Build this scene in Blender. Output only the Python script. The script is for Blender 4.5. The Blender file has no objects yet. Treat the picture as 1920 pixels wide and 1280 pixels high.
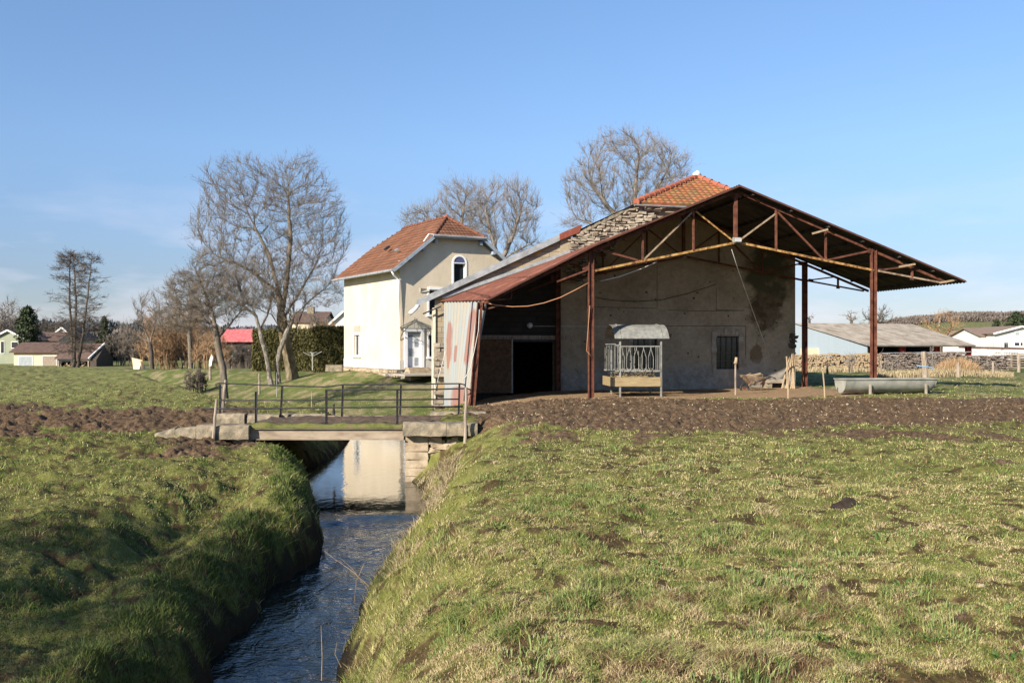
import bpy, math, random
import numpy as np
from mathutils import Vector

# ------------------------------------------------------------------ camera, sky, sun, exposure
scene = bpy.context.scene
COL = scene.collection
F = 1867.0          # focal length in photo pixels (35 mm lens on a 36 mm sensor)
HOR = 648.0         # row of the horizon in the photo
cam_d = bpy.data.cameras.new('camera')
cam_d.lens = F / 1920 * 36
cam_d.sensor_width = 36
cam_d.shift_y = (HOR - 640) / 1920
cam_d.clip_start = 0.1
cam_d.clip_end = 6000
cam = bpy.data.objects.new('camera', cam_d)
cam.rotation_euler = (math.radians(90), 0, 0)
COL.objects.link(cam)
scene.camera = cam
try:
    scene.render.engine = 'CYCLES'
except Exception:
    pass
scene.render.resolution_x = 1024
scene.render.resolution_y = 682
scene.view_settings.view_transform = 'Standard'
scene.view_settings.look = 'None'
scene.view_settings.gamma = 1
scene.view_settings.exposure = 0.98

SUN_EL = math.radians(27.5)
SX, SY = -0.66, -0.75                        # horizontal direction towards the sun
n_ = math.hypot(SX, SY); SX /= n_; SY /= n_
sd = Vector((SX * math.cos(SUN_EL), SY * math.cos(SUN_EL), math.sin(SUN_EL)))
sun_d = bpy.data.lights.new('sun', 'SUN')
sun_d.energy = 5.0
sun_d.angle = math.radians(0.5)
sun_d.color = (1.0, 0.90, 0.76)
sun = bpy.data.objects.new('sun', sun_d)
sun.rotation_euler = sd.to_track_quat('Z', 'Y').to_euler()
sun.location = (-40, -45, 40)
COL.objects.link(sun)

world = bpy.data.worlds.new('World')
scene.world = world
world.use_nodes = True
wt = world.node_tree
wt.nodes.clear()
def wn(t, **k):
    n = wt.nodes.new(t)
    for a, b in k.items():
        setattr(n, a, b)
    return n
w_out = wn('ShaderNodeOutputWorld')
w_bg = wn('ShaderNodeBackground')
w_bg.inputs['Strength'].default_value = 0.085
w_sky = wn('ShaderNodeTexSky', sky_type='NISHITA')
w_sky.sun_disc = False
w_sky.sun_elevation = SUN_EL
w_sky.sun_rotation = math.atan2(SX, SY)
w_sky.air_density = 1.0
w_sky.dust_density = 0.4
w_sky.ozone_density = 2.6
w_sky.altitude = 200
# a few thin clouds low over the horizon
w_tc = wn('ShaderNodeTexCoord')
w_map = wn('ShaderNodeMapping')
w_map.inputs['Scale'].default_value = (7, 7, 30)
w_map.inputs['Location'].default_value = (3.3, 1.0, 2.0)
w_no = wn('ShaderNodeTexNoise')
w_no.inputs['Scale'].default_value = 1.0
w_no.inputs['Detail'].default_value = 6
w_no.inputs['Roughness'].default_value = 0.55
w_cr = wn('ShaderNodeValToRGB')
w_cr.color_ramp.elements[0].position = 0.43
w_cr.color_ramp.elements[1].position = 0.66
w_sep = wn('ShaderNodeSeparateXYZ')
w_band = wn('ShaderNodeValToRGB')
e = w_band.color_ramp.elements
e[0].position = 0.0; e[0].color = (1, 1, 1, 1)
e[1].position = 0.17; e[1].color = (0, 0, 0, 1)
m_ = e.new(0.06); m_.color = (0.75, 0.75, 0.75, 1)
w_mul = wn('ShaderNodeMath', operation='MULTIPLY')
w_mul2 = wn('ShaderNodeMath', operation='MULTIPLY')
w_mul2.inputs[1].default_value = 0.5
w_mix = wn('ShaderNodeMixRGB')
w_mix.inputs['Color2'].default_value = (6.0, 5.8, 6.7, 1)
w_hsv = wn('ShaderNodeMixRGB', blend_type='MULTIPLY')
w_hsv.inputs['Fac'].default_value = 1.0
w_hsv.inputs['Color2'].default_value = (0.96, 1.07, 1.16, 1)
L_ = wt.links.new
L_(w_tc.outputs['Generated'], w_map.inputs['Vector'])
L_(w_map.outputs['Vector'], w_no.inputs['Vector'])
L_(w_no.outputs['Fac'], w_cr.inputs['Fac'])
L_(w_tc.outputs['Generated'], w_sep.inputs['Vector'])
L_(w_sep.outputs['Z'], w_band.inputs['Fac'])
L_(w_cr.outputs['Color'], w_mul.inputs[0])
L_(w_band.outputs['Color'], w_mul.inputs[1])
L_(w_mul.outputs[0], w_mul2.inputs[0])
L_(w_mul2.outputs[0], w_mix.inputs['Fac'])
L_(w_sky.outputs['Color'], w_hsv.inputs['Color1'])
w_hr = wn('ShaderNodeValToRGB')
eh = w_hr.color_ramp.elements
eh[0].position = 0.0; eh[0].color = (0.56, 0.515, 0.61, 1)
eh[1].position = 0.42; eh[1].color = (1, 1, 1, 1)
m2 = eh.new(0.07); m2.color = (0.58, 0.54, 0.63, 1)
m3 = eh.new(0.19); m3.color = (0.83, 0.80, 0.84, 1)
w_air = wn('ShaderNodeMixRGB', blend_type='MULTIPLY'); w_air.inputs['Fac'].default_value = 1.0
L_(w_sep.outputs['Z'], w_hr.inputs['Fac'])
L_(w_hsv.outputs['Color'], w_air.inputs['Color1']); L_(w_hr.outputs['Color'], w_air.inputs['Color2'])
L_(w_air.outputs['Color'], w_mix.inputs['Color1'])
L_(w_mix.outputs['Color'], w_bg.inputs['Color'])
L_(w_bg.outputs['Background'], w_out.inputs['Surface'])

# ------------------------------------------------------------------ helpers
rng = np.random.default_rng(7)
random.seed(7)

def P(px, py, Y):
    return np.array([(px - 960) / F * Y, Y, (HOR - py) / F * Y])

def smooth(x, a, b):
    t = np.clip((np.asarray(x, float) - a) / (b - a), 0, 1)
    return t * t * (3 - 2 * t)

def _hash(ix, iy, s):
    h = (ix.astype(np.int64) * 374761393 + iy.astype(np.int64) * 668265263 + s * 1274126177) & 0xffffffff
    h = ((h ^ (h >> 13)) * 1274126177) & 0xffffffff
    h = (h ^ (h >> 16)) & 0xffffffff
    return h / 4294967295.0

def vnoise(x, y, s=0):
    x = np.asarray(x, float); y = np.asarray(y, float)
    ix = np.floor(x); iy = np.floor(y)
    fx = x - ix; fy = y - iy
    fx = fx * fx * (3 - 2 * fx); fy = fy * fy * (3 - 2 * fy)
    a = _hash(ix, iy, s); b = _hash(ix + 1, iy, s); c = _hash(ix, iy + 1, s); d = _hash(ix + 1, iy + 1, s)
    return (a * (1 - fx) + b * fx) * (1 - fy) + (c * (1 - fx) + d * fx) * fy

def fbm(x, y, s=0, o=3):
    r = 0; a = 1.0; t = 0
    for k in range(o):
        r = r + a * vnoise(x * 2 ** k + 17.3 * k, y * 2 ** k - 9.1 * k, s + k); t += a; a *= 0.5
    return r / t

def mesh_obj(name, V, faces_list, mat, parent=None, smooth_sh=False, attrs=None):
    """V (n,3); faces_list: list of int arrays (m,k)"""
    me = bpy.data.meshes.new(name)
    V = np.asarray(V, np.float32)
    faces_list = [np.asarray(f, np.int32) for f in faces_list if len(f)]
    nl = sum(f.size for f in faces_list); nf = sum(len(f) for f in faces_list)
    me.vertices.add(len(V)); me.vertices.foreach_set('co', V.ravel())
    me.loops.add(nl); me.polygons.add(nf)
    me.loops.foreach_set('vertex_index', np.concatenate([f.ravel() for f in faces_list]))
    tot = np.concatenate([np.full(len(f), f.shape[1], np.int32) for f in faces_list])
    st = np.concatenate([[0], np.cumsum(tot)[:-1]]).astype(np.int32)
    me.polygons.foreach_set('loop_start', st)
    me.polygons.foreach_set('loop_total', tot)
    me.polygons.foreach_set('use_smooth', np.full(nf, bool(smooth_sh)))
    me.update(calc_edges=True)
    if attrs:
        for k, v in attrs.items():
            v = np.asarray(v, np.float32)
            if v.ndim == 1:
                a = me.attributes.new(k, 'FLOAT', 'POINT'); a.data.foreach_set('value', v)
            else:
                a = me.attributes.new(k, 'FLOAT_COLOR', 'POINT')
                if v.shape[1] == 3:
                    v = np.hstack([v, np.ones((len(v), 1), np.float32)])
                a.data.foreach_set('color', v.ravel())
    me.materials.append(mat)
    o = bpy.data.objects.new(name, me)
    COL.objects.link(o)
    if parent is not None:
        o.parent = parent
    return o

def tag(o, label=None, cat=None, group=None, kind=None):
    if label: o['label'] = label
    if cat: o['category'] = cat
    if group: o['group'] = group
    if kind: o['kind'] = kind
    return o

FR = {}     # frame (location, yaw) of each empty
def thing(name, label, cat, loc, rz=0.0, group=None):
    o = bpy.data.objects.new(name, None)
    o.empty_display_size = 0.3
    COL.objects.link(o)
    o.location = tuple(float(c) for c in loc); o.rotation_euler = (0, 0, rz)
    FR[o.name] = (np.array(loc, float), rz)
    tag(o, label, cat, group)
    return o

def copy_tree(o, parent=None):
    c = o.copy(); COL.objects.link(c)
    if parent is not None: c.parent = parent
    for ch in list(o.children):
        copy_tree(ch, c)
    return c

def frame_of(o):
    while o.parent is not None:
        o = o.parent
    return FR.get(o.name, (np.zeros(3), 0.0))

class MB:
    """mesh builder; vertices given in the frame xf (default: world)"""
    def __init__(self, xf=None):
        self.V = []; self.F = []; self.n = 0; self.xf = xf
    def add(self, verts, faces):
        verts = np.asarray(verts, float).reshape(-1, 3)
        self.V.append(verts)
        for f in faces:
            self.F.append([i + self.n for i in f])
        self.n += len(verts)
        return self
    def box(self, c, s, rz=0.0, jit=0.0, rx=0.0, ry=0.0):
        c = np.array(c, float); hx, hy, hz = np.array(s, float) / 2
        v = np.array([[x, y, z] for z in (-hz, hz) for y in (-hy, hy) for x in (-hx, hx)])
        if jit: v = v + rng.uniform(-jit, jit, v.shape)
        if rx:
            a, b = math.cos(rx), math.sin(rx); v = v @ np.array([[1, 0, 0], [0, a, b], [0, -b, a]])
        if ry:
            a, b = math.cos(ry), math.sin(ry); v = v @ np.array([[a, 0, -b], [0, 1, 0], [b, 0, a]])
        if rz:
            a, b = math.cos(rz), math.sin(rz); v = v @ np.array([[a, b, 0], [-b, a, 0], [0, 0, 1]])
        return self.add(v + c, [(0, 2, 3, 1), (4, 5, 7, 6), (0, 1, 5, 4), (2, 6, 7, 3), (0, 4, 6, 2), (1, 3, 7, 5)])
    def beam(self, p, q, w, h, up=(0, 0, 1)):
        """rectangular bar from p to q; w across, h in the up direction"""
        p = np.array(p, float); q = np.array(q, float); d = q - p; d /= np.linalg.norm(d)
        up = np.array(up, float)
        if abs(d @ up) > 0.98: up = np.array([0, 1, 0.])
        s = np.cross(d, up); s /= np.linalg.norm(s); u = np.cross(s, d)
        v = []
        for e in (p, q):
            for a, b in ((-1, -1), (1, -1), (1, 1), (-1, 1)):
                v.append(e + s * a * w / 2 + u * b * h / 2)
        return self.add(v, [(3, 2, 1, 0), (4, 5, 6, 7), (0, 1, 5, 4), (1, 2, 6, 5), (2, 3, 7, 6), (3, 0, 4, 7)])
    def ibeam(self, p, q, w, h, t=0.012, up=(0, 1, 0)):
        """I section: flanges w wide, h apart along up"""
        p = np.array(p, float); q = np.array(q, float); d = q - p; d /= np.linalg.norm(d)
        up = np.array(up, float); up = up - d * (up @ d); up /= np.linalg.norm(up)
        self.beam(p + up * (h / 2 - t / 2), q + up * (h / 2 - t / 2), w, t, up)
        self.beam(p - up * (h / 2 - t / 2), q - up * (h / 2 - t / 2), w, t, up)
        self.beam(p, q, t, h - 2 * t - 0.002, up)
        return self
    def tube(self, pts, r, n=8, cap=True):
        pts = np.asarray(pts, float); m = len(pts)
        r = np.full(m, r, float) if np.isscalar(r) else np.asarray(r, float)
        T = np.gradient(pts, axis=0); T /= np.linalg.norm(T, axis=1)[:, None] + 1e-9
        ref = np.array([0, 0, 1.]) if abs(T[0][2]) < 0.9 else np.array([1., 0, 0])
        vs = []
        a = np.arange(n) / n * 2 * np.pi
        for i in range(m):
            s = np.cross(T[i], ref); s /= np.linalg.norm(s) + 1e-9; u = np.cross(s, T[i])
            vs.append(pts[i] + r[i] * (np.cos(a)[:, None] * s + np.sin(a)[:, None] * u))
        fs = []
        for i in range(m - 1):
            for k in range(n):
                k2 = (k + 1) % n
                fs.append((i * n + k, i * n + k2, (i + 1) * n + k2, (i + 1) * n + k))
        if cap:
            fs.append(tuple(range(n))[::-1]); fs.append(tuple(range((m - 1) * n, m * n)))
        return self.add(np.concatenate(vs), fs)
    def prism(self, poly, ex):
        """poly: list of 3d points; ex: extrusion vector"""
        poly = np.array(poly, float); n = len(poly); ex = np.array(ex, float)
        v = np.concatenate([poly, poly + ex])
        f = [tuple(range(n))[::-1], tuple(range(n, 2 * n))]
        for i in range(n):
            j = (i + 1) % n; f.append((i, j, n + j, n + i))
        return self.add(v, f)
    def build(self, name, mat, parent=None, smooth_sh=False, label=None):
        V = np.concatenate(self.V)
        if self.xf is not None:
            V = self.xf(V)
        if parent is not None:
            loc, rz = frame_of(parent)
            V = V - loc
            if rz:
                a, b = math.cos(-rz), math.sin(-rz)
                V = V @ np.array([[a, b, 0], [-b, a, 0], [0, 0, 1]])
        byk = {}
        for f in self.F: byk.setdefault(len(f), []).append(f)
        o = mesh_obj(name, V, [np.array(b) for b in byk.values()], mat, parent, smooth_sh)
        if label: o['label'] = label
        return o

# ------------------------------------------------------------------ materials
def mat_new(name):
    m = bpy.data.materials.new(name); m.use_nodes = True
    nt = m.node_tree
    b = nt.nodes['Principled BSDF']
    b.inputs['Specular IOR Level'].default_value = 0.25
    return m, nt, b

def N(nt, t, ins=None, **k):
    n = nt.nodes.new(t)
    for a, b in k.items(): setattr(n, a, b)
    if ins:
        for a, b in ins.items():
            if isinstance(b, bpy.types.NodeSocket): nt.links.new(b, n.inputs[a])
            else: n.inputs[a].default_value = b
    return n

def ramp(nt, fac, stops):
    r = nt.nodes.new('ShaderNodeValToRGB')
    el = r.color_ramp.elements
    while len(el) > 1: el.remove(el[-1])
    el[0].position = stops[0][0]; el[0].color = tuple(stops[0][1]) + (1,) if len(stops[0][1]) == 3 else stops[0][1]
    for p, c in stops[1:]:
        e_ = el.new(p); e_.color = tuple(c) + (1,) if len(c) == 3 else c
    nt.links.new(fac, r.inputs['Fac'])
    return r.outputs['Color']

def noise(nt, vec, scale, detail=4, rough=0.55, dist=0.0):
    n = N(nt, 'ShaderNodeTexNoise', {'Scale': scale, 'Detail': detail, 'Roughness': rough, 'Distortion': dist})
    if vec is not None: nt.links.new(vec, n.inputs['Vector'])
    return n.outputs['Fac']

def coords(nt, scale=(1, 1, 1), kind='Object', rot=(0, 0, 0)):
    tc = N(nt, 'ShaderNodeTexCoord')
    mp = N(nt, 'ShaderNodeMapping', {'Scale': scale, 'Rotation': rot})
    nt.links.new(tc.outputs[kind], mp.inputs['Vector'])
    return mp.outputs['Vector']

def mix(nt, fac, a, b, mode='MIX'):
    n = N(nt, 'ShaderNodeMixRGB', blend_type=mode)
    for k, v in (('Fac', fac), ('Color1', a), ('Color2', b)):
        if isinstance(v, bpy.types.NodeSocket): nt.links.new(v, n.inputs[k])
        elif k == 'Fac': n.inputs[k].default_value = v
        else: n.inputs[k].default_value = tuple(v) + (1,) if len(v) == 3 else v
    return n.outputs['Color']

def bump(nt, b, h, strength=0.5, dist=0.02):
    n = N(nt, 'ShaderNodeBump', {'Strength': strength, 'Distance': dist, 'Height': h})
    nt.links.new(n.outputs['Normal'], b.inputs['Normal'])

def m_noise(name, cols, scale=3.0, rough=0.85, detail=5, metal=0.0, bmp=0.3, bdist=0.01, stretch=(1, 1, 1), bscale=None, lo=0.3, hi=0.7, spec=0.25):
    m, nt, b = mat_new(name)
    v = coords(nt, stretch)
    f = noise(nt, v, scale, detail, 0.6)
    n = len(cols)
    stops = [(lo + (hi - lo) * i / max(1, n - 1), c) for i, c in enumerate(cols)]
    c = ramp(nt, f, stops)
    nt.links.new(c, b.inputs['Base Color'])
    b.inputs['Roughness'].default_value = rough
    b.inputs['Metallic'].default_value = metal
    b.inputs['Specular IOR Level'].default_value = spec
    if bmp:
        bump(nt, b, noise(nt, v, bscale or scale * 6, 5, 0.65), bmp, bdist)
    return m

M = {}
M['rust'] = m_noise('rusty_steel', [(0.040, 0.018, 0.013), (0.105, 0.038, 0.024), (0.16, 0.068, 0.038)], 5, 0.85, bmp=0.3)
M['dark_rust'] = m_noise('dark_rusty_edge', [(0.05, 0.025, 0.02), (0.11, 0.045, 0.03)], 4, 0.85)
M['rust_roof'] = m_noise('rusty_roof_sheet', [(0.28, 0.22, 0.18), (0.17, 0.06, 0.04), (0.11, 0.04, 0.028), (0.19, 0.075, 0.045), (0.25, 0.17, 0.13)], 2.0, 0.85, stretch=(0.4, 2.4, 1), lo=0.22, hi=0.75)
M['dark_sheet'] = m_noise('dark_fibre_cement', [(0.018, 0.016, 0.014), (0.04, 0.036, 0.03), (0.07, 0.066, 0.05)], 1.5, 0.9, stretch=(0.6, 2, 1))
M['yellow_steel'] = m_noise('lichen_yellow_steel', [(0.10, 0.045, 0.025), (0.28, 0.15, 0.045), (0.40, 0.25, 0.09)], 7, 0.85, lo=0.36, hi=0.62)
M['pale_steel'] = m_noise('pale_rusty_steel', [(0.12, 0.06, 0.04), (0.36, 0.29, 0.20)], 6, 0.8)
M['zinc'] = m_noise('zinc_flashing', [(0.17, 0.18, 0.185), (0.27, 0.285, 0.295), (0.36, 0.37, 0.38)], 3, 0.6, metal=0.1, bmp=0.15)
M['rust_flash'] = m_noise('rusty_flashing', [(0.34, 0.32, 0.30), (0.24, 0.08, 0.045), (0.18, 0.05, 0.03)], 4, 0.75, lo=0.3, hi=0.5)
M['galv'] = m_noise('galvanised_steel', [(0.20, 0.205, 0.185), (0.29, 0.295, 0.265), (0.36, 0.355, 0.31)], 3.5, 0.6, metal=0.1, bmp=0.1)
M['wood_post'] = m_noise('weathered_wood', [(0.14, 0.11, 0.08), (0.27, 0.22, 0.17), (0.38, 0.33, 0.27)], 6, 0.9, stretch=(3, 3, 0.5), bmp=0.6)
M['pale_wood'] = m_noise('pale_split_wood', [(0.22, 0.16, 0.10), (0.40, 0.31, 0.20)], 6, 0.9, stretch=(3, 3, 0.5), bmp=0.4)
M['board'] = m_noise('yellowed_board', [(0.20, 0.15, 0.08), (0.33, 0.26, 0.145)], 5, 0.85, stretch=(0.5, 3, 3))
M['chipboard'] = m_noise('brown_chipboard', [(0.07, 0.04, 0.025), (0.12, 0.07, 0.04), (0.16, 0.10, 0.06)], 9, 0.9, bmp=0.3)
M['iron'] = m_noise('dark_painted_iron', [(0.012, 0.013, 0.016), (0.03, 0.03, 0.034), (0.07, 0.05, 0.04)], 9, 0.6, lo=0.35, hi=0.75)
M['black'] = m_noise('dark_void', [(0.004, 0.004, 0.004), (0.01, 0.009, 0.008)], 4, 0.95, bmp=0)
M['white_paint'] = m_noise('white_paint', [(0.72, 0.72, 0.70), (0.80, 0.80, 0.78)], 4, 0.6, bmp=0.1)
M['grey_blue_wood'] = m_noise('grey_blue_painted_wood', [(0.20, 0.24, 0.29), (0.33, 0.38, 0.44)], 5, 0.7)
M['pvc'] = m_noise('white_plastic', [(0.70, 0.71, 0.72), (0.78, 0.79, 0.80)], 3, 0.4, bmp=0)
M['frost_glass'] = m_noise('frosted_glass', [(0.25, 0.28, 0.29), (0.36, 0.39, 0.40)], 3, 0.2, bmp=0)
M['concrete'] = m_noise('old_concrete', [(0.15, 0.13, 0.10), (0.27, 0.23, 0.18), (0.37, 0.33, 0.27)], 3, 0.9, bmp=0.6)
M['stone'] = m_noise('pale_limestone', [(0.20, 0.155, 0.105), (0.34, 0.27, 0.185), (0.45, 0.37, 0.27)], 3.5, 0.92, bmp=0.8, bdist=0.02)
M['slab'] = m_noise('lichened_stone', [(0.10, 0.095, 0.075), (0.22, 0.185, 0.13), (0.33, 0.27, 0.19)], 5, 0.92, bmp=0.9, bdist=0.02)
M['rubble'] = m_noise('grey_rubble_stone', [(0.13, 0.11, 0.09), (0.28, 0.235, 0.18), (0.42, 0.36, 0.28)], 2.3, 0.92, bmp=0.9, bdist=0.02)
M['mortar'] = m_noise('dark_mortar', [(0.05, 0.04, 0.03), (0.10, 0.08, 0.06)], 6, 0.95)
M['beam_conc'] = m_noise('brown_stained_beam', [(0.15, 0.115, 0.085), (0.28, 0.225, 0.165), (0.34, 0.29, 0.22)], 3, 0.9, stretch=(0.6, 1, 2))
M['bar_dark'] = m_noise('dark_window_bars', [(0.05, 0.05, 0.048), (0.10, 0.10, 0.095)], 5, .8, bmp=0)
M['trough_metal'] = m_noise('dull_galvanised_trough', [(0.18, 0.18, 0.155), (0.27, 0.268, 0.235), (0.34, 0.335, 0.29)], 2.5, 0.65, bmp=0.15)
M['rack_metal'] = m_noise('grey_painted_rack', [(0.10, 0.103, 0.095), (0.19, 0.192, 0.175), (0.27, 0.265, 0.235)], 4, 0.7, bmp=0.1)
M['lamp_glass'] = m_noise('dusty_lamp_glass', [(0.45, 0.46, 0.46), (0.6, 0.6, 0.6)], 8, 0.3, bmp=0)
M['cable'] = m_noise('orange_cable', [(0.35, 0.17, 0.09), (0.42, 0.22, 0.12)], 8, 0.6, bmp=0)
M['wire'] = m_noise('pale_wire', [(0.40, 0.40, 0.38), (0.55, 0.55, 0.52)], 8, 0.5, bmp=0)
M['copper_leaf'] = m_noise('dead_leaves', [(0.06, 0.03, 0.02), (0.14, 0.07, 0.04)], 8, 0.9, bmp=0)
M['blue_plastic'] = m_noise('blue_plastic', [(0.16, 0.28, 0.42), (0.24, 0.38, 0.52)], 5, 0.5, bmp=0)
M['asph'] = m_noise('terrace_gravel', [(0.28, 0.25, 0.21), (0.40, 0.36, 0.30)], 8, 0.95)

def m_glass(name, col, rough=0.06):
    m, nt, b = mat_new(name)
    b.inputs['Base Color'].default_value = col + (1,)
    b.inputs['Roughness'].default_value = rough
    b.inputs['Specular IOR Level'].default_value = 0.6
    if name == 'greenish_glass': b.inputs['Alpha'].default_value = 0.3
    bump(nt, b, noise(nt, coords(nt), 1.2, 2), 0.08, 0.02)
    return m
M['glass'] = m_glass('window_glass', (0.02, 0.025, 0.03))
M['glass_green'] = m_glass('greenish_glass', (0.16, 0.19, 0.17), 0.25)
M['glass_blue'] = m_glass('stained_glass', (0.09, 0.10, 0.20), 0.2)

def m_render(name, base, dark, light, stain=None, low=None):
    m, nt, b = mat_new(name)
    v = coords(nt)
    c = ramp(nt, noise(nt, v, 0.7, 6, 0.6), [(0.3, dark), (0.5, base), (0.72, light)])
    streak = noise(nt, coords(nt, (2.2, 2.2, 0.25)), 1.6, 5, 0.6)
    c = mix(nt, ramp(nt, streak, [(0.45, (0, 0, 0)), (0.8, (0.5, 0.5, 0.5))]), c, stain or dark)
    nt.links.new(c, b.inputs['Base Color'])
    b.inputs['Roughness'].default_value = 0.92
    h1 = noise(nt, v, 9, 6, 0.7)
    bump(nt, b, h1, 0.5, 0.03)
    return m
M['house_wall'] = m_render('cream_render', (0.60, 0.515, 0.385), (0.52, 0.44, 0.32), (0.65, 0.565, 0.44))
M['plinth'] = m_render('grey_plinth', (0.50, 0.47, 0.41), (0.42, 0.39, 0.34), (0.56, 0.53, 0.47))
M['white_wall'] = m_render('white_render', (0.66, 0.62, 0.55), (0.60, 0.56, 0.50), (0.70, 0.66, 0.60))
M['green_wall'] = m_render('green_render', (0.26, 0.28, 0.20), (0.22, 0.25, 0.18), (0.30, 0.32, 0.24))
M['beige_wall'] = m_render('beige_render', (0.58, 0.48, 0.33), (0.54, 0.44, 0.29), (0.62, 0.52, 0.37))

def m_barn_wall():
    """old lime render with damp and flaked patches; object space is the barn frame"""
    m, nt, b = mat_new('old_lime_render')
    v = coords(nt)
    c = ramp(nt, noise(nt, v, 0.9, 8, 0.65), [(0.25, (0.21, 0.175, 0.13)), (0.5, (0.32, 0.275, 0.21)), (0.75, (0.41, 0.36, 0.29))])
    fine = noise(nt, coords(nt, (1, 1, 1)), 9, 6, 0.7)
    c = mix(nt, 0.5, c, ramp(nt, fine, [(0.3, (0.30, 0.30, 0.30)), (0.7, (1, 1, 1))]), 'MULTIPLY')
    c = mix(nt, 1.0, c, (1.06, 1.02, 0.93), 'MULTIPLY')
    # damp and moss near the right end of the gable
    tc = N(nt, 'ShaderNodeTexCoord'); se = N(nt, 'ShaderNodeSeparateXYZ'); nt.links.new(tc.outputs['Object'], se.inputs[0])
    def gauss(cx, cz, rx, rz):
        a = N(nt, 'ShaderNodeMath', {0: se.outputs['X'], 1: cx}, operation='SUBTRACT').outputs[0]
        a = N(nt, 'ShaderNodeMath', {0: a, 1: rx}, operation='DIVIDE').outputs[0]
        a = N(nt, 'ShaderNodeMath', {0: a, 1: a}, operation='MULTIPLY').outputs[0]
        d = N(nt, 'ShaderNodeMath', {0: se.outputs['Z'], 1: cz}, operation='SUBTRACT').outputs[0]
        d = N(nt, 'ShaderNodeMath', {0: d, 1: rz}, operation='DIVIDE').outputs[0]
        d = N(nt, 'ShaderNodeMath', {0: d, 1: d}, operation='MULTIPLY').outputs[0]
        s = N(nt, 'ShaderNodeMath', {0: a, 1: d}, operation='ADD').outputs[0]
        nz = N(nt, 'ShaderNodeMath', {0: noise(nt, v, 1.8, 6, 0.65), 1: 3.2}, operation='MULTIPLY').outputs[0]
        s = N(nt, 'ShaderNodeMath', {0: s, 1: nz}, operation='ADD').outputs[0]
        return s
    g1 = gauss(8.3, 4.5, 1.0, 1.35)
    f1 = N(nt, 'ShaderNodeMapRange', {0: g1, 1: 2.9, 2: 2.0, 3: 0.0, 4: 0.85}).outputs[0]
    c = mix(nt, f1, c, (0.035, 0.038, 0.018))
    g2 = gauss(8.15, 3.05, 0.78, 0.75)
    f2 = N(nt, 'ShaderNodeMapRange', {0: g2, 1: 2.75, 2: 2.2, 3: 0.0, 4: 0.92}).outputs[0]
    c = mix(nt, f2, c, ramp(nt, noise(nt, v, 3.5, 5), [(0.4, (0.06, 0.038, 0.022)), (0.65, (0.13, 0.10, 0.065))]))
    g3 = gauss(7.8, 1.4, 0.28, 0.4)
    f3 = N(nt, 'ShaderNodeMapRange', {0: g3, 1: 2.6, 2: 2.35, 3: 0.0, 4: 0.8}).outputs[0]
    c = mix(nt, f3, c, (0.12, 0.085, 0.045))
    # scratches, chips and a grey repaired foot
    chips = ramp(nt, noise(nt, v, 3.1, 3, 0.5, 0.6), [(0.70, (0, 0, 0)), (0.73, (1, 1, 1))])
    c = mix(nt, chips, c, (0.12, 0.09, 0.06))
    foot = N(nt, 'ShaderNodeMath', {0: se.outputs['Z'], 1: noise(nt, v, 1.2, 5)}, operation='SUBTRACT').outputs[0]
    ff = N(nt, 'ShaderNodeMapRange', {0: foot, 1: 0.7, 2: 0.2, 3: 0.0, 4: 0.75}).outputs[0]
    c = mix(nt, ff, c, ramp(nt, noise(nt, v, 5, 6, 0.7), [(0.35, (0.14, 0.135, 0.12)), (0.7, (0.36, 0.34, 0.31))]))
    nt.links.new(c, b.inputs['Base Color'])
    b.inputs['Roughness'].default_value = 0.95
    bump(nt, b, mix(nt, 0.5, fine, chips), 0.7, 0.03)
    return m
M['barn_wall'] = m_barn_wall()

def m_blocks(name, c1, c2, cm, w=0.5, h=0.2, bump_s=0.6, vec_rot=(math.pi / 2, 0, 0), lich=True):
    m, nt, b = mat_new(name)
    v = coords(nt, rot=vec_rot)
    br = N(nt, 'ShaderNodeTexBrick', {'Scale': 1.0, 'Mortar Size': 0.012, 'Brick Width': w, 'Row Height': h, 'Color1': c1 + (1,), 'Color2': c2 + (1,), 'Mortar': cm + (1,), 'Bias': 0.0})
    nt.links.new(v, br.inputs['Vector'])
    c = mix(nt, 0.55, br.outputs['Color'], ramp(nt, noise(nt, coords(nt), 2.2, 6), [(0.3, (0.45, 0.45, 0.45)), (0.7, (1, 1, 1))]), 'MULTIPLY')
    if lich:
        c = mix(nt, ramp(nt, noise(nt, coords(nt), 1.6, 4), [(0.57, (0, 0, 0)), (0.66, (0.8, 0.8, 0.8))]), c, (0.50, 0.30, 0.07))
    nt.links.new(c, b.inputs['Base Color']); b.inputs['Roughness'].default_value = 0.95
    bump(nt, b, br.outputs['Fac'], -bump_s, 0.02)
    return m
M['blocks'] = m_blocks('concrete_blocks', (0.38, 0.31, 0.215), (0.30, 0.25, 0.18), (0.20, 0.165, 0.125))
M['blocks_dark'] = m_blocks('sooty_blocks', (0.045, 0.042, 0.038), (0.035, 0.033, 0.03), (0.025, 0.023, 0.02), lich=False)  # near-black block tone with the shade under the shelter put into it

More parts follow.
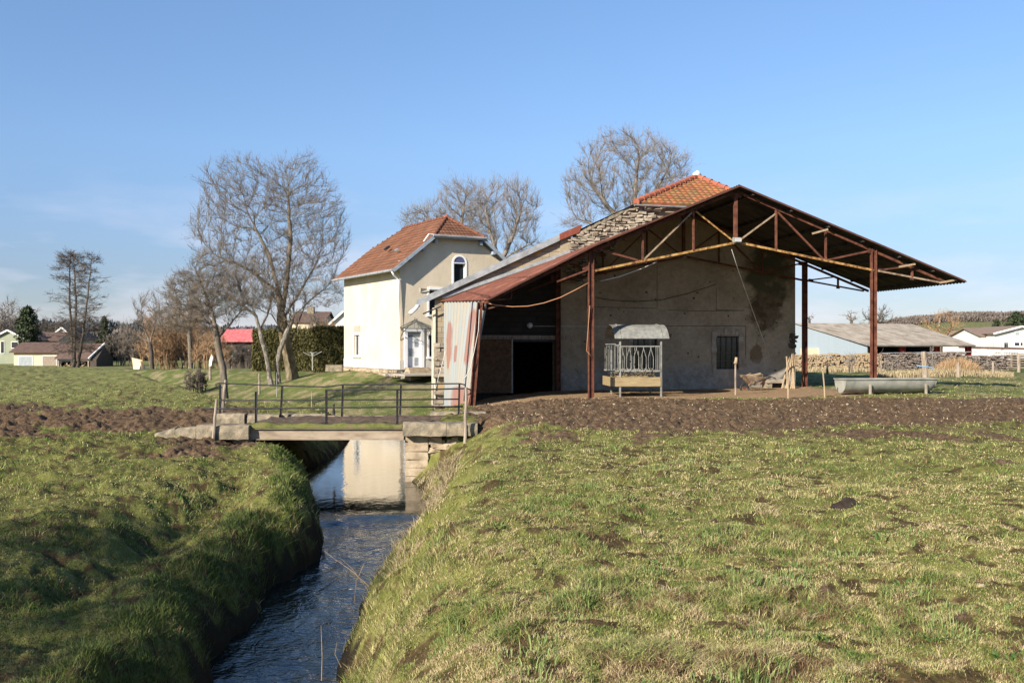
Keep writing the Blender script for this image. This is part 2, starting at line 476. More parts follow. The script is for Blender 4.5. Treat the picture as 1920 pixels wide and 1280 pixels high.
def m_tiles(name, cols, tile_w=0.24, tile_h=0.33, moss=None):
    m, nt, b = mat_new(name)
    uv = N(nt, 'ShaderNodeAttribute', attribute_name='tile')
    w = N(nt, 'ShaderNodeTexWhiteNoise', noise_dimensions='3D')
    fl = N(nt, 'ShaderNodeVectorMath', {0: uv.outputs['Vector']}, operation='FLOOR')
    nt.links.new(fl.outputs[0], w.inputs['Vector'])
    c = ramp(nt, w.outputs['Value'], [(i / (len(cols) - 1), k) for i, k in enumerate(cols)])
    big = noise(nt, coords(nt), 0.7, 5, 0.6)
    c = mix(nt, 0.7, c, ramp(nt, big, [(0.3, (0.55, 0.5, 0.5)), (0.7, (1.05, 1, 1))]), 'MULTIPLY')
    if moss:
        c = mix(nt, ramp(nt, noise(nt, coords(nt), 5.0, 6, 0.7), [(0.50, (0, 0, 0)), (0.62, (1, 1, 1))]), c, moss)
    nt.links.new(c, b.inputs['Base Color']); b.inputs['Roughness'].default_value = 0.85
    bump(nt, b, noise(nt, coords(nt), 25, 4), 0.3, 0.01)
    return m
M['tile_house'] = m_tiles('red_brown_tiles', [(0.13, 0.062, 0.036), (0.20, 0.092, 0.050), (0.16, 0.080, 0.048), (0.25, 0.118, 0.066)])
M['tile_barn'] = m_tiles('lichened_orange_tiles', [(0.30, 0.10, 0.045), (0.42, 0.16, 0.07), (0.22, 0.12, 0.065), (0.34, 0.19, 0.09)], moss=(0.20, 0.14, 0.045))
M['ridge_tile'] = m_noise('red_ridge_tile', [(0.24, 0.075, 0.045), (0.36, 0.12, 0.07)], 5, 0.8)
M['ridge_brown'] = m_noise('brown_ridge_tile', [(0.10, 0.045, 0.03), (0.22, 0.085, 0.05)], 5, 0.85)
M['slate_brown'] = m_noise('brown_roof_tiles', [(0.07, 0.045, 0.035), (0.11, 0.07, 0.055), (0.14, 0.095, 0.08)], 2, 0.9, stretch=(1, 1, 4))
M['tile_pale'] = m_noise('faded_brown_tiles', [(0.16, 0.11, 0.085), (0.24, 0.175, 0.14)], 2, 0.9, stretch=(1, 1, 4))
M['red_roof'] = m_noise('bright_red_roof', [(0.36, 0.06, 0.06), (0.52, 0.12, 0.12), (0.58, 0.22, 0.21)], 1.2, 0.7, stretch=(3, 3, 3))
M['fibro'] = m_noise('mossy_fibre_cement', [(0.11, 0.09, 0.07), (0.20, 0.17, 0.14), (0.27, 0.24, 0.20), (0.33, 0.30, 0.26)], 0.8, 0.9, stretch=(1.6, .5, 1), lo=0.25, hi=0.72)
M['white_clad'] = m_noise('white_blue_cladding', [(0.30, 0.36, 0.40), (0.36, 0.42, 0.46)], 1.5, 0.6, stretch=(6, 6, .1), bmp=0)
M['red_post'] = m_noise('red_primer', [(0.35, 0.03, 0.025), (0.42, 0.05, 0.04)], 3, 0.7, bmp=0)

def m_sheet_side():
    m, nt, b = mat_new('painted_corrugated_sheet')
    v = coords(nt)
    se = N(nt, 'ShaderNodeSeparateXYZ', {0: N(nt, 'ShaderNodeTexCoord').outputs['Object']})
    nz = noise(nt, coords(nt, (1, 1.6, 0.5)), 3.0, 6, 0.7)
    c = ramp(nt, noise(nt, coords(nt, (1, 1.4, 0.2)), 1.3, 4), [(0.36, (0.23, 0.27, 0.29)), (0.5, (0.30, 0.275, 0.22)), (0.62, (0.25, 0.29, 0.30))])
    c = mix(nt, ramp(nt, noise(nt, coords(nt, (1, 3, .6)), 5, 6, .7), [(0.5, (0, 0, 0)), (0.75, (.6, .6, .6))]), c, (0.30, 0.20, 0.13))
    def M2(op, a, b_): return N(nt, 'ShaderNodeMath', {0: a, 1: b_}, operation=op).outputs[0]
    def strip(y, wy, z, wz):
        dy = M2('POWER', M2('ABSOLUTE', M2('DIVIDE', M2('SUBTRACT', se.outputs['Y'], y), wy), 0.0), 2.0)
        dz = M2('POWER', M2('ABSOLUTE', M2('DIVIDE', M2('SUBTRACT', se.outputs['Z'], z), wz), 0.0), 4.0)
        s_ = M2('ADD', M2('ADD', dy, dz), M2('MULTIPLY', nz, 1.6))
        return N(nt, 'ShaderNodeMapRange', {0: s_, 1: 2.0, 2: 1.5, 3: 0.0, 4: .75}).outputs[0]
    for a in ((4.35, .42, 1.75, .85), (1.45, .38, 2.0, .95), (3.3, .25, 1.45, .3), (1.6, 1.9, -.15, .55)):
        c = mix(nt, strip(*a), c, (0.23, 0.085, 0.055))
    nt.links.new(c, b.inputs['Base Color']); b.inputs['Roughness'].default_value = 0.65
    return m
M['side_sheet'] = m_sheet_side()

def m_bark(name, cols, scale=5):
    return m_noise(name, cols, scale, 0.95, stretch=(1, 1, 0.45), bmp=0.8, bdist=0.02)
M['bark'] = m_bark('grey_brown_bark', [(0.07, 0.055, 0.04), (0.14, 0.115, 0.085), (0.23, 0.20, 0.155)])
M['bark_moss'] = m_bark('mossy_bark', [(0.055, 0.042, 0.025), (0.12, 0.095, 0.052), (0.21, 0.18, 0.13)])
M['bark_dark'] = m_bark('dark_bark', [(0.045, 0.036, 0.03), (0.10, 0.082, 0.066)])
M['bark_pale'] = m_bark('pale_birch_bark', [(0.05, 0.04, 0.03), (0.15, 0.135, 0.11), (0.32, 0.30, 0.265)], 9)
M['twig'] = m_noise('bare_twigs', [(0.105, 0.084, 0.064), (0.195, 0.165, 0.13)], 1.5, 0.9, bmp=0)
M['twig_lit'] = m_noise('pale_bare_twigs', [(0.145, 0.122, 0.10), (0.25, 0.22, 0.19)], 1.5, 0.9, bmp=0)  # paler twig colour of some trees, bushes and saplings
M['twig_orange'] = m_noise('orange_willow_twigs', [(0.24, 0.15, 0.085), (0.34, 0.22, 0.12)], 1.5, 0.9, bmp=0)
M['twig_dark'] = m_noise('dark_twigs', [(0.07, 0.056, 0.045), (0.12, 0.10, 0.08)], 1.5, 0.9, bmp=0)

def m_leafy(name, a, bcol):
    m, nt, b = mat_new(name)
    at = N(nt, 'ShaderNodeAttribute', attribute_name='rnd')
    c = ramp(nt, at.outputs['Fac'], [(0.0, a), (1.0, bcol)])
    c = mix(nt, 0.6, c, ramp(nt, noise(nt, coords(nt), 0.9, 4), [(0.3, (0.6, 0.6, 0.6)), (0.7, (1.1, 1.1, 1.1))]), 'MULTIPLY')
    nt.links.new(c, b.inputs['Base Color']); b.inputs['Roughness'].default_value = 0.8
    return m
M['hedge'] = m_leafy('conifer_hedge', (0.05, 0.055, 0.02), (0.14, 0.12, 0.04))
M['pine'] = m_leafy('dark_conifer', (0.02, 0.035, 0.015), (0.06, 0.075, 0.035))
M['brown_wood'] = m_leafy('far_brown_wood', (0.10, 0.085, 0.075), (0.19, 0.155, 0.13))
M['blue_wood'] = m_leafy('far_blue_wood', (0.06, 0.07, 0.075), (0.10, 0.11, 0.12))  # distance haze is put into this blue-grey colour
M['reed'] = m_leafy('orange_reeds', (0.26, 0.16, 0.08), (0.42, 0.29, 0.16))
M['straw'] = m_leafy('dry_straw', (0.26, 0.20, 0.11), (0.46, 0.38, 0.24))
M['ivy'] = m_leafy('ivy_leaves', (0.02, 0.04, 0.012), (0.07, 0.10, 0.03))

# ------------------------------------------------------------------ terrain
WATER_Z = -3.17
RY = np.array([-40, 3, 6, 9.36, 9.73, 10.36, 11.08, 11.65, 11.79, 12.5, 13.2, 15.1, 16.8, 17.5, 19, 21, 23, 23.3, 27, 30, 34, 36.5, 38, 41, 46, 52, 58, 66, 75, 88, 120, 200])
RX = np.array([-1.0, -1.35, -1.5, -1.63, -1.72, -1.70, -1.67, -1.70, -1.88, -1.81, -1.73, -1.72, -1.50, -1.60, -1.68, -1.80, -2.3, -2.40, -2.55, -2.8, -3.35, -4.0, -5.4, -8, -11, -14.3, -17, -21, -28.5, -43, -80, -170])
LY = np.array([-40, 3, 6, 9.36, 9.88, 10.74, 11.79, 13.67, 15.1, 16.4, 19.3, 22.6, 25, 27.9, 30.8, 34, 35, 36, 38, 41, 46, 52, 58, 66, 75, 88, 120, 200])
LX = np.array([-2.2, -2.5, -2.6, -2.81, -2.95, -3.07, -3.02, -3.10, -3.05, -3.19, -3.79, -4.73, -5.25, -5.12, -5.22, -5.5, -6.0, -7.0, -9, -11.2, -13.7, -16.9, -19.5, -23.7, -31, -47, -86, -178])

def gz_smooth(X, Y):
    """ground height without small bumps"""
    xr = np.interp(Y, RY, RX); xl = np.interp(Y, LY, LX)
    slant = 1 - 0.35 * smooth(Y, 34, 40)
    dR = (X - xr) * slant; dL = (xl - X) * slant
    wob = (Y < 22.3) * (Y > 2)
    dR = dR + wob * (fbm(X * 1.6 + 4, Y * 1.3, 101, 3) - .5) * .55
    dL = dL + wob * (fbm(X * 1.6 - 4, Y * 1.3, 102, 3) - .5) * .60
    # right of the stream
    zr = -1.66 - 0.22 * smooth(-X, -1.5, 1.8) * smooth(Y, 14, 30)
    zr = zr + 0.10 * smooth(X, 6, 12) * smooth(Y, 26, 34)
    lawn = smooth(-X, -0.5, 3.0) * smooth(Y, 38, 50)
    zr = zr * (1 - lawn) + (-1.50) * lawn
    zr = zr - 0.38 * smooth(-X, 9, 14) * smooth(Y, 46, 56) * (1 - smooth(Y, 74, 80))
    zr = zr - 0.5 * smooth(Y, 72, 85) - 1.0 * smooth(-X, 5, 25) * smooth(Y, 80, 125)
    wR = 1.7 + 0.9 * smooth(Y, 14, 20) - 1.7 * smooth(Y, 23.15, 23.5) * (1 - smooth(Y, 30, 34)) + 7.0 * smooth(Y, 35, 40) - 4.5 * smooth(Y, 50, 60)
    tR = np.clip(dR / wR, 0, 1)
    prR = np.where(Y < 34, np.sin(tR * np.pi / 2) ** 0.9, tR ** 0.85 * 0.55 + smooth(tR, 0, 1) * 0.45)
    # left of the stream
    zl = -2.38 + 0.2 * smooth(Y, 10, 23) + 0.35 * smooth(Y, 25, 50) + 0.22 * smooth(Y, 50, 78) - 1.4 * smooth(Y, 84, 130)
    zl = zl + 0.34 * smooth(dL, 1, 13) * (1 - smooth(Y, 22, 40)) + .12 * smooth(dL, 2, 12) * smooth(Y, 22, 40)
    wL = 0.75 + 0.25 * np.sin(Y * 0.7) * (Y < 30) + 0.6 * smooth(Y, 20, 24)
    tL = np.clip(dL / wL, 0, 1)
    prL = np.sin(tL * np.pi / 2) ** 0.75
    bed = WATER_Z - 0.35
    z = np.where(dR > 0, bed + 0.30 + (zr - bed - 0.30) * prR, np.where(dL > 0, bed + 0.30 + (zl - bed - 0.30) * prL, bed))
    # hollow behind the rim of the left bank
    z = z - (.10 + .26 * smooth(Y, 8.5, 10.5) * (1 - smooth(Y, 16, 20))) * np.exp(-((dL - 1.55) / 0.6) ** 2) * (Y < 24) * (dL > 0)
    # distant hills
    R = np.hypot(X, Y)
    a = np.degrees(np.arctan2(X, Y))
    hr = smooth(a, 12, 25) * 15.5 * smooth(Y, 190, 560)
    hl = (3 + 6 * smooth(-a, 8, 24)) * smooth(Y, 300, 700)
    hm = 7 * smooth(Y, 260, 800) * (1 - smooth(np.abs(a - 2), 14, 22))
    back = 0.0
    z = z + np.where(Y > 0, np.maximum(np.maximum(hr, hl), hm), back)
    return z, dR, dL

def masks(X, Y, dR, dL):
    e1 = fbm(X * 0.45, Y * 0.45, 3, 3) - 0.5
    e2 = fbm(X * 1.8, Y * 1.8, 9, 3) - 0.5
    yy = Y + e1 * 8 + e2 * 5.0
    near = 20.0 - 1.2 * np.sin(X * 0.35) + 0.0 * X
    mr = smooth(yy, near - 2.4, near + 2.2) * (1 - smooth(Y + e1 * 1.2, 30.2, 31.0)) * smooth(dR, 1.2, 2.0)
    mr = np.maximum(mr, smooth(yy, 24, 26) * (1 - smooth(yy, 30, 31)) * smooth(dR, 0.5, 1.0) * (X < 2) * (Y < 29.5) )
    # left side track
    ml = smooth(yy, 21.0, 23.6) * (1 - smooth(yy, 26.6 + 3.6 * smooth(-X, 7, 9), 28.5 + 4.6 * smooth(-X, 7, 9))) * smooth(dL, 0.6, 1.4)
    mud = np.maximum(mr * (dR > 0), ml * (dL > 0))
    # pale dry earth under and in front of the shelter
    u = (X - 2.497) * 0.988 + (Y - 31.5) * 0.156
    v = -(X - 2.497) * 0.156 + (Y - 31.5) * 0.988
    earth = smooth(v + e2 * 0.8, -1.3, -0.5) * (1 - smooth(v, 5.6, 6.0)) * smooth(u + e2, -4.2, -3.4) * (1 - smooth(u + e2, 9.0, 10.2))
    mud = np.maximum(mud, earth)
    return mud, earth

def ground(X, Y, detail=True):
    X = np.asarray(X, float); Y = np.asarray(Y, float)
    z, dR, dL = gz_smooth(X, Y)
    mud, earth = masks(X, Y, dR, dL)
    if detail:
        land = smooth(np.maximum(dR, dL), 0.0, 0.5)
        far = 1 - smooth(np.hypot(X, Y), 60, 140)
        shel = 1 - 0.75 * earth
        b = (fbm(X * 0.5, Y * 0.5, 21, 2) - 0.5) * 0.16
        b = b + (fbm(X * 1.5, Y * 1.5, 22, 2) - 0.5) * 0.11
        b = b + (fbm(X * 4.0, Y * 4.0, 23, 3) - 0.5) * 0.095
        b = b + (fbm(X * 11, Y * 9, 25, 2) - 0.5) * 0.05 * (1 - smooth(np.hypot(X, Y), 22, 40))
        left = (dL > 0) * (Y < 40)
        b = b + left * (fbm(X * 1.9, Y * 1.9, 33, 3) - 0.5) * 0.19 + left * (fbm(X * 5, Y * 5, 35, 2) - .5) * .07
        lawn = smooth(-X, 1, 4) * smooth(Y, 38, 46) * (dR > 0)
        b = b * (1 - 0.7 * lawn)
        clod = np.abs(fbm(X * 6.5, Y * 4.5, 41, 3) - 0.5) * 2
        m = (mud * (1 - earth) - 0) * ((0.25 - clod) * 0.16 + (fbm(X * 11, Y * 7, 43, 2) - 0.5) * 0.12)
        z = z + (b * shel * far + m) * land
    return z, dR, dL, mud, earth

def gz(x, y):
    return float(ground(np.array([x]), np.array([y]))[0][0])

# polar sheet, finer near the camera, reaching past the hills
ang = np.concatenate([np.arange(-44, 44.001, 0.105), np.arange(48, 316, 4.0)])
rr = [0.35]
while rr[-1] < 2600:
    r0 = rr[-1]
    rr.append(r0 + (min(0.0004 * r0 * r0, 0.11) if 15 < r0 < 32 else min(max(0.0004 * r0 * r0, 0.024 if r0 > 3.5 else 0.12), 0.010 * r0 if r0 > 25 else 9)))
rr = np.array(rr)
A, R = np.meshgrid(np.radians(ang), rr)
GX = R * np.sin(A); GY = R * np.cos(A)
GZ, dR_, dL_, mud_, earth_ = ground(GX, GY)
na = len(ang); nr = len(rr)
idx = np.arange(na * nr).reshape(nr, na)
q = np.stack([idx[:-1, :], idx[1:, :], np.roll(idx, -1, 1)[1:, :], np.roll(idx, -1, 1)[:-1, :]], -1).reshape(-1, 4)
Vg = np.stack([GX, GY, GZ], -1).reshape(-1, 3)
Vg = np.vstack([Vg, [[0, 0, gz(0, 0.01)]]])
cf = np.stack([np.full(na, na * nr), idx[0], np.roll(idx[0], -1)], -1)
lawn_ = (smooth(-GX, 0, 4) * smooth(GY, 36, 42) * (dR_ > 0) * (1 - .6 * smooth(GY, 80, 110))).ravel()
lawn_ = np.maximum(lawn_, (smooth(GX, 8, 12) * smooth(GY, 31, 33) * 0.9).ravel())
bank_ = (smooth(np.maximum(dR_, dL_) * -1, -1.1, -0.1) * (GY < 34)).ravel()
bedm_ = (1 - smooth(np.maximum(dR_, dL_) + (fbm(GX * 5, GY * 5, 104, 2) - .5) * .5, .10, .22)).ravel()

def m_ground():
    m, nt, b = mat_new('pasture_ground')
    tc = N(nt, 'ShaderNodeTexCoord').outputs['Object']
    at = lambda k: N(nt, 'ShaderNodeAttribute', attribute_name=k).outputs['Fac']
    n1 = noise(nt, tc, 0.35, 5, 0.6)
    n2 = noise(nt, tc, 2.3, 6, 0.65)
    n3 = noise(nt, tc, 11, 5, 0.7)
    n4 = noise(nt, tc, 38, 4, 0.7)
    green = ramp(nt, n2, [(0.28, (0.055, 0.065, 0.02)), (0.45, (0.145, 0.165, 0.045)), (0.6, (0.235, 0.245, 0.08)), (0.78, (0.34, 0.30, 0.145))])
    straw = ramp(nt, n3, [(0.3, (0.12, 0.11, 0.045)), (0.7, (0.36, 0.31, 0.17))])
    c = mix(nt, ramp(nt, n3, [(0.45, (0, 0, 0)), (0.7, (0.75, 0.75, 0.75))]), green, straw)
    soil = ramp(nt, n3, [(0.3, (0.045, 0.028, 0.017)), (0.7, (0.13, 0.082, 0.05))])
    c = mix(nt, N(nt, 'ShaderNodeMath', {0: at('bare'), 1: 0.85}, operation='MULTIPLY').outputs[0], c, soil)
    c = mix(nt, 0.6, c, ramp(nt, n4, [(0.3, (0.45, 0.45, 0.42)), (0.7, (1.15, 1.15, 1.1))]), 'MULTIPLY')
    # dead grass and soil under the blades, darkened to paint shade in the gaps
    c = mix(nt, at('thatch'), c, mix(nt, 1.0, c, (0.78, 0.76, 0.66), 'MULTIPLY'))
    lawn = ramp(nt, n2, [(0.3, (0.060, 0.080, 0.022)), (0.6, (0.115, 0.135, 0.040)), (0.8, (0.20, 0.18, 0.085))])
    lawn = mix(nt, ramp(nt, noise(nt, coords(nt, (1, .45, 1), rot=(0, 0, .5)), 1.1, 5, .65), [(0.47, (0, 0, 0)), (0.62, (.8, .8, .8))]), lawn, ramp(nt, n3, [(0.35, (0.17, 0.13, 0.065)), (0.65, (0.36, 0.29, 0.18))]))
    c = mix(nt, at('lawn'), c, lawn)
    mudc = ramp(nt, n3, [(0.25, (0.036, 0.023, 0.014)), (0.5, (0.125, 0.081, 0.047)), (0.75, (0.27, 0.19, 0.12))])
    mudc = mix(nt, 0.75, mudc, ramp(nt, n4, [(0.3, (0.5, 0.5, 0.5)), (0.7, (1.15, 1.15, 1.15))]), 'MULTIPLY')
    mf = N(nt, 'ShaderNodeMath', {0: at('mud'), 1: N(nt, 'ShaderNodeMath', {0: n3, 1: 0.9}, operation='MULTIPLY').outputs[0]}, operation='ADD').outputs[0]
    mf = N(nt, 'ShaderNodeMapRange', {0: mf, 1: 0.75, 2: 1.0, 3: 0.0, 4: 1.0}).outputs[0]
    c = mix(nt, mf, c, mudc)
    ec = ramp(nt, n3, [(0.25, (0.17, 0.115, 0.065)), (0.6, (0.31, 0.21, 0.12)), (0.8, (0.40, 0.30, 0.19))])
    ef = N(nt, 'ShaderNodeMapRange', {0: at('earth'), 1: 0.3, 2: 0.7, 3: 0.0, 4: 1.0}).outputs[0]
    c = mix(nt, ef, c, ec)
    c = mix(nt, at('bed'), c, (0.035, 0.028, 0.018))
    nt.links.new(c, b.inputs['Base Color'])
    b.inputs['Roughness'].default_value = 0.95
    b.inputs['Specular IOR Level'].default_value = 0.1
    bump(nt, b, mix(nt, 0.5, n3, n4), 0.9, 0.05)
    return m
ex = np.zeros(1)
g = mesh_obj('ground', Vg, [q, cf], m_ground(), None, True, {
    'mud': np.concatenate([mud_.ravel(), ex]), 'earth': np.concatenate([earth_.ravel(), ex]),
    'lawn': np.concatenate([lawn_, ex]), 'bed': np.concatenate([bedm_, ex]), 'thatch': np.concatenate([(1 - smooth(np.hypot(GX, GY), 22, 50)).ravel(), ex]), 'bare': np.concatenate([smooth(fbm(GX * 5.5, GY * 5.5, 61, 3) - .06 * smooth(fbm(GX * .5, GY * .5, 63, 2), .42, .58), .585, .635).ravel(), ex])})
tag(g, kind='structure')
g['label'] = 'rough winter pasture with a churned mud track and lawn'

# water
def m_water():
    m, nt, b = mat_new('stream_water')
    b.inputs['Base Color'].default_value = (0.012, 0.016, 0.014, 1)
    b.inputs['Roughness'].default_value = 0.02
    b.inputs['IOR'].default_value = 1.33
    b.inputs['Specular IOR Level'].default_value = 0.75
    v = coords(nt, (0.9, 0.45, 1), rot=(0, 0, 0.1))
    n1 = noise(nt, v, 3.0, 4, 0.55, 0.8)
    n2 = noise(nt, coords(nt, (1.0, 1.7, 1)), 9.0, 3, 0.5, 0.3)
    # ripples are stronger in the shallow riffle below the bridge
    se = N(nt, 'ShaderNodeSeparateXYZ', {0: N(nt, 'ShaderNodeTexCoord').outputs['Object']})
    rf = N(nt, 'ShaderNodeMapRange', {0: se.outputs['Y'], 1: 19.3, 2: 17.8, 3: 0.10, 4: 1.0}).outputs[0]
    h = N(nt, 'ShaderNodeMath', {0: N(nt, 'ShaderNodeMath', {0: n1, 1: 1.0}, operation='MULTIPLY').outputs[0], 1: N(nt, 'ShaderNodeMath', {0: n2, 1: 0.28}, operation='MULTIPLY').outputs[0]}, operation='ADD').outputs[0]
    bp = N(nt, 'ShaderNodeBump', {'Strength': 1.0, 'Distance': 0.05, 'Height': h})
    st = N(nt, 'ShaderNodeMath', {0: rf, 1: 0.8}, operation='MULTIPLY').outputs[0]
    nt.links.new(st, bp.inputs['Strength'])
    nt.links.new(bp.outputs['Normal'], b.inputs['Normal'])
    return m
wy = np.concatenate([np.arange(-40, 3, 2.0), np.arange(3, 24, 0.07), np.arange(24, 40, 0.4), np.arange(40, 125, 2.0)])
xr = np.interp(wy, RY, RX) + 0.5; xl = np.interp(wy, LY, LX) - 0.5
NWX = 64
tt_ = np.linspace(0, 1, NWX)
WX = xl[:, None] + (xr - xl)[:, None] * tt_; WY = np.repeat(wy[:, None], NWX, 1)
st_ = smooth(WY + (fbm(WX * .8, WY * .2, 131, 2) - .5) * 1.6, 18.1, 18.9)
rif = (1 - smooth(WY, 18.3, 19.3)) * smooth(WY, 4, 6)
WZ = WATER_Z - .07 * (1 - st_) + rif * ((fbm(WX * 3.0 + WY * .6, WY * 1.1, 132, 3) - .5) * .035 + (fbm(WX * 7, WY * 3.5, 133, 2) - .5) * .014) + .03 * np.exp(-((WY - 18.0) / .25) ** 2) * (fbm(WX * 5, WY * 3, 134, 2))
Vw = np.stack([WX, WY, WZ], -1).reshape(-1, 3)
iw = np.arange(len(wy) * NWX).reshape(len(wy), NWX)
Fw = np.stack([iw[:-1, :-1], iw[:-1, 1:], iw[1:, 1:], iw[1:, :-1]], -1).reshape(-1, 4)
w = mesh_obj('water', Vw, [Fw], m_water(), None, True)
tag(w, 'narrow stream running under the bridge', kind='structure')

# ------------------------------------------------------------------ grass blades
def leaf_mat():
    m, nt, b = mat_new('grass_blades')
    at = N(nt, 'ShaderNodeAttribute', attribute_name='col')
    nt.links.new(at.outputs['Color'], b.inputs['Base Color'])
    b.inputs['Roughness'].default_value = 0.65
    b.inputs['Specular IOR Level'].default_value = 0.15
    tr = N(nt, 'ShaderNodeBsdfTranslucent'); nt.links.new(at.outputs['Color'], tr.inputs['Color'])
    mx = N(nt, 'ShaderNodeMixShader', {0: 0.14})
    out = nt.nodes['Material Output']
    nt.links.new(b.outputs[0], mx.inputs[1]); nt.links.new(tr.outputs[0], mx.inputs[2]); nt.links.new(mx.outputs[0], out.inputs['Surface'])
    return m
M['grass'] = leaf_mat()

def blades(name, X, Y, Z, h, w, col, lean=0.7, mat=None, parent=None, dirs=None):
    n = len(X)
    a = rng.uniform(0, 2 * np.pi, n); la = rng.uniform(0, 2 * np.pi, n) if dirs is None else dirs
    ln = h * rng.uniform(0.2, 1, n) * lean
    sx, sy = np.cos(a) * w / 2, np.sin(a) * w / 2
    dx, dy = np.cos(la) * ln, np.sin(la) * ln
    V = np.empty((n, 5, 3), np.float32)
    V[:, 0] = np.stack([X - sx, Y - sy, Z - 0.01], -1); V[:, 1] = np.stack([X + sx, Y + sy, Z - 0.01], -1)
    V[:, 2] = np.stack([X + sx * .8 + dx * .35, Y + sy * .8 + dy * .35, Z + h * .55], -1)
    V[:, 3] = np.stack([X - sx * .8 + dx * .35, Y - sy * .8 + dy * .35, Z + h * .55], -1)
    V[:, 4] = np.stack([X + dx, Y + dy, Z + h * .9], -1)
    b = (np.arange(n) * 5)[:, None]
    q = b + np.array([[0, 1, 2, 3]]); t = b + np.array([[3, 2, 4]])
    C = np.repeat(np.asarray(col, np.float32), 5, axis=0)
    if C.ndim == 1:
        at = {'rnd': C}
    else:
        at = {'col': C}
    return mesh_obj(name, V.reshape(-1, 3), [q, t], mat or M['grass'], parent, False, at)

NB = 1000000
th = np.radians(rng.uniform(-40, 40, NB))
r0, r1 = 4.0, 52.0
uu = rng.uniform(0, 1, NB)
rad = 1 / (1 / r0 + uu * (1 / r1 - 1 / r0))
bx = rad * np.sin(th); by = rad * np.cos(th)
bz, bdR, bdL, bm, be = ground(bx, by)
cl = fbm(bx * 1.7, by * 1.7, 55, 3)
cl2 = fbm(bx * 0.6, by * 0.6, 58, 3)
bare = fbm(bx * 5.5, by * 5.5, 61, 3) - .06 * smooth(fbm(bx * .5, by * .5, 63, 2), .42, .58)
left = (bdL > 0).astype(float)
keep = (bm + (fbm(bx * 3, by * 3, 66, 2) - 0.5) * 0.9 < 0.5) & (be < 0.4) & (np.maximum(bdR, bdL) + (fbm(bx * 5, by * 5, 104, 2) - .5) * .5 > 0.10)
keep &= ~((by > 22.9) & (by < 27.0) & (bx > -6.8) & (bx < -0.9))
keep &= (bare < 0.615) | (rng.uniform(0, 1, NB) < 0.12)
cl_, cl2_, bare_ = cl, cl2, bare
bx, by, bz, bdR, bdL, cl, cl2, rad, left = [k[keep] for k in (bx, by, bz, bdR, bdL, cl, cl2, rad, left)]
n = len(bx)
tus = np.clip((cl - 0.50) * 4.5, 0, 1)
hh = (0.016 + 0.042 * tus ** 1.3) * rng.uniform(0.5, 1.4, n)
bankL = np.exp(-(bdL / 0.55) ** 2) * (bdL > 0) * (by < 30)
hh = hh * (1 + 1.9 * bankL) * (1 + .35 * left)
bankR = np.exp(-(bdR / 0.8) ** 2) * (bdR > 0) * (by < 30)
hh = hh * (1 + 0.9 * bankR)
ww = np.maximum(0.0038, 0.00056 * rad) * rng.uniform(0.7, 1.4, n)
f4 = fbm(bx * 4.3, by * 4.3, 91, 2) * .45 + fbm(bx * 12, by * 9, 92, 2) * .55
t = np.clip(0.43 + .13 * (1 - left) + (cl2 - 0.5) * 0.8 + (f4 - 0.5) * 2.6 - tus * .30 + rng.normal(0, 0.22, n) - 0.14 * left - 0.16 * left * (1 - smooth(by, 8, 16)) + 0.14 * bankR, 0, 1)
green = np.array([0.125, 0.18, 0.045]); yg = np.array([0.33, 0.33, 0.115]); straw = np.array([0.48, 0.385, 0.215])
c = np.where((t < 0.5)[:, None], green + (yg - green) * (t * 2)[:, None], yg + (straw - yg) * ((t - 0.5) * 2)[:, None])
brown = (rng.uniform(0, 1, n) < .12 + .55 * np.clip((fbm(bx * 8, by * 7, 95, 2) - .56) * 5, 0, 1) + .5 * np.clip((bare[keep] - .58) * 6, 0, 1))[:, None]
c = np.where(brown, np.array([0.20, 0.125, 0.07]), c)
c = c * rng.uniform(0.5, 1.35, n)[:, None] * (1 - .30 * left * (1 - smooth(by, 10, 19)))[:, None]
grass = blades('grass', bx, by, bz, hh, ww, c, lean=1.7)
tag(grass, 'short rough winter grass over the pasture and stream banks', 'grass', kind='stuff')

# lush tussocks (darker green) and dead straw tussocks
def tuft_field(name, centres, nper, hr, spread, cols, lean, label, cat='grass', mat=None, w=0.006, up=0.0):
    X = []; Y = []; H = []; D = []
    for (cx, cy, s) in centres:
        k = int(nper * s)
        a = rng.uniform(0, 2 * np.pi, k); r = np.sqrt(rng.uniform(0, 1, k)) * spread * s
        X.append(cx + r * np.cos(a)); Y.append(cy + r * np.sin(a)); H.append(rng.uniform(hr[0], hr[1], k) * s); D.append(a + rng.normal(0, 0.6, k))
    X = np.concatenate(X); Y = np.concatenate(Y); H = np.concatenate(H); D = np.concatenate(D)
    Z = ground(X, Y)[0]
    R_ = np.hypot(X, Y)
    t = rng.uniform(0, 1, len(X))[:, None]
    C = np.array(cols[0]) * (1 - t) + np.array(cols[1]) * t
    o = blades(name, X, Y, Z, H, np.maximum(w, 0.0006 * R_), C, lean=lean, mat=mat, dirs=D)
    return tag(o, label, cat, kind='stuff')
cs = []
for k in range(110):
    a = math.radians(random.uniform(-5, 36)); r = 1 / random.uniform(1 / 20, 1 / 4.6)
    x, y = r * math.sin(a), r * math.cos(a)
    if x > np.interp(y, RY, RX) + 0.9: cs.append((x, y, random.uniform(0.5, 1.2)))
tuft_field('grass_tussocks', cs, 60, (0.03, 0.085), 0.15, [(0.09, 0.15, 0.04), (0.27, 0.33, 0.12)], 0.8, 'fresh green tussocks standing out of the short pasture')
cs = []
for yy_ in np.arange(9.8, 22.5, 0.16):
    x = float(np.interp(yy_, RY, RX))
    if vnoise(yy_ * 0.9, 3.3, 71) > 0.42:
        cs.append((x + 0.25 + random.uniform(-0.05, 0.45), yy_, random.uniform(0.6, 1.1)))
for k in range(26):
    cs.append((random.uniform(-2.1, -1.2), random.uniform(19.5, 22.9), random.uniform(0.8, 1.3)))
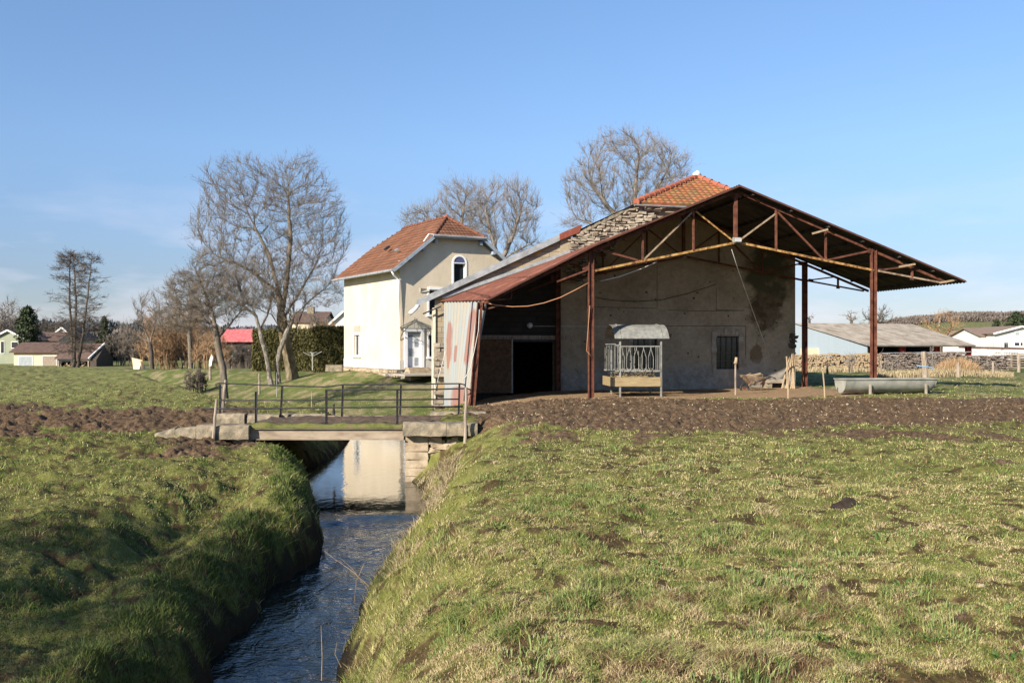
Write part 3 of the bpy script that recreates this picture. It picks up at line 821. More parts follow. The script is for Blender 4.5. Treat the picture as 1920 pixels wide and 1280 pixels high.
tuft_field('dead_grass', cs, 80, (0.06, 0.19), 0.17, [(0.22, 0.17, 0.10), (0.44, 0.36, 0.22)], 1.3, 'dead straw coloured grass hanging over the right stream bank')
cs = []
for yy_ in np.arange(5.5, 23, 0.10):
    x = float(np.interp(yy_, LY, LX))
    cs.append((x - 0.35 + random.uniform(-0.35, 0.15), yy_, random.uniform(0.6, 1.2)))
tuft_field('bank_grass', cs, 80, (0.05, 0.12), 0.18, [(0.05, 0.085, 0.02), (0.17, 0.20, 0.055)], 1.0, 'long green grass on the rim of the left stream bank')

# ------------------------------------------------------------------ barn frame
CA, SA = math.cos(math.radians(8.97)), math.sin(math.radians(8.97))
BO = np.array([2.497, 31.5, -1.72])
BYAW = math.radians(8.97)
def BX(V):
    V = np.asarray(V, float).reshape(-1, 3)
    return np.stack([BO[0] + CA * V[:, 0] - SA * V[:, 1], BO[1] + SA * V[:, 0] + CA * V[:, 1], V[:, 2]], -1)
def BL(px, py, v=0.0):
    k = (px - 960) / F
    u = (k * (BO[1] + CA * v) - BO[0] + SA * v) / (CA - SA * k)
    Y = BO[1] + CA * v + SA * u
    return np.array([u, v, (HOR - py) / F * Y])

def wall_cells(mb, u0, u1, zb, top, holes, v0, v1, extra=()):
    """one closed wall from u0 to u1 between v0 and v1, top(u) piecewise linear, rectangular holes (ua,ub,za,zb)"""
    us = sorted(set([u0, u1] + [h[0] for h in holes] + [h[1] for h in holes] + [e for e in extra if u0 < e < u1]))
    zs = sorted(set([zb] + [z for h in holes for z in h[2:4] if z > zb]))
    nu, nz = len(us), len(zs) + 1
    V = []
    for v in (v0, v1):
        for u in us:
            for k in range(nz): V.append((u, v, zs[k] if k < nz - 1 else top(u)))
    I = lambda s, i, k: s * nu * nz + i * nz + k
    solid = lambda i, k: 0 <= i < nu - 1 and 0 <= k < nz - 1 and not any(h[0] < (us[i] + us[i + 1]) / 2 < h[1] and h[2] < (zs[k] + (zs[k + 1] if k < nz - 2 else 99)) / 2 < h[3] for h in holes)
    Fs = []
    for i in range(nu - 1):
        for k in range(nz - 1):
            if not solid(i, k): continue
            Fs.append((I(0, i, k), I(0, i + 1, k), I(0, i + 1, k + 1), I(0, i, k + 1)))
            Fs.append((I(1, i, k), I(1, i, k + 1), I(1, i + 1, k + 1), I(1, i + 1, k)))
            if not solid(i - 1, k): Fs.append((I(0, i, k), I(0, i, k + 1), I(1, i, k + 1), I(1, i, k)))
            if not solid(i + 1, k): Fs.append((I(0, i + 1, k), I(1, i + 1, k), I(1, i + 1, k + 1), I(0, i + 1, k + 1)))
            if not solid(i, k - 1): Fs.append((I(0, i, k), I(1, i, k), I(1, i + 1, k), I(0, i + 1, k)))
            if not solid(i, k + 1): Fs.append((I(0, i, k + 1), I(0, i + 1, k + 1), I(1, i + 1, k + 1), I(1, i, k + 1)))
    mb.add(V, Fs)

def tile_slope(name, mat, parent, xf, O, E, S, width, rows, lo, hi, tw=0.25, amp=0.03, saw=0.035, nrm=None):
    """rows of real tiles. O corner at the eave, E unit along the eave, S unit up the slope, lo/hi(t) limits along E at slope fraction t"""
    O, E, S = [np.array(a, float) for a in (O, E, S)]
    Nn = np.cross(E, S); Nn /= np.linalg.norm(Nn)
    if Nn[2] < 0: Nn = -Nn
    V = []; Fq = []; A = []; n0 = 0
    th_ = width / rows
    for j in range(rows):
        t0, t1 = j / rows, (j + 1) / rows
        tm = (t0 + t1) / 2
        a, b = lo(tm), hi(tm)
        if b - a < 0.05: continue
        k = max(2, int((b - a) / tw * 5))
        x = np.linspace(a, b, k)
        pr = amp * np.abs(np.sin(np.pi * x / tw))
        for kk, (tt, off) in enumerate(((t0, -0.05), (t0, saw), (t1, 0.0))):
            zz = off + (pr if kk != 0 else 0)
            V.append(O + x[:, None] * E + (tt * width) * S + (np.zeros(k) + zz)[:, None] * Nn)
            A.append(np.stack([x / tw, np.full(k, j + 0.5), np.zeros(k)], -1))
        i = np.arange(k - 1)
        for r_ in range(2):
            Fq.append(np.stack([n0 + r_ * k + i, n0 + r_ * k + i + 1, n0 + (r_ + 1) * k + i + 1, n0 + (r_ + 1) * k + i], -1))
        n0 += 3 * k
    V = np.concatenate(V); V = xf(V) if xf else V
    if parent is not None:
        loc, rz = frame_of(parent); V = V - loc
        a, b = math.cos(-rz), math.sin(-rz); V = V @ np.array([[a, b, 0], [-b, a, 0], [0, 0, 1]])
    o = mesh_obj(name, V, [np.concatenate(Fq)], mat, parent, False)
    at = o.data.attributes.new('tile', 'FLOAT_VECTOR', 'POINT')
    at.data.foreach_set('vector', np.concatenate(A).astype(np.float32).ravel())
    return o

def corr_sheet(mb, c00, c10, c11, c01, waves, amp=0.025, na_=6, thick=0.012, sag=0.0):
    """c00->c10 runs down the slope, c00->c01 runs across the corrugations"""
    c00, c10, c11, c01 = [np.array(c, float) for c in (c00, c10, c11, c01)]
    nb_ = int(waves * 6)
    a = np.linspace(0, 1, na_ + 1); b = np.linspace(0, 1, nb_ + 1)
    A_, B_ = np.meshgrid(a, b, indexing='ij')
    G = ((1 - A_) * (1 - B_))[..., None] * c00 + (A_ * (1 - B_))[..., None] * c10 + (A_ * B_)[..., None] * c11 + ((1 - A_) * B_)[..., None] * c01
    nn = np.cross(c10 - c00, c01 - c00); nn /= np.linalg.norm(nn)
    if nn[2] < 0: nn = -nn
    G = G + (amp * np.sin(B_ * waves * 2 * np.pi))[..., None] * nn + (-sag * np.sin(A_ * np.pi))[..., None] * np.array([0, 0, 1])
    W = nb_ + 1
    v = np.concatenate([G.reshape(-1, 3), (G - nn * thick).reshape(-1, 3)]); off = (na_ + 1) * W
    fs = []
    for i in range(na_):
        for j in range(nb_):
            k = i * W + j
            fs.append((k, k + 1, k + W + 1, k + W)); fs.append((off + k, off + k + W, off + k + W + 1, off + k + 1))
    for j in range(nb_):
        k = na_ * W + j; fs.append((k, k + 1, off + k + 1, off + k)); fs.append((j, off + j, off + j + 1, j + 1))
    for i in range(na_):
        k = i * W; fs.append((k, k + W, off + k + W, off + k)); k += nb_; fs.append((k, off + k, off + k + W, k + W))
    mb.add(v, fs)

# ------------------------------------------------------------------ the old barn
barn = thing('barn', 'old stone and render barn with dark arched roof shelter built against its gable', 'barn', (BO[0], BO[1], BO[2]), BYAW)
barn['label'] = 'old farm barn with flaking rendered gable, dry stone parapet and lichened orange tile hip'
V0, V1 = 5.5, 5.95
def top_main(u):
    return float(np.interp(u, [-5.2, 0.15, 0.65, 3.2, 8.0, 9.45], [1.52, 3.98, 4.05, 5.3, 5.24, 3.95]))
wa = BL(1343, 692, V0); wb = BL(1385, 630, V0)
va = BL(1187, 690, V0); vb = BL(1232, 628, V0)
da = BL(952, 735, V0); db = BL(1040, 636, V0)
W1 = (wa[0], wb[0], wa[2], wb[2]); W2 = (va[0], vb[0], va[2], vb[2]); D1 = (da[0], db[0], -2.3, db[2])
mb = MB(BX); wall_cells(mb, 0.15, 9.4, -2.3, top_main, [W1, W2], V0, V1, (0.65, 3.2, 8.0))
mb.build('gable_wall', M['barn_wall'], barn)
mb = MB(BX); wall_cells(mb, -4.5, 0.15, -2.3, lambda u: top_main(u) - 0.02, [D1], V0 + 0.05, V1, ())
mb.build('block_wall', M['blocks'], barn)
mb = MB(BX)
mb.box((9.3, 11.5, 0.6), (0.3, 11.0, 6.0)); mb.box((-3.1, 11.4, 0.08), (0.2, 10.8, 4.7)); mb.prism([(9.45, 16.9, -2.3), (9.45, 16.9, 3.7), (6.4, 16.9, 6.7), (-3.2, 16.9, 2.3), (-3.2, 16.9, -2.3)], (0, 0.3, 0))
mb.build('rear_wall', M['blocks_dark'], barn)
# dark coat painting the shelter's shade onto the block wall, wood lintel, sliding track
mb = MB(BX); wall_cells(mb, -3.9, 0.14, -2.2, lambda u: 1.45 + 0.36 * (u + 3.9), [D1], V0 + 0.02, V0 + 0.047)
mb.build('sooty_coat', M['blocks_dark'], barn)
a = BL(885, 632, V0); b = BL(1072, 632, V0)
mb = MB(BX); mb.beam((a[0], V0 - 0.02, a[2]), (b[0], V0 - 0.02, a[2] - 0.02), 0.1, 0.16); mb.build('lintel', M['wood_post'], barn)
a = BL(890, 639, V0 - 0.2); b = BL(1040, 639, V0 - 0.2)
mb = MB(BX); mb.beam((a[0], V0 - 0.16, a[2]), (b[0], V0 - 0.16, a[2]), 0.05, 0.07); mb.build('door_track', M['iron'], barn)
a = BL(893, 737, V0 - 0.25); b = BL(960, 636, V0 - 0.25)
mb = MB(BX); mb.box(((a[0] + b[0]) / 2, V0 - 0.22, (a[2] + b[2]) / 2), (b[0] - a[0], 0.03, b[2] - a[2]))
sd_ = mb.build('sliding_door', M['chipboard'], barn, label='brown chipboard sliding door')
mb = MB(BX); mb.beam((b[0] + 0.012, V0 - 0.23, a[2]), (b[0] + 0.012, V0 - 0.23, b[2]), 0.05, 0.025); mb.build('edge_strip', M['galv'], sd_)
# roofs
def roof_slab(mb, pts, th=0.12):
    mb.prism(pts, (0, 0, th))
mb = MB(BX)
corr_sheet(mb, (0.62, 6.3, 4.25), (-3.3, 6.3, 2.42), (-3.3, 17.2, 2.42), (0.62, 17.2, 4.25), 60, 0.03, 4)
corr_sheet(mb, (0.62, 5.45, 4.25), (-5.15, 5.45, 1.55), (-5.15, 6.3, 1.55), (0.62, 6.3, 4.25), 5, 0.02, 4)
mb.build('lean_to_roof', M['zinc'], barn)
mb = MB(BX)
mb.prism([(-5.16, 5.38, 1.42), (0.1, 5.38, 3.88), (0.1, 5.38, 4.12), (-5.16, 5.38, 1.66)], (0, -0.025, 0))
mb.prism([(-5.16, 5.62, 1.60), (0.1, 5.62, 4.06), (0.1, 5.62, 4.10), (-5.16, 5.62, 1.64)], (0, -0.24, 0))
mb.build('verge_flashing', M['zinc'], barn)
mb = MB(BX)
mb.prism([(0.1, 5.375, 3.89), (0.85, 5.375, 4.2), (0.95, 5.375, 4.5), (0.1, 5.375, 4.14)], (0, -0.03, 0))
mb.build('rusty_flashing', M['rust_flash'], barn, label='rusty end of the flashing against the stone parapet')
mb = MB(BX)
mb.tube([(-5.1, 5.5, 1.46), (-5.13, 5.42, 1.44), (-5.2, 5.2, 1.33), (-5.42, 5.0, 1.16)], 0.075, 10); mb.build('gutter_outlet', M['white_paint'], barn, True)
mb = MB(BX); mb.tube([(-4.95, 5.3, 1.15), (-4.3, 5.3, 1.42)], 0.03, 6); mb.build('hanging_bar', M['iron'], barn)
# hip roof of orange tiles
apx = np.array([6.4, 8.2, 6.85]); hl_ = np.array([3.0, 5.25, 5.32]); hr_ = np.array([8.35, 5.25, 5.22])
Ee = (hr_ - hl_); Wd = np.linalg.norm(Ee); Ee /= Wd
foot = hl_ + Ee * ((apx - hl_) @ Ee); Ss = apx - foot; Sl = np.linalg.norm(Ss); Ss /= Sl
af = (apx - hl_) @ Ee
tile_slope('hip_tiles', M['tile_barn'], barn, BX, hl_, Ee, Ss, Sl, 12, lambda t: af * t, lambda t: Wd - (Wd - af) * t, 0.24, 0.035, 0.04)
mb = MB(BX)
bk = np.array([6.4, 17.2, 6.85])
mb.add([hl_, apx, bk, (0.5, 17.2, 4.15), (0.5, 5.6, 4.15), hr_, (9.7, 17.2, 3.7), (9.7, 5.6, 3.7)], [(0, 1, 2, 3, 4), (1, 5, 7, 6, 2)])
mb.build('main_roof', M['ridge_tile'], barn)
def ridge_tiles(name, p, q, xf, parent, r=0.11, step=0.38, mat=None):
    p, q = np.array(p, float), np.array(q, float); L = np.linalg.norm(q - p); n = int(L / step)
    mb = MB(xf)
    for i in range(n):
        a = p + (q - p) * i / n; b = p + (q - p) * (i + 1.08) / n
        mb.tube([a, a + (b - a) * 0.14, a + (b - a) * 0.15, b], [r * 1.22, r * 1.22, r, r * 0.9], 9)
    return mb.build(name, mat or M['ridge_tile'], parent, False)
ridge_tiles('hip_ridge', hl_ + (0, 0, 0.05), apx + (0, 0, 0.05), BX, barn)
ridge_tiles('hip_ridge', hr_ + (0, 0, 0.05), apx + (0, 0, 0.05), BX, barn)
mb = MB(BX); mb.tube([apx + (-0.14, -0.05, 0.06), apx + (0.0, 0, 0.14), apx + (0.14, 0.05, 0.06)], [0.1, 0.16, 0.1], 8); mb.build('ridge_cap', M['white_wall'], barn, True, 'pale mortar cap on the hip apex')
mb = MB(BX)
g0 = hl_ + (-0.1, -0.08, -0.06); g1 = hr_ + (0, -0.08, -0.06)
k = 8
pr = [(math.cos(a) * 0.07, math.sin(a) * 0.07) for a in np.linspace(math.pi, 2 * math.pi, k)]
pr += [(x * 0.86, y * 0.86) for x, y in pr[::-1]]
mb.prism([g0 + (0, y, z) for y, z in pr], g1 - g0)
mb.build('gutter', M['zinc'], barn)
# rubble courses of the bared parapet, laid stone by stone in front of the wall and cropped to the slope
mb = MB(BX); z = 2.3; row = 0
while z < 5.4:
    h = random.uniform(0.07, 0.13); u = 0.15 + random.uniform(0, .2)
    while u < 5.2:
        w_ = random.uniform(0.12, 0.36); uc = u + w_ / 2
        right = np.interp(z, [2.8, 3.4, 4.2, 4.8, 5.2], [1.6, 2.0, 3.0, 3.9, 4.2]) + random.uniform(-.15, .15)
        if uc > 0.45 and z + h < float(np.interp(uc, [0.45, 3.2, 5], [4.0, 5.32, 5.2])) + 0.04 and uc < right:
            mb.box((uc, V0 - 0.035 + random.uniform(-0.05, 0.03), z + h / 2 + .025 * math.sin(u * 3 + z)), (w_ - 0.035, 0.16, h * random.uniform(.72, 1.02) - 0.02), jit=0.028, ry=random.uniform(-.03, .03))
        u += w_
    z += h
mb.build('dry_stone_face', M['rubble'], barn)
mb = MB(BX)                                      # coping stones along the slope
for i in range(13):
    t = i / 13; u = 0.75 + t * 2.35
    mb.box((u + 0.09, 5.68, 4.17 + (u - 0.75) * 0.50), (0.24, 0.62, 0.09), ry=-0.46, jit=0.02)
mb.build('coping_stones', M['slab'], barn)
# left end of the wall: rubble foot
mb = MB(BX); z = -2.25
while z < -0.05:
    h = random.uniform(0.10, 0.20); u = -4.56
    while u < -3.85:
        w_ = random.uniform(0.15, 0.42)
        if not (z < -1.2 and random.random() < 0.18):
            mb.box((u + w_ / 2, V0 - 0.03 + random.uniform(-0.05, 0.03), z + h / 2), (w_ - 0.02, 0.22, h - 0.02), jit=0.02)
        u += w_
    z += h
mb.build('rubble_foot', M['rubble'], barn, label='crumbling rubble at the foot of the wall end')
mb = MB(BX)
mb.box((-4.53, 5.75, -0.4), (0.1, 0.55, 3.55)); mb.build('corner_render', M['house_wall'], barn)
# windows with bars
for (h_, lab) in ((W1, 'barred window right of the hay rack'), (W2, 'barred window behind the hay rack')):
    ua, ub, za, zb_ = h_
    mb = MB(BX)
    t_ = 0.05
    for c_, s_ in ((((ua + ub) / 2, V0 + .12, za + t_ / 2), (ub - ua, .06, t_)), (((ua + ub) / 2, V0 + .12, zb_ - t_ / 2), (ub - ua, .06, t_)),
                   ((ua + t_ / 2, V0 + .12, (za + zb_) / 2), (t_, .06, zb_ - za - 2 * t_)), ((ub - t_ / 2, V0 + .12, (za + zb_) / 2), (t_, .06, zb_ - za - 2 * t_))):
        mb.box(c_, s_)
    wf = mb.build('window', M['iron'], barn, label=lab)
    mb = MB(BX); mb.box(((ua + ub) / 2, V0 + .125, (za + zb_) / 2), (ub - ua - .1, .015, zb_ - za - .1)); mb.build('pane', M['glass'], wf)
    mb = MB(BX)
    for i in range(1, 4):
        u = ua + (ub - ua) * i / 4; mb.beam((u, V0 + .06, za), (u, V0 + .06, zb_), .022, .022)
    for i in range(1, 4):
        z = za + (zb_ - za) * i / 4; mb.beam((ua, V0 + .055, z), (ub, V0 + .055, z), .03, .03)
    mb.build('window_bars', M['bar_dark'], wf)
    mb = MB(BX)
    for s_, x in ((-1, ua), (1, ub)):
        z = za - 0.1
        while z < zb_ + .12:
            h = random.uniform(.14, .28); mb.box((x + s_ * .09, V0 - .005, z + h / 2), (random.uniform(.14, .2), .06, h - .01), jit=.015); z += h
    for i in range(6): mb.box((ua + (ub - ua) * (i + .5) / 6, V0 - .005, zb_ + .13 + .05 * math.sin(math.pi * (i + .5) / 6)), ((ub - ua) / 6 - .01, .06, .22), jit=.015)
    mb.build('surround', M['concrete'], wf)
# wall seams and recessed old openings
mb = MB(BX)
for (x0, y0, x1, y1) in ((1100, 500, 1100, 575), (1232, 500, 1232, 575), (1100, 575, 1232, 578), (1252, 581, 1310, 583), (1310, 583, 1395, 582), (1398, 612, 1398, 672), (1230, 611, 1398, 611), (1343, 540, 1343, 581), (1343, 581, 1395, 582)):
    a = BL(x0, y0, V0 - .004); b = BL(x1, y1, V0 - .004); mb.beam(a, b, .012, .02)
mb.build('render_seams', M['mortar'], barn)
for i in range(46):
    mb = MB(BX); a = BL(random.uniform(1060, 1480), random.uniform(500, 715), V0); s = random.uniform(.015, .05)
    pts = [(a[0] + s * random.uniform(.5, 1.6) * math.cos(t), V0 - .004, a[2] + s * random.uniform(.5, 1.3) * math.sin(t)) for t in np.linspace(0, 6.28, 8)[:-1]]
    mb.prism(pts, (0, .02, 0)); mb.build('render_chip', M['mortar'], barn)
# lamp and its wire on the block wall
a = BL(993, 610, V0)
mb = MB(BX); mb.tube([(a[0], V0, a[2]), (a[0], V0 - .06, a[2]), (a[0], V0 - .11, a[2]), (a[0], V0 - .15, a[2])], [.11, .11, .085, .03], 14)
lamp = mb.build('wall_lamp', M['lamp_glass'], barn, True)
mb = MB(BX); mb.tube([(a[0] + .02, V0, a[2] - .02), (a[0] + .02, V0 - .03, a[2] - .02)], .13, 14); mb.build('lamp_base', M['iron'], lamp)
b = BL(1230, 612, V0)
mb = MB(BX); mb.beam((a[0] + .1, V0 - .02, a[2] - .03), (b[0], V0 - .02, b[2]), .015, .015); mb.build('lamp_conduit', M['wire'], barn)
# damp ragged hole near the right corner
a = BL(1484, 640, V0)
mb = MB(BX)
for i in range(9): mb.box((9.3 + random.uniform(-.08, .1), V0 - .03, a[2] + random.uniform(-.2, .25)), (.18, .12, .12), jit=.04)
mb.build('broken_corner', M['mortar'], barn)

# ------------------------------------------------------------------ open shelter against the gable
sh = thing('open_shelter', 'open steel shelter with rusty posts and trussed corrugated roof on the barn gable', 'shelter', (BO[0], BO[1], BO[2]), BYAW)
VR = 5.15
pt = {}
def post(u, v, z0, z1, lab=None, w=0.16, top=None):
    mb = MB(BX)
    tu, tv = top if top else (u, v)
    mb.ibeam((u, v, z0), (tu, tv, z1), w, w * 1.05, 0.016, up=(1, 0, 0))
    return mb.build('post', M['rust'], sh, label=lab)
zr_ = lambda u: float(np.interp(u, [-3.5, 0, 4.8, 9.6, 12.65], [1.36, 3.0, 5.02, 3.2, 2.06]))     # underside of the roof at the front
zb_r = lambda u: float(np.interp(u, [-4.3, 0, 4.8, 9.6, 12.65], [1.52, 3.08, 5.02, 3.2, 2.06]))    # at the back
post(0.0, 0.0, -2.0, 3.0)
post(9.6, 0.0, -2.0, 3.2)
post(0.0, VR, -2.0, 3.05)
post(9.62, VR, -2.0, 3.2)
a = BL(884, 764, 0); b = BL(900, 566, 0)
post(a[0], 0, a[2] - .2, b[2], 'post leaning inwards at the low end of the roof', 0.16, (b[0], 0))
a2 = BL(870, 752, 0.1); b2 = BL(886, 566, 0.1)
mb = MB(BX); mb.tube([a2, b2], .022, 6); mb.build('prop_bar', M['iron'], sh)
for c_, s_ in (((0.05, -0.05, -1.74), (0.5, 0.45, 0.14)), ((9.75, VR - .02, -1.66), (0.75, 0.42, 0.16)), ((9.65, 0, -1.66), (0.4, 0.4, 0.16))):
    mb = MB(BX); mb.box(c_, s_, jit=.02); mb.build('post_footing', M['concrete'], sh)

def truss(v, lit):
    B = lambda px, py: BL(px, py, 0) * (1, 0, 1) + np.array([0, v, 0])
    root = None
    mb = MB(BX)
    for (x0, y0, x1, y1) in ((900, 572, 1108, 474), (1110, 472, 1378, 360), (1382, 360, 1638, 471), (1640, 472, 1775, 530)):
        mb.beam(B(x0, y0), B(x1, y1), .07, .08)
    chord = mb.build('truss', M['rust'], sh, label='front truss of the shelter' if lit else 'rear truss against the gable')
    def bars(name, lst, mat, w=.06, h=.06):
        for (x0, y0, x1, y1) in lst:
            mb = MB(BX); mb.beam(B(x0, y0), B(x1, y1), w, h); mb.build(name, mat, chord)
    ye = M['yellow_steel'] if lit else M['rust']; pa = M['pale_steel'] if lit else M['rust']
    bars('bottom_chord', ((1112, 508, 1378, 455), (1386, 455, 1638, 507)), ye, .07, .07)
    bars('bottom_chord', ((1642, 507, 1765, 530),), pa, .06, .055)
    bars('king_post', ((1379, 362, 1379, 452),), M['rust'], .11, .11)
    bars('strut', ((1205, 432, 1205, 489), (1300, 393, 1300, 471), (1455, 393, 1455, 470), (1548, 432, 1548, 488), (1710, 500, 1710, 520)), M['rust'], .06, .07)
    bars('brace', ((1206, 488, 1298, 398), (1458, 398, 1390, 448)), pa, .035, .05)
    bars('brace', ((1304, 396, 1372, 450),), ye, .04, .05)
    bars('brace', ((1124, 468, 1196, 488), (1458, 398, 1543, 486), (1548, 488, 1632, 470)), M['rust'], .05, .06)
    bars('brace', ((1044, 528, 1104, 505), (1642, 507, 1706, 499)), M['rust'] if not lit else M['rust'], .05, .05)
    for (x, y, w_, h_) in ((1120, 467, .25, .16), (1098, 500, .2, .2), (1382, 366, .3, .16), (1205, 490, .3, .07), (1548, 489, .3, .08), (1632, 470, .25, .16), (1652, 507, .2, .12), (1710, 522, .14, .1)):
        c = B(x, y); mb = MB(BX); mb.box(c + (0, .0, 0), (w_, .02, h_), ry=.1); mb.build('gusset_plate', M['rust'], chord)
    return chord
truss(0.0, True)
truss(VR, False)
# tie between chord end and outrigger at left
mb = MB(BX)
for (x0, y0, x1, y1) in ((904, 564, 958, 560), (958, 562, 960, 548), (906, 581, 942, 571)):
    mb.beam(BL(x0, y0, 0.1), BL(x1, y1, 0.1), .035, .045)
mb.box(BL(906, 572, 0.05), (.09, .05, .32)); mb.build('bent_bracket', M['rust'], sh)
# purlins
for u in (-3.3, -2.0, -0.8, 0.5, 1.75, 3.0, 4.3, 5.3, 6.6, 7.9, 9.1, 10.4, 11.6, 12.4):
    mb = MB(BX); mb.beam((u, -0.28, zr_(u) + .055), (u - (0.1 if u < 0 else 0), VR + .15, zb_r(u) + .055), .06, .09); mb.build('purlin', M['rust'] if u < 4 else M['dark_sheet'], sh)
# roofs
def rf(u, v, dz=0.13):
    return (u, v, (zr_(u) if v < 2 else zb_r(u)) + dz)
mb = MB(BX)
corr_sheet(mb, rf(0.0, -.35), (-3.32, -.32, 1.42), (-4.32, VR + .36, 1.62), rf(0.0, VR + .36), 30, .022, 6)
corr_sheet(mb, rf(4.85, -.35, .12), rf(-0.05, -.35, .155), rf(-0.05, VR + .36, .155), rf(4.85, VR + .36, .12), 30, .022, 3)
mb.build('roof_sheets', M['rust_roof'], sh, label='rusty corrugated left slope')
mb = MB(BX)
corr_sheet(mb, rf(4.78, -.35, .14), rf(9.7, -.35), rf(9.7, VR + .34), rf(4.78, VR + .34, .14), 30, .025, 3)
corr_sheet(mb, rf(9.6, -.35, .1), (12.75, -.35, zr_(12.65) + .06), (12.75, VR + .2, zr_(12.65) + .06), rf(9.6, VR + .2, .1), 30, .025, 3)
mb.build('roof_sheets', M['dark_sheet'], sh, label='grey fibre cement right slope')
mb = MB(BX)
for (a_, b_) in (((4.8, -.36, 5.12), (9.6, -.36, 3.32)), ((9.6, -.36, 3.32), (12.7, -.36, 2.14)), ((4.8, -.36, 5.12), (0, -.36, 3.12)), ((0, -.36, 3.12), (-3.3, -.33, 1.44))):
    mb.beam(a_, b_, .02, .055)
mb.build('verge_board', M['dark_rust'], sh)
mb = MB(BX); mb.beam((-4.25, VR + .33, 1.76), (0.3, VR + .33, 3.40), .03, .12); mb.beam((0.3, VR + .33, 3.40), (3.2, VR + .33, 4.56), .03, .12)
mb.build('wall_flashing', M['zinc'], sh)
for (x0, y0, x1, y1) in ((1686, 500, 1716, 495), (1762, 530, 1790, 525), (1523, 438, 1552, 430)):
    mb = MB(BX); mb.beam(BL(x0, y0, -.2), BL(x1, y1, -.2), .05, .06); mb.build('timber_purlin_end', M['pale_wood'], sh)
# corrugated side sheets, each its own panel
mb = MB(BX)
corr_sheet(mb, (-3.28, 0.1, 1.47), (-3.95, 0.1, -2.1), (-4.2, VR, -2.15), (-4.2, VR, 1.64), 13, .022, 5)
mb.build('side_cladding', M['side_sheet'], sh, label='pale corrugated sheets streaked with rust')
# floodlight at the foot of the king post
a = BL(1382, 450, -0.1)
mb = MB(BX); mb.box(a, (.26, .16, .14), rx=.3); fl = mb.build('floodlight', M['galv'], sh)
mb = MB(BX); mb.box(a + (0, -.10, -.005), (.22, .02, .11), rx=.3); mb.build('lens', M['lamp_glass'], fl)

def catenary(p, q, sag, n=16):
    p, q = np.array(p, float), np.array(q, float); t = np.linspace(0, 1, n)
    pts = p + (q - p) * t[:, None]; pts[:, 2] -= sag * 4 * t * (1 - t); return pts
def cable(name, label, cat, pts, r, mat, group=None):
    mb = MB(BX); mb.tube(pts, r, 5)
    o = mb.build(name, mat, None, True); return tag(o, label, cat, group)
cable('cable', 'orange cable sagging between the low roof end and the tall post', 'cable', [BL(x, y, 0.0) for x, y in ((905, 566), (930, 572), (960, 575), (990, 574), (1020, 568), (1050, 558), (1080, 543), (1104, 530))], .016, M['cable'])
cable('cable', 'pinkish cable slanting down below the truss bottom chord', 'cable', [BL(x, y, 0.3) for x, y in ((1126, 527), (1160, 519), (1200, 505), (1232, 491))], .014, M['wire'])
cable('cable', 'long pale cable running from the floodlight down to the wall foot', 'cable', [BL(1372, 468, .4), BL(1384, 505, 1.5), BL(1405, 565, 3), BL(1425, 620, 4.5), BL(1443, 668, 5.3)], .013, M['wire'])
cable('cable', 'thin dark cable drooping across the gable render', 'cable', [BL(x, y, 5.4) for x, y in ((1115, 557), (1150, 563), (1190, 565), (1240, 562), (1290, 550), (1342, 533))], .012, M['iron'])
cable('cable', 'frayed cord hanging down the tall left post', 'cable', [BL(x, y, -.1) for x, y in ((1106, 573), (1104, 600), (1101, 640), (1100, 658), (1104, 662), (1109, 668))], .012, M['cable'])
cable('cable', 'slack grey cord tied from the leaning post to the bridge railing', 'cable', [BL(x, y, -.15) for x, y in ((899, 580), (897, 620), (890, 655), (882, 690), (874, 705), (868, 712))], .012, M['wire'])
cable('cable', 'taut pale cord slanting across the rubble wall end', 'cable', [BL(x, y, 4.9) for x, y in ((838, 640), (832, 672), (824, 700), (817, 728))], .013, M['wire'])

# ------------------------------------------------------------------ the house
HO = np.array([-6.07, 54.0, -1.55]); HYAW = math.radians(29.0)
HC, HS = math.cos(HYAW), math.sin(HYAW)
def HX(V):
    V = np.asarray(V, float).reshape(-1, 3)
    return np.stack([HO[0] + HC * V[:, 0] - HS * V[:, 1], HO[1] + HS * V[:, 0] + HC * V[:, 1], V[:, 2]], -1)
house = thing('house', 'tall cream rendered house with half hipped red brown tile roof and arched gable window', 'house', HO, HYAW)
HW, HL = 6.8, 9.0
ztop = lambda x: float(np.interp(x, [0, 2.15, 4.65, 6.8], [4.28, 6.0, 6.0, 4.28]))
door_h = (0.42, 1.22, -1.18, 0.75); wlow = (1.72, 2.45, -0.62, 0.62); wmid = (1.72, 2.52, 1.7, 3.1); warch = (3.22, 3.94, 3.3, 4.62)
mb = MB(HX)
wall_cells(mb, 0, HW, -0.78, ztop, [(0.42, 1.22, -0.78, 0.75), wlow, wmid, warch], 0, 0.3, (2.15, 4.65))
mb.build('front_wall', M['house_wall'], house)
mb = MB(HX); wall_cells(mb, 0, HW, -0.78, ztop, [], HL - 0.3, HL, (2.15, 4.65))
mb.build('rear_wall', M['house_wall'], house)
mb = MB(HX)
sw = (6.15, 7.2, -0.62, 0.66)   # side window along y
HXs = lambda V: HX(np.stack([V[:, 1], V[:, 0], V[:, 2]], -1))
mb2 = MB(HXs); wall_cells(mb2, 0.3, HL - 0.3, -0.78, lambda y: 4.26, [sw], 0.0, 0.3)
mb2.build('side_wall', M['house_wall'], house)
mb2 = MB(HXs); wall_cells(mb2, 0.3, HL - 0.3, -0.78, lambda y: 4.26, [], HW - 0.3, HW)
mb2.build('side_wall', M['house_wall'], house)
mb = MB(HX)
mb.prism([(-.03, -.03, -1.3), (0.36, -.03, -1.3), (0.36, -.03, -.78), (-.03, -.03, -.78)], (0, .33, 0))
mb.prism([(1.28, -.03, -1.3), (HW, -.03, -1.3), (HW, -.03, -.78), (1.28, -.03, -.78)], (0, .33, 0))
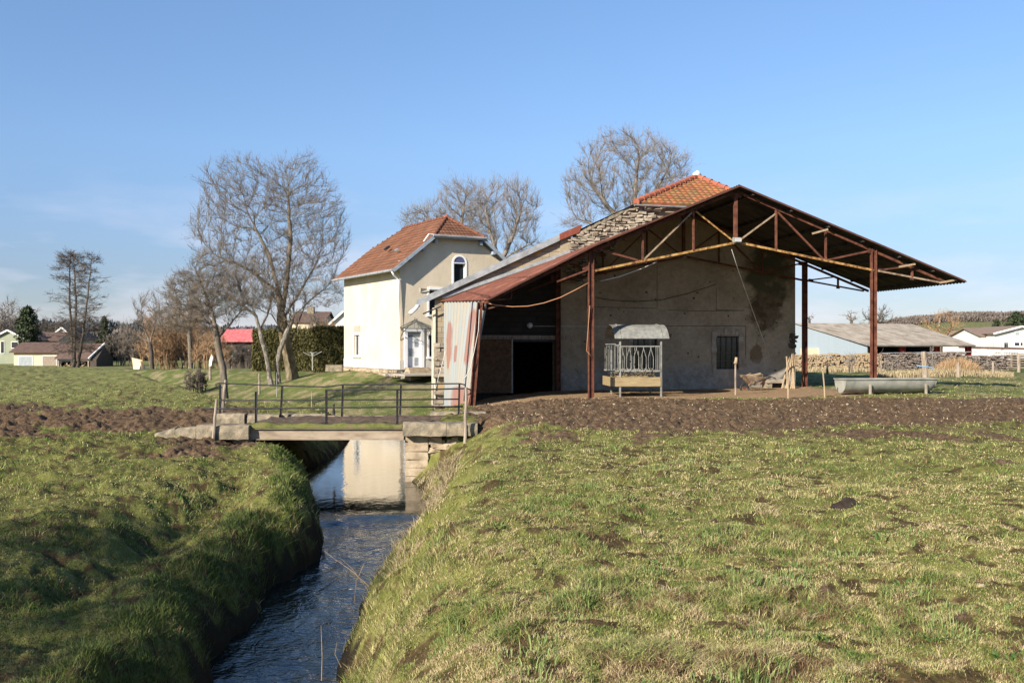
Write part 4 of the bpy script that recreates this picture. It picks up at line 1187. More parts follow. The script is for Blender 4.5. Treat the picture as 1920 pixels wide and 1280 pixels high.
mb.prism([(-.03, .302, -1.3), (.3, .302, -1.3), (.3, .302, -.78), (-.03, .302, -.78)], (0, HL - .3, 0))
mb.build('plinth', M['plinth'], house)
mb = MB(HX); mb.box((HW / 2, HL / 2, -1.6), (HW - .2, HL - .2, 0.7)); mb.box((HW/2, HL/2, 4.0), (HW - .62, HL - .62, .1)); mb.build('floor_slab', M['plinth'], house)
mb = MB(HX)
y = 0.1
while y < HL - .2:
    w_ = random.uniform(.25, .5)
    for z in (-1.62, -1.42): mb.box((-.05, y + w_ / 2, z), (.18, w_ - .02, .19), jit=.02)
    y += w_
mb.build('stone_footing', M['stone'], house)
# roof
sl = 0.81; c45 = math.cos(math.atan(sl)); s45 = math.sin(math.atan(sl))
RZ = 7.3; RXm = 3.4; ex_ = -0.55; ez = RZ - sl * (RXm - ex_)
slen = (RXm - ex_) / c45
yf, yb = -0.42, HL + 0.42
hip_t = (6.05 - ez) / (RZ - ez)
hipd = 1.75
Sdir = (c45, 0, s45)
# left and right slopes; their ends follow the half hips
lo_ = lambda t: yf if t < hip_t else yf + (t - hip_t) / (1 - hip_t) * hipd
hi_ = lambda t: yb if t < hip_t else yb - (t - hip_t) / (1 - hip_t) * hipd
tile_slope('roof_tiles', M['tile_house'], house, HX, (ex_, 0, ez), (0, 1, 0), Sdir, slen, 15, lo_, hi_, .22, .02, .03)
tile_slope('roof_tiles', M['tile_house'], house, HX, (2 * RXm - ex_, 0, ez), (0, 1, 0), (-c45, 0, s45), slen, 15, lo_, hi_, .22, .02, .03)
hx0 = ex_ + (RXm - ex_) * hip_t; hx1 = 2 * RXm - hx0; hz = ez + (RZ - ez) * hip_t
for (yy, sg) in ((yf, 1), (yb, -1)):
    S_ = np.array([0, sg * hipd, RZ - hz]); Sl_ = np.linalg.norm(S_); S_ /= Sl_
    wd = hx1 - hx0
    tile_slope('hip_tiles', M['tile_house'], house, HX, (hx0, yy, hz), (1, 0, 0), S_, Sl_, 7, lambda t: wd / 2 * t, lambda t: wd - wd / 2 * t, .22, .02, .03)
for (p_, q_) in (((hx0, yf, hz), (RXm, yf + hipd, RZ)), ((hx1, yf, hz), (RXm, yf + hipd, RZ)), ((RXm, yf + hipd, RZ), (RXm, yb - hipd, RZ))):
    ridge_tiles('ridge_tiles', np.array(p_) + (0, 0, .04), np.array(q_) + (0, 0, .04), HX, house, .09, .38, M['ridge_brown'])
mb = MB(HX); mb.tube([(RXm, yf + hipd, RZ), (RXm, yf + hipd, RZ + .1), (RXm, yf + hipd, RZ + .2)], [.15, .14, .03], 8); mb.build('finial', M['ridge_tile'], house)
# underside boards, verges, gutters
mb = MB(HX)
for sg, x0, x1 in ((1, ex_, hx0), (-1, 2 * RXm - ex_, hx1)):
    for yy in (yf, yb):
        mb.beam((x0, yy, ez - .08), (x1, yy, hz - .08), .06, .17)
    mb.add([(x0, yf, ez - .06), (x1, yf, hz - .08), (RXm, yf + hipd, RZ - .08), (RXm, yb - hipd, RZ - .08), (x1, yb, hz - .08), (x0, yb, ez - .06)], [(0, 1, 2, 3, 4, 5)])
for yy in (yf, yb): mb.beam((hx0 - .05, yy, hz - .08), (hx1 + .05, yy, hz - .08), .07, .12)
mb.build('verge_boards', M['grey_blue_wood'], house)
for (x, z) in ((0.55, 4.72), (1.25, 5.28), (2.0, 5.78), (4.8, 5.78), (5.6, 5.28), (6.3, 4.72)):
    mb = MB(HX); mb.prism([(x - .07, .0, z - .12), (x + .07, .0, z - .12), (x + .07, .0, z + .06), (x - .07, 0, z + .06)], (0, -.36, 0)); mb.build('purlin_end', M['grey_blue_wood'], house)
mb = MB(HX)
mb.tube([(ex_ - .06, yf, ez - .05), (ex_ - .06, yb, ez - .05)], .075, 8)
mb.tube([(hx0 - .1, yf - .06, hz - .02), (hx1 + .1, yf - .06, hz - .02)], .07, 8)
mb.build('gutter', M['zinc'], house)
mb = MB(HX); mb.tube([(ex_ - .06, yf + .1, ez - .1), (ex_ + .1, yf + .2, ez - .3), (-.08, -.1, ez - .55), (-.08, -.1, 1.0), (-.08, -.1, -1.5)], .055, 8); mb.build('downpipe', M['pvc'], house, True)
mb = MB(HX); mb.tube([(hx0 - .02, yf, hz + .02), (hx0 - .35, yf - .02, hz + .02), (hx0 - .62, yf + .05, hz - .38)], .05, 6); mb.build('hip_outlet', M['white_wall'], house)
mb = MB(HX); mb.box((1.0, 4.4, 5.72), (.3, .3, .12), ry=-.68); mb.build('roof_vent', M['iron'], house)
mb = MB(HX); mb.box((0.7, 2.2, 5.4), (.1, .5, .1), ry=-.68); mb.build('snow_hook', M['zinc'], house)
# door with frame, canopy, steps
mb = MB(HX)
xa, xb = .42, 1.22
mb.box((xa - .09, -.02, -.2), (.18, .1, 2.0)); mb.box((xb + .09, -.02, -.2), (.18, .1, 2.0)); mb.box(((xa + xb) / 2, -.02, .87), (xb - xa + .36, .1, .2))
df = mb.build('door_frame', M['pvc'], house)
mb = MB(HX); mb.box(((xa + xb) / 2, .08, -.35), (xb - xa, .06, 1.66)); dr = mb.build('door', M['pvc'], house)
mb = MB(HX)
for (x, z) in ((.97, .16), (.66, -.36), (.97, -.86)): mb.box((x, .045, z), (.22, .02, .42))
mb.build('glass_panels', M['frost_glass'], dr)
mb = MB(HX); mb.box(((xa + xb) / 2, .08, .63), (xb - xa, .05, .2)); mb.build('transom', M['frost_glass'], house)
mb = MB(HX); mb.tube([(.52, .03, -.25), (.52, -.03, -.25), (.64, -.03, -.25)], .014, 6); mb.build('door_handle', M['zinc'], dr)
mb = MB(HX)
for i, (a, zt) in enumerate(((.38, -1.18), (.68, -1.32), (.98, -1.46))): mb.box((.95, -a / 2 - .03, zt - .2), (1.25 + .12 * i, a, .4))
for i in range(5): mb.box((.2, -.3 - i * .15, -1.5), (.14, .13, .2), jit=.03)
mb.build('doorstep', M['stone'], house)
cn = thing('glass_canopy', 'small wrought iron and glass porch canopy over the white front door', 'canopy', HX([(0.85, 0, 0.9)])[0], HYAW)
top_ = (.85, -.05, 1.42); c4 = [(-.05, -.05, .98), (-.05, -1.0, .92), (1.75, -1.0, .92), (1.75, -.05, .98)]
mb = MB(HX)
for c_ in c4: mb.beam(c_, top_, .025, .03)
for t in (.25, .5, .75):
    mb.beam((c4[1][0] + 1.8 * t, -1.0, .92), top_, .016, .02)
for t in (.5,): mb.beam((-.05, -.5, .95), top_, .016, .02); mb.beam((1.75, -.5, .95), top_, .016, .02)
mb.beam(c4[0], c4[1], .03, .04); mb.beam(c4[1], c4[2], .03, .04); mb.beam(c4[2], c4[3], .03, .04)
mb.beam(top_, (.85, -.05, 1.55), .02, .02)
mb.build('frame', M['iron'], cn)
for x in (.02, 1.68):
    mb = MB(HX); mb.tube([(x, 0.0, .3), (x, -.1, .55), (x, -.35, .72), (x, -.8, .9)], .018, 5); mb.tube([(x, -.02, .9), (x, -.25, .8), (x, -.3, .6), (x, -.1, .55)], .014, 5); mb.build('bracket', M['iron'], cn)
mb = MB(HX)
d_ = .015
mb.add([(c4[1][0], c4[1][1], c4[1][2] + d_), (c4[2][0], c4[2][1], c4[2][2] + d_), (top_[0], top_[1], top_[2] + d_), (c4[0][0], c4[0][1], c4[0][2] + d_), (c4[3][0], c4[3][1], c4[3][2] + d_)], [(0, 1, 2), (0, 2, 3), (1, 4, 2)])
mb.build('glazing', M['glass_green'], cn)
def house_window(r, lab, arch=False, xf=HX, sillw=.1):
    x0, x1, z0, z1 = r; cx = (x0 + x1) / 2
    mb = MB(xf)
    mb.box((x0 - .05, -.008, (z0 + z1) / 2), (.10, .05, z1 - z0 + (0 if arch else .24))); mb.box((x1 + .05, -.008, (z0 + z1) / 2), (.10, .05, z1 - z0 + (0 if arch else .24)))
    if arch:
        R0 = (x1 - x0) / 2; n = 14; pts = []
        for i in range(n + 1):
            a = math.pi * i / n; pts.append((cx + (R0 + .10) * math.cos(a), z1 + (R0 + .10) * math.sin(a), cx + R0 * math.cos(a), z1 + R0 * math.sin(a)))
        for a_, b_ in zip(pts[:-1], pts[1:]):
            mb.prism([(a_[2], -.033, a_[3]), (a_[0], -.033, a_[1]), (b_[0], -.033, b_[1]), (b_[2], -.033, b_[3])], (0, .05, 0))
        half = [(cx + R0 * math.cos(math.pi * i / n), -.006, z1 + R0 * math.sin(math.pi * i / n)) for i in range(n + 1)]
    else: mb.box((cx, -.015, z1 + .07), (x1 - x0, .07, .14))
    mb.box((cx, -.05, z0 - .05), (x1 - x0 + .34, .16, .09))
    w_ = mb.build('window', M['white_paint'], house, label=lab)
    mb = MB(xf); t_ = .05; zt = z1
    mb.box((x0 + t_ / 2, .12, (z0 + zt) / 2), (t_, .05, zt - z0)); mb.box((x1 - t_ / 2, .12, (z0 + zt) / 2), (t_, .05, zt - z0))
    mb.box((cx, .12, zt - t_ / 2), (x1 - x0 - 2 * t_, .05, t_)); mb.box((cx, .12, z0 + t_ / 2), (x1 - x0 - 2 * t_, .05, t_))
    if not arch: mb.box((cx, .12, (z0 + zt) / 2), (.05, .05, zt - z0 - 2 * t_))
    mb.build('sash', M['pvc'], w_)
    mb = MB(xf); mb.box((cx, .13, (z0 + zt) / 2), (x1 - x0 - .08, .012, zt - z0 - .08)); mb.build('pane', M['glass'], w_)
    if arch:
        mb = MB(xf); mb.prism(half, (0, .004, 0)); mb.build('stained_pane', M['glass_blue'], w_)
        mb = MB(xf); mb.box((cx, -.02, z1), (x1 - x0, .03, .05)); mb.build('cross_bar', M['pvc'], w_)
house_window(warch, 'tall arched window high in the gable', True)
house_window(wmid, 'upper window half hidden by the barn roof')
house_window(wlow, 'ground floor window right of the door')
house_window(sw, 'narrow window in the bright side wall', xf=HXs)
mb = MB(HXs); mb.box((6.65, -.012, 1.02), (1.1, .03, .4), jit=.01); mb.build('patched_render', M['asph'], house)
mb = MB(HX); mb.box((1.45, -.02, 3.05), (.5, .03, .22), jit=.06); mb.build('patched_render', M['asph'], house)
mb = MB(); c_ = HX([(2.3, -1.6, -1.52)])[0]; mb.box(c_, (6.5, 2.6, .08), rz=HYAW); te = mb.build('terrace', M['asph']); tag(te, 'pale gravel strip in front of the house door', kind='structure')
# low stone block left of the house
lw = MB(); c_ = P(627, 697, 60); lw.box((c_[0], 60, -1.35), (.95, .5, .38), jit=.03); o = lw.build('stone_block', M['slab']); tag(o, 'low square stone block on the lawn left of the house corner', 'stone')

# ------------------------------------------------------------------ bridge
BZ = -1.84
br = thing('bridge', 'small farm bridge with a stained beam and stone slab kerbs over the stream', 'bridge', (-4.2, 24.9, BZ))
mb = MB()
NX, NY = 60, 26
gx = np.linspace(-6.35, -0.6, NX); gy = np.linspace(23.35, 26.8, NY)
V = []; Fs = []
for j, y in enumerate(gy):
    for i, x in enumerate(gx):
        V.append((x, y, BZ - .04 + (fbm(x * 3.5, y * 3.5, 81, 3) - .5) * .16 - .05 * (y < 23.6) - .10 * (abs(y - 25) > 1.6)))
for j in range(NY - 1):
    for i in range(NX - 1):
        a = j * NX + i; Fs.append((a, a + 1, a + NX + 1, a + NX))
mb.add(V, Fs)
M['deck_mud'] = m_noise('trodden_mud', [(0.05, 0.033, 0.022), (0.11, 0.075, 0.05), (0.17, 0.13, 0.09)], 6, 0.95, bmp=0.9, bdist=.04)
mb.build('deck_earth', M['deck_mud'], br, True)
mb = MB(); mb.box((-4.3, 25.1, BZ - .26), (4.4, 3.5, .2)); mb.build('deck_slab', M['concrete'], br)
M['moss'] = m_noise('moss', [(0.05, 0.06, 0.015), (0.12, 0.13, 0.035), (0.16, 0.12, 0.06)], 6, 0.95, bmp=0.9, bdist=.03)
mb = MB(); mb.ibeam((-6.1, 23.2, BZ - .21), (-2.52, 23.2, BZ - .21), .16, .27, .02, up=(0, 0, 1)); mb.build('edge_beam', M['beam_conc'], br)
mb = MB(); mb.ibeam((-6.1, 26.9, BZ - .18), (-2.52, 26.9, BZ - .18), .16, .27, .02, up=(0, 0, 1)); mb.build('edge_beam', M['beam_conc'], br)
V = []; Fs = []
gx = np.linspace(-6.1, -2.55, 70)
for x in gx:
    h = .05 + .08 * fbm(x * 4, 1.0, 91, 2)
    V += [(x, 23.1, BZ - .07), (x, 23.14, BZ - .07 + h), (x, 23.42, BZ - .06 + h), (x, 23.5, BZ - .09)]
for i in range(69):
    for k in range(3): a = i * 4 + k; Fs.append((a, a + 4, a + 5, a + 1))
mb = MB(); mb.add(V, Fs); mb.build('moss_edge', M['moss'], br, True)
def slab_part(x0, x1, y, zt, h, d=.45, name='kerb_slab', tilt=0.0, mat=None):
    mb = MB()
    n = max(2, int((x1 - x0) / .12))
    V = []; Fs = []
    prof = [(-d / 2, -h), (-d / 2 - .01, -h * .5), (-d / 2 + .01, -.02), (-d / 2 + .04, 0), (0, .012), (d / 2 - .03, 0), (d / 2, -.03), (d / 2, -h)]
    for i in range(n + 1):
        x = x0 + (x1 - x0) * i / n
        for (a, b) in prof:
            e_ = .012
            V.append((x + random.uniform(-e_, e_) * (0 < i < n), y + a + random.uniform(-e_, e_), zt + b - tilt * (x - x0) + random.uniform(-e_, e_)))
    m = len(prof)
    for i in range(n):
        for k in range(m): a = i * m + k; b = i * m + (k + 1) % m; Fs.append((a, b, b + m, a + m))
    Fs.append(tuple(range(m))[::-1]); Fs.append(tuple(range(n * m, n * m + m)))
    mb.add(V, Fs); return mb.build(name, mat or M['slab'], br)
slab_part(-2.52, -1.52, 23.18, BZ + .06, .30); slab_part(-1.51, -1.10, 23.16, BZ + .06, .30, .44); slab_part(-1.06, -.80, 23.25, BZ + .04, .28, .42)
slab_part(-7.28, -6.08, 23.18, BZ - .0, .32); slab_part(-7.78, -7.30, 23.2, BZ - .09, .28, tilt=-.1); slab_part(-8.3, -7.83, 23.3, BZ - .2, .2, .4, tilt=-.28)
slab_part(-6.2, -5.0, 26.95, BZ - .0, .22, .3); slab_part(-7.9, -7.1, 26.6, BZ + .03, .26, .4); slab_part(-7.05, -6.2, 26.65, BZ + .0, .22, .35)
slab_part(-2.2, -0.7, 26.9, BZ + .06, .24, .35)
# abutments of squared stones
def courses(name, x0, x1, y0, y1, zs, mat, lab=None):
    mb = MB(); 
    for (za, zb_) in zip(zs[:-1], zs[1:]):
        x = x0
        while x < x1 - .02:
            w_ = min(random.uniform(.5, .62), x1 - x)
            if x1 - x - w_ < .15: w_ = x1 - x
            y = y0
            while y < y1 - .05:
                d = min(random.uniform(.5, .9), y1 - y)
                mb.box((x + w_ / 2, y + d / 2, (za + zb_) / 2), (w_ - .015, d - .015, zb_ - za - .015), jit=.012); y += d
            x += w_
    return mb.build(name, mat, br, label=lab)
courses('abutment', -2.50, -1.95, 23.22, 26.9, [-3.5, -3.28, -3.05, -2.84, -2.66, -2.47, -2.09], M['stone'], 'right abutment of pale squared stones')
courses('abutment', -6.6, -6.06, 23.22, 26.9, [-3.4, -3.0, -2.6, -2.34, -2.16], M['stone'], 'left abutment stone under the slab end')
mb = MB()
for i in range(34):
    x = -1.90 + random.uniform(0, .95); z = random.uniform(-2.75, -2.12)
    if z < -2.2 - (x + 1.95) * -.35 - .25 * (x + 1.95) and x > -1.3 and z < -2.45: continue
    mb.box((x, 23.42 + random.uniform(-.06, .06), z), (random.uniform(.14, .34), .3, random.uniform(.08, .18)), jit=.03, rz=random.uniform(-.2, .2))
mb.build('rubble_fill', M['stone'], br)

# railings
def railing(name, label, posts, rails, hoop, Y0, w_=.05):
    t = thing(name, label, 'railing', (posts[0][0], Y0, BZ))
    for (x, zb_, zt, dx) in posts:
        mb = MB(); mb.ibeam((x, Y0, zb_), (x + dx, Y0, zt), w_, w_, .012, up=(1, 0, 0)); mb.build('post', M['iron'], t)
    for r in rails:
        mb = MB(); mb.tube(r, .019, 7); mb.build('rail', M['iron'], t, True)
    return t
Yn, Yf = 23.35, 26.6
q = lambda px, py, Y: tuple(P(px, py, Y))
railing('railing', 'shorter black steel railing on the near edge of the bridge', [(q(480, 0, Yn)[0], BZ - .08, q(0, 734, Yn)[2], 0), (q(612, 0, Yn)[0], BZ - .08, q(0, 730, Yn)[2], 0.0), (q(745, 0, Yn)[0], BZ - .1, q(0, 730, Yn)[2], 0)],
        [[q(612, 731, Yn), q(700, 730, Yn), q(800, 730, Yn), q(874, 728, Yn), q(882, 730, Yn), q(882, 738, Yn), q(876, 740, Yn)], [q(384, 766, Yn), q(480, 766, Yn), q(612, 764, Yn), q(745, 763, Yn), q(868, 762, Yn)]], None, Yn)
railing('railing', 'longer black steel railing with curled ends on the far edge of the bridge', [(q(413, 0, Yf)[0], BZ - .1, q(0, 720, Yf)[2], 0), (q(526, 0, Yf)[0], BZ - .1, q(0, 722, Yf)[2], .05), (q(641, 0, Yf)[0], BZ - .1, q(0, 722, Yf)[2], 0.03), (q(750, 0, Yf)[0], BZ - .1, q(0, 720, Yf)[2], .03), (q(860, 0, Yf)[0], BZ - .12, q(0, 720, Yf)[2], 0.02)],
        [[q(416, 726, Yf), q(407, 726, Yf), q(404, 721, Yf), q(410, 718, Yf), q(430, 719, Yf), q(527, 723, Yf), q(610, 725, Yf), q(643, 721, Yf), q(750, 720, Yf), q(862, 719, Yf), q(871, 721, Yf), q(873, 726, Yf), q(867, 729, Yf)],
         [q(411, 750, Yf), q(526, 750, Yf), q(750, 749, Yf), q(860, 748, Yf)]], None, Yf)
mb = MB(); mb.tube([q(812, 745, 26.9), q(812, 770, 26.9)], .012, 5); mb.tube([q(812, 720, 26.9), q(812, 745, 26.9)], .012, 5)
o = mb.build('metal_stake', M['iron']); tag(o, 'thin dark metal stake behind the far railing near the barn', 'stake')

# ------------------------------------------------------------------ fence posts and stakes
def stake(px, py_t, py_b, Y, label, w_=.09, lean=0.0, mat='wood_post', name='fence_post', group=None, extra=0.3, cat='post', crook=.01):
    p0 = P(px, py_b, Y); p1 = P(px + lean, py_t, Y)
    n = 7; t = np.linspace(-extra / max(.3, p1[2] - p0[2]), 1, n)
    pts = p0 + (p1 - p0) * t[:, None]
    pts[1:-1, 0] += rng.uniform(-crook, crook, n - 2); pts[:, 1] += rng.uniform(-crook, crook, n)
    mb = MB(); r = w_ / 2 * np.linspace(1.1, .85, n) * rng.uniform(.93, 1.07, n)
    mb.tube(pts, r, 8)
    o = mb.build(name, M[mat]); return tag(o, label, cat, group)
stake(400, 748, 832, 22.9, 'leaning pale wooden post in front of the left slab of the bridge', .075, 6)
stake(872, 726, 812, 22.85, 'pale wooden post standing against the right slab of the bridge', .075, 2)
stake(416, 712, 776, 28, 'dark split post behind the left end of the far railing', .09, 7, 'wood_post')
stake(486, 700, 725, 40, 'short pale fence post left of the tree trunks', .09)
stake(519, 698, 730, 40, 'thin wire fence stake before the birch trunk', .03, mat='galv')
stake(584, 733, 775, 33, 'thin pale stake on the lawn slope behind the bridge', .03, mat='pale_wood')
stake(626, 757, 776, 28.5, 'short dark stump of a post between the two railings', .07, mat='iron')
stake(1478, 668, 748, 30.6, 'thin pale electric fence stake in front of the barn corner', .055, -3, 'pale_wood')
stake(1547, 695, 744, 31.4, 'short leaning fence stake between the two right shelter posts', .05, -4, 'pale_wood')
stake(1736, 659, 716, 34.5, 'thick weathered post behind the right end of the trough', .2, -4)
stake(1797, 679, 702, 48, 'grey wooden post among the orange reeds', .2)
stake(1862, 678, 703, 50, 'thin grey post right of the orange reeds', .12)
stake(1652, 676, 700, 55, 'slim sapling stake before the pale log stack', .08)
stake(1551, 680, 702, 55, 'dark short stake behind the shaded grass near the shelter post', .14, mat='bark_dark')
stake(1910, 664, 692, 58, 'post at the end of the log stack near the pallets', .2)
stake(394, 684, 703, 62, 'weathered post carrying a white rag on the far left bank', .16)
mb = MB(); p = P(393, 683, 61.9); mb.prism([p + (-.05, 0, -.1), p + (.10, 0, -.1), p + (.2, 0, .45), p + (.12, 0, .62), p + (-.0, 0, .3)], (0, .05, 0)); o = mb.build('white_rag', M['white_paint']); tag(o, 'white rag hanging on the post by the far left bank', 'rag')
# insulated post with orange cap in the shade
p0 = BL(1379, 735, 1.0); p1 = BL(1379, 682, 1.0)
t = thing('electric_fence_post', 'dark fence post with a pale insulator cap before the barred window', 'post', BX([p0])[0], 0)
mb = MB(BX); mb.tube([p0 - (0, 0, .2), p1], .03, 7); mb.build('shaft', M['wood_post'], t)
mb = MB(BX); mb.tube([p1, p1 + (0.02, 0, .1), p1 + (.03, 0, .22)], [.07, .055, .045], 8); mb.build('insulator', M['pale_wood'], t, True)
cable('fence_wire', 'thin white electric wire strung low across the front of the barn', 'wire', [P(882, 699, 31.0), P(1108, 701, 31.2), P(1230, 701, 31.0), P(1350, 699, 31.0), P(1474, 697, 30.65)], .008, M['wire'])
cable('fence_wire', 'thin wire from the electric stake towards the trough post', 'wire', [P(1476, 697, 30.6), P(1545, 704, 31.4), P(1600, 706, 33), P(1735, 697, 34.4)], .006, M['wire'])
# split stakes leaning in the corner
for i in range(7):
    a = BL(1466 + i * 4.0 + random.uniform(-1, 1), 733, 4.6 - .12 * i); b = BL(1486 + random.uniform(-5, 6), 655 + random.uniform(0, 14), 5.2)
    mb = MB(BX); mb.tube([a, (a + b) / 2 + (random.uniform(-.05, .05), 0, 0), b], [.036, .032, .016], 6)
    o = mb.build('split_stake', M['pale_wood']); tag(o, 'pale split wooden stake leaning against the right corner of the barn gable', 'stake', 'split stakes leaning in the barn corner')

# ------------------------------------------------------------------ hay rack
fr = thing('hay_rack', 'grey steel hay rack with a curved sheet roof and slanted bars', 'hay rack', (4.1, 33.0, -1.72), math.radians(6))
FXo = np.array([3.51, 32.35]); fa = math.radians(4)
def FX(V):
    V = np.asarray(V, float).reshape(-1, 3); c, s = math.cos(fa), math.sin(fa)
    return np.stack([FXo[0] + c * V[:, 0] - s * V[:, 1], FXo[1] + s * V[:, 0] + c * V[:, 1], V[:, 2]], -1)
W_, D_ = 1.35, 1.7
for (x, y) in ((0, 0), (W_, 0), (0, D_), (W_, D_)):
    mb = MB(FX); mb.beam((x, y, -1.95), (x, y, .30), .055, .055); mb.build('leg', M['rack_metal'], fr)
mb = MB(FX)
n = 12; amp = []
R_a = D_ / 2 + .16; hgt = .46
an_ = [math.radians(28 + 124 * i / n) for i in range(n + 1)]
pro = [(D_ / 2 - R_a / math.cos(math.radians(28)) * math.cos(a_), .25 + .86 * (math.sin(a_) - math.sin(math.radians(28)))) for a_ in an_]
V = []; Fs = []
for x in (-.2, W_ + .24):
    for (y, z) in pro: V.append((x, y, z))
    for (y, z) in pro: V.append((x, y, z - .02))
m = 2 * (n + 1)
for i in range(n):
    Fs.append((i, i + 1, m + i + 1, m + i)); Fs.append((n + 1 + i, m + n + 1 + i, m + n + 2 + i, n + 2 + i))
    Fs.append((i, n + 1 + i, n + 2 + i, i + 1)); Fs.append((m + i, m + i + 1, m + n + 2 + i, m + n + 1 + i))
Fs.append((0, m, m + n + 1, n + 1)); Fs.append((n, 2 * n + 1, m + 2 * n + 1, m + n))
mb.add(V, Fs); ro = mb.build('roof', M['rack_metal'], fr)
for x in (.0, W_ + .02):
    mb = MB(FX); mb.tube([(x, y, z + .012) for (y, z) in pro], .014, 5); mb.build('roof_rib', M['rack_metal'], ro)
def bars_panel(name, a, b, zb_, zt, kind, nb_):
    a = np.array(a + (0,), float); b = np.array(b + (0,), float)
    mb = MB(FX); mb.beam(a + (0, 0, zt), b + (0, 0, zt), .035, .035); mb.beam(a + (0, 0, zb_), b + (0, 0, zb_), .035, .05)
    for i in range(nb_):
        t = (i + .5) / nb_; p = a + (b - a) * t
        if kind == 'v':
            d = (b - a) / np.linalg.norm(b - a) * .08 * (1 if i % 2 else -1)
            zm = zb_ + (zt - zb_) * .55
            mb.tube([p + d + (0, 0, zt), p - d * .3 + (0, 0, zm), p - d * .3 + (0, 0, zb_ + .12), p + d * .6 + (0, -.05, zb_ - .02)], .0105, 5)
        else: mb.tube([p + (0, 0, zt), p + (0, 0, zb_)], .010, 5)
    return mb.build(name, M['rack_metal'], fr)
bars_panel('bar_panel', (.06, -.02), (W_ - .22, -.02), -.82, -.02, 'v', 9)
bars_panel('bar_panel', (-.02, .1), (-.25, D_ - .1), -.82, .05, 's', 9)
bars_panel('bar_panel', (-.45, -.04), (-.04, -.04), -.82, .02, 's', 5)
bars_panel('bar_panel', (W_ - .2, -.02), (W_ - .02, -.02), -.82, -.02, 's', 3)
bars_panel('bar_panel', (.06, D_), (W_ - .06, D_), -.82, -.02, 's', 9)
mb = MB(FX)
mb.box((W_ / 2 - .14, -.03, -1.17), (W_ + .24, .05, .30)); mb.box((-.27, D_ / 2, -1.17), (.05, D_, .30)); mb.box((W_ / 2, D_, -1.17), (W_, .05, .30)); mb.box((W_ / 2 - .1, D_ / 2, -1.33), (W_ + .1, D_ - .1, .03))
mb.build('feed_tray', M['board'], fr)
mb = MB(FX)
for i in range(240):
    x, y = random.uniform(-.1, W_ - .05), random.uniform(.1, D_ - .1); z = -1.15 + random.uniform(0, .35)
    a = random.uniform(0, 6.28); l = random.uniform(.08, .2)
    mb.beam((x, y, z), (x + l * math.cos(a), y + l * math.sin(a), z + random.uniform(-.08, .1)), .008, .008)
o = mb.build('hay', M['straw'], fr); o['kind'] = 'stuff'

# ------------------------------------------------------------------ trough
tr = thing('water_trough', 'long half round galvanised cattle trough on low brackets', 'trough', (12.2, 32.0, -1.62), math.radians(8.97))
ta = math.radians(8.97); TO = np.array([10.63, 31.65])
def TX(V):
    V = np.asarray(V, float).reshape(-1, 3); c, s = math.cos(ta), math.sin(ta)
    return np.stack([TO[0] + c * V[:, 0] - s * V[:, 1], TO[1] + s * V[:, 0] + c * V[:, 1], V[:, 2]], -1)
TL = 3.15; Rr = .40; zt_ = -1.07
mb = MB(TX); n = 18
prof = [(Rr * math.cos(a), Rr * 1.12 * math.sin(a)) for a in np.linspace(math.pi, 2 * math.pi, n)]
V = []; Fs = []
xs_ = [0, .01, TL - .22, TL - .08, TL]; sc_ = [1, 1, 1, .93, .72]
for x, s_ in zip(xs_, sc_):
    for (y, z) in prof: V.append((x, .4 + y * (1 if s_ > .9 else .9), zt_ + z * s_))
k = len(prof)
for i in range(len(xs_) - 1):
    for j in range(k - 1): a = i * k + j; Fs.append((a, a + 1, a + k + 1, a + k))
Fs.append(tuple(range(k))); Fs.append(tuple(range((len(xs_) - 1) * k, len(xs_) * k))[::-1])
off = len(V)
for x in (.03, TL - .08):
    for (y, z) in prof: V.append((x, .4 + y * .95, zt_ + z * .94))
for j in range(k - 1): a = off + j; Fs.append((a, a + k, a + k + 1, a + 1))
mb.add(V, Fs); bd = mb.build('basin', M['trough_metal'], tr, True)
for p_ in bd.data.polygons:
    if len(p_.vertices) > 4: p_.use_smooth = False
mb = MB(TX)
for a, b in (((-.02, -.01, zt_), (TL + .04, -.01, zt_)), ((-.02, .81, zt_), (TL + .04, .81, zt_)), ((-.01, 0, zt_), (-.01, .8, zt_)), ((TL + .02, 0, zt_), (TL + .02, .8, zt_))): mb.beam(a, b, .05, .03)
mb.build('rim', M['trough_metal'], tr)
mb = MB(TX); mb.box((TL / 2, .4, zt_ - .12), (TL - .2, .7, .01)); mb.build('trough_water', M['glass'], tr)
for x in (.8, TL - .42):
    mb = MB(TX); mb.prism([(x - .035, -.04, -1.75), (x + .035, -.04, -1.75), (x + .035, -.04, -1.22), (x - .035, -.04, -1.22)], (0, .04, 0)); mb.prism([(x - .035, .80, -1.75), (x + .035, .80, -1.75), (x + .035, .80, -1.22), (x - .035, .80, -1.22)], (0, .04, 0)); mb.beam((x, 0, -1.60), (x, .8, -1.60), .07, .05); mb.build('leg', M['concrete'], tr)
mb = MB(TX); mb.tube([(TL - .45, -.10, zt_ + .40), (TL - .28, -.10, zt_ + .37), (TL - .2, -.1, zt_ + .30)], .02, 5); mb.tube([(TL - .55, .3, zt_ + .42), (TL - .45, -.10, zt_ + .40)], .02, 5)
o = mb.build('blue_hose', M['blue_plastic']); tag(o, 'short pale blue strap tied round the thick post by the trough', 'strap')

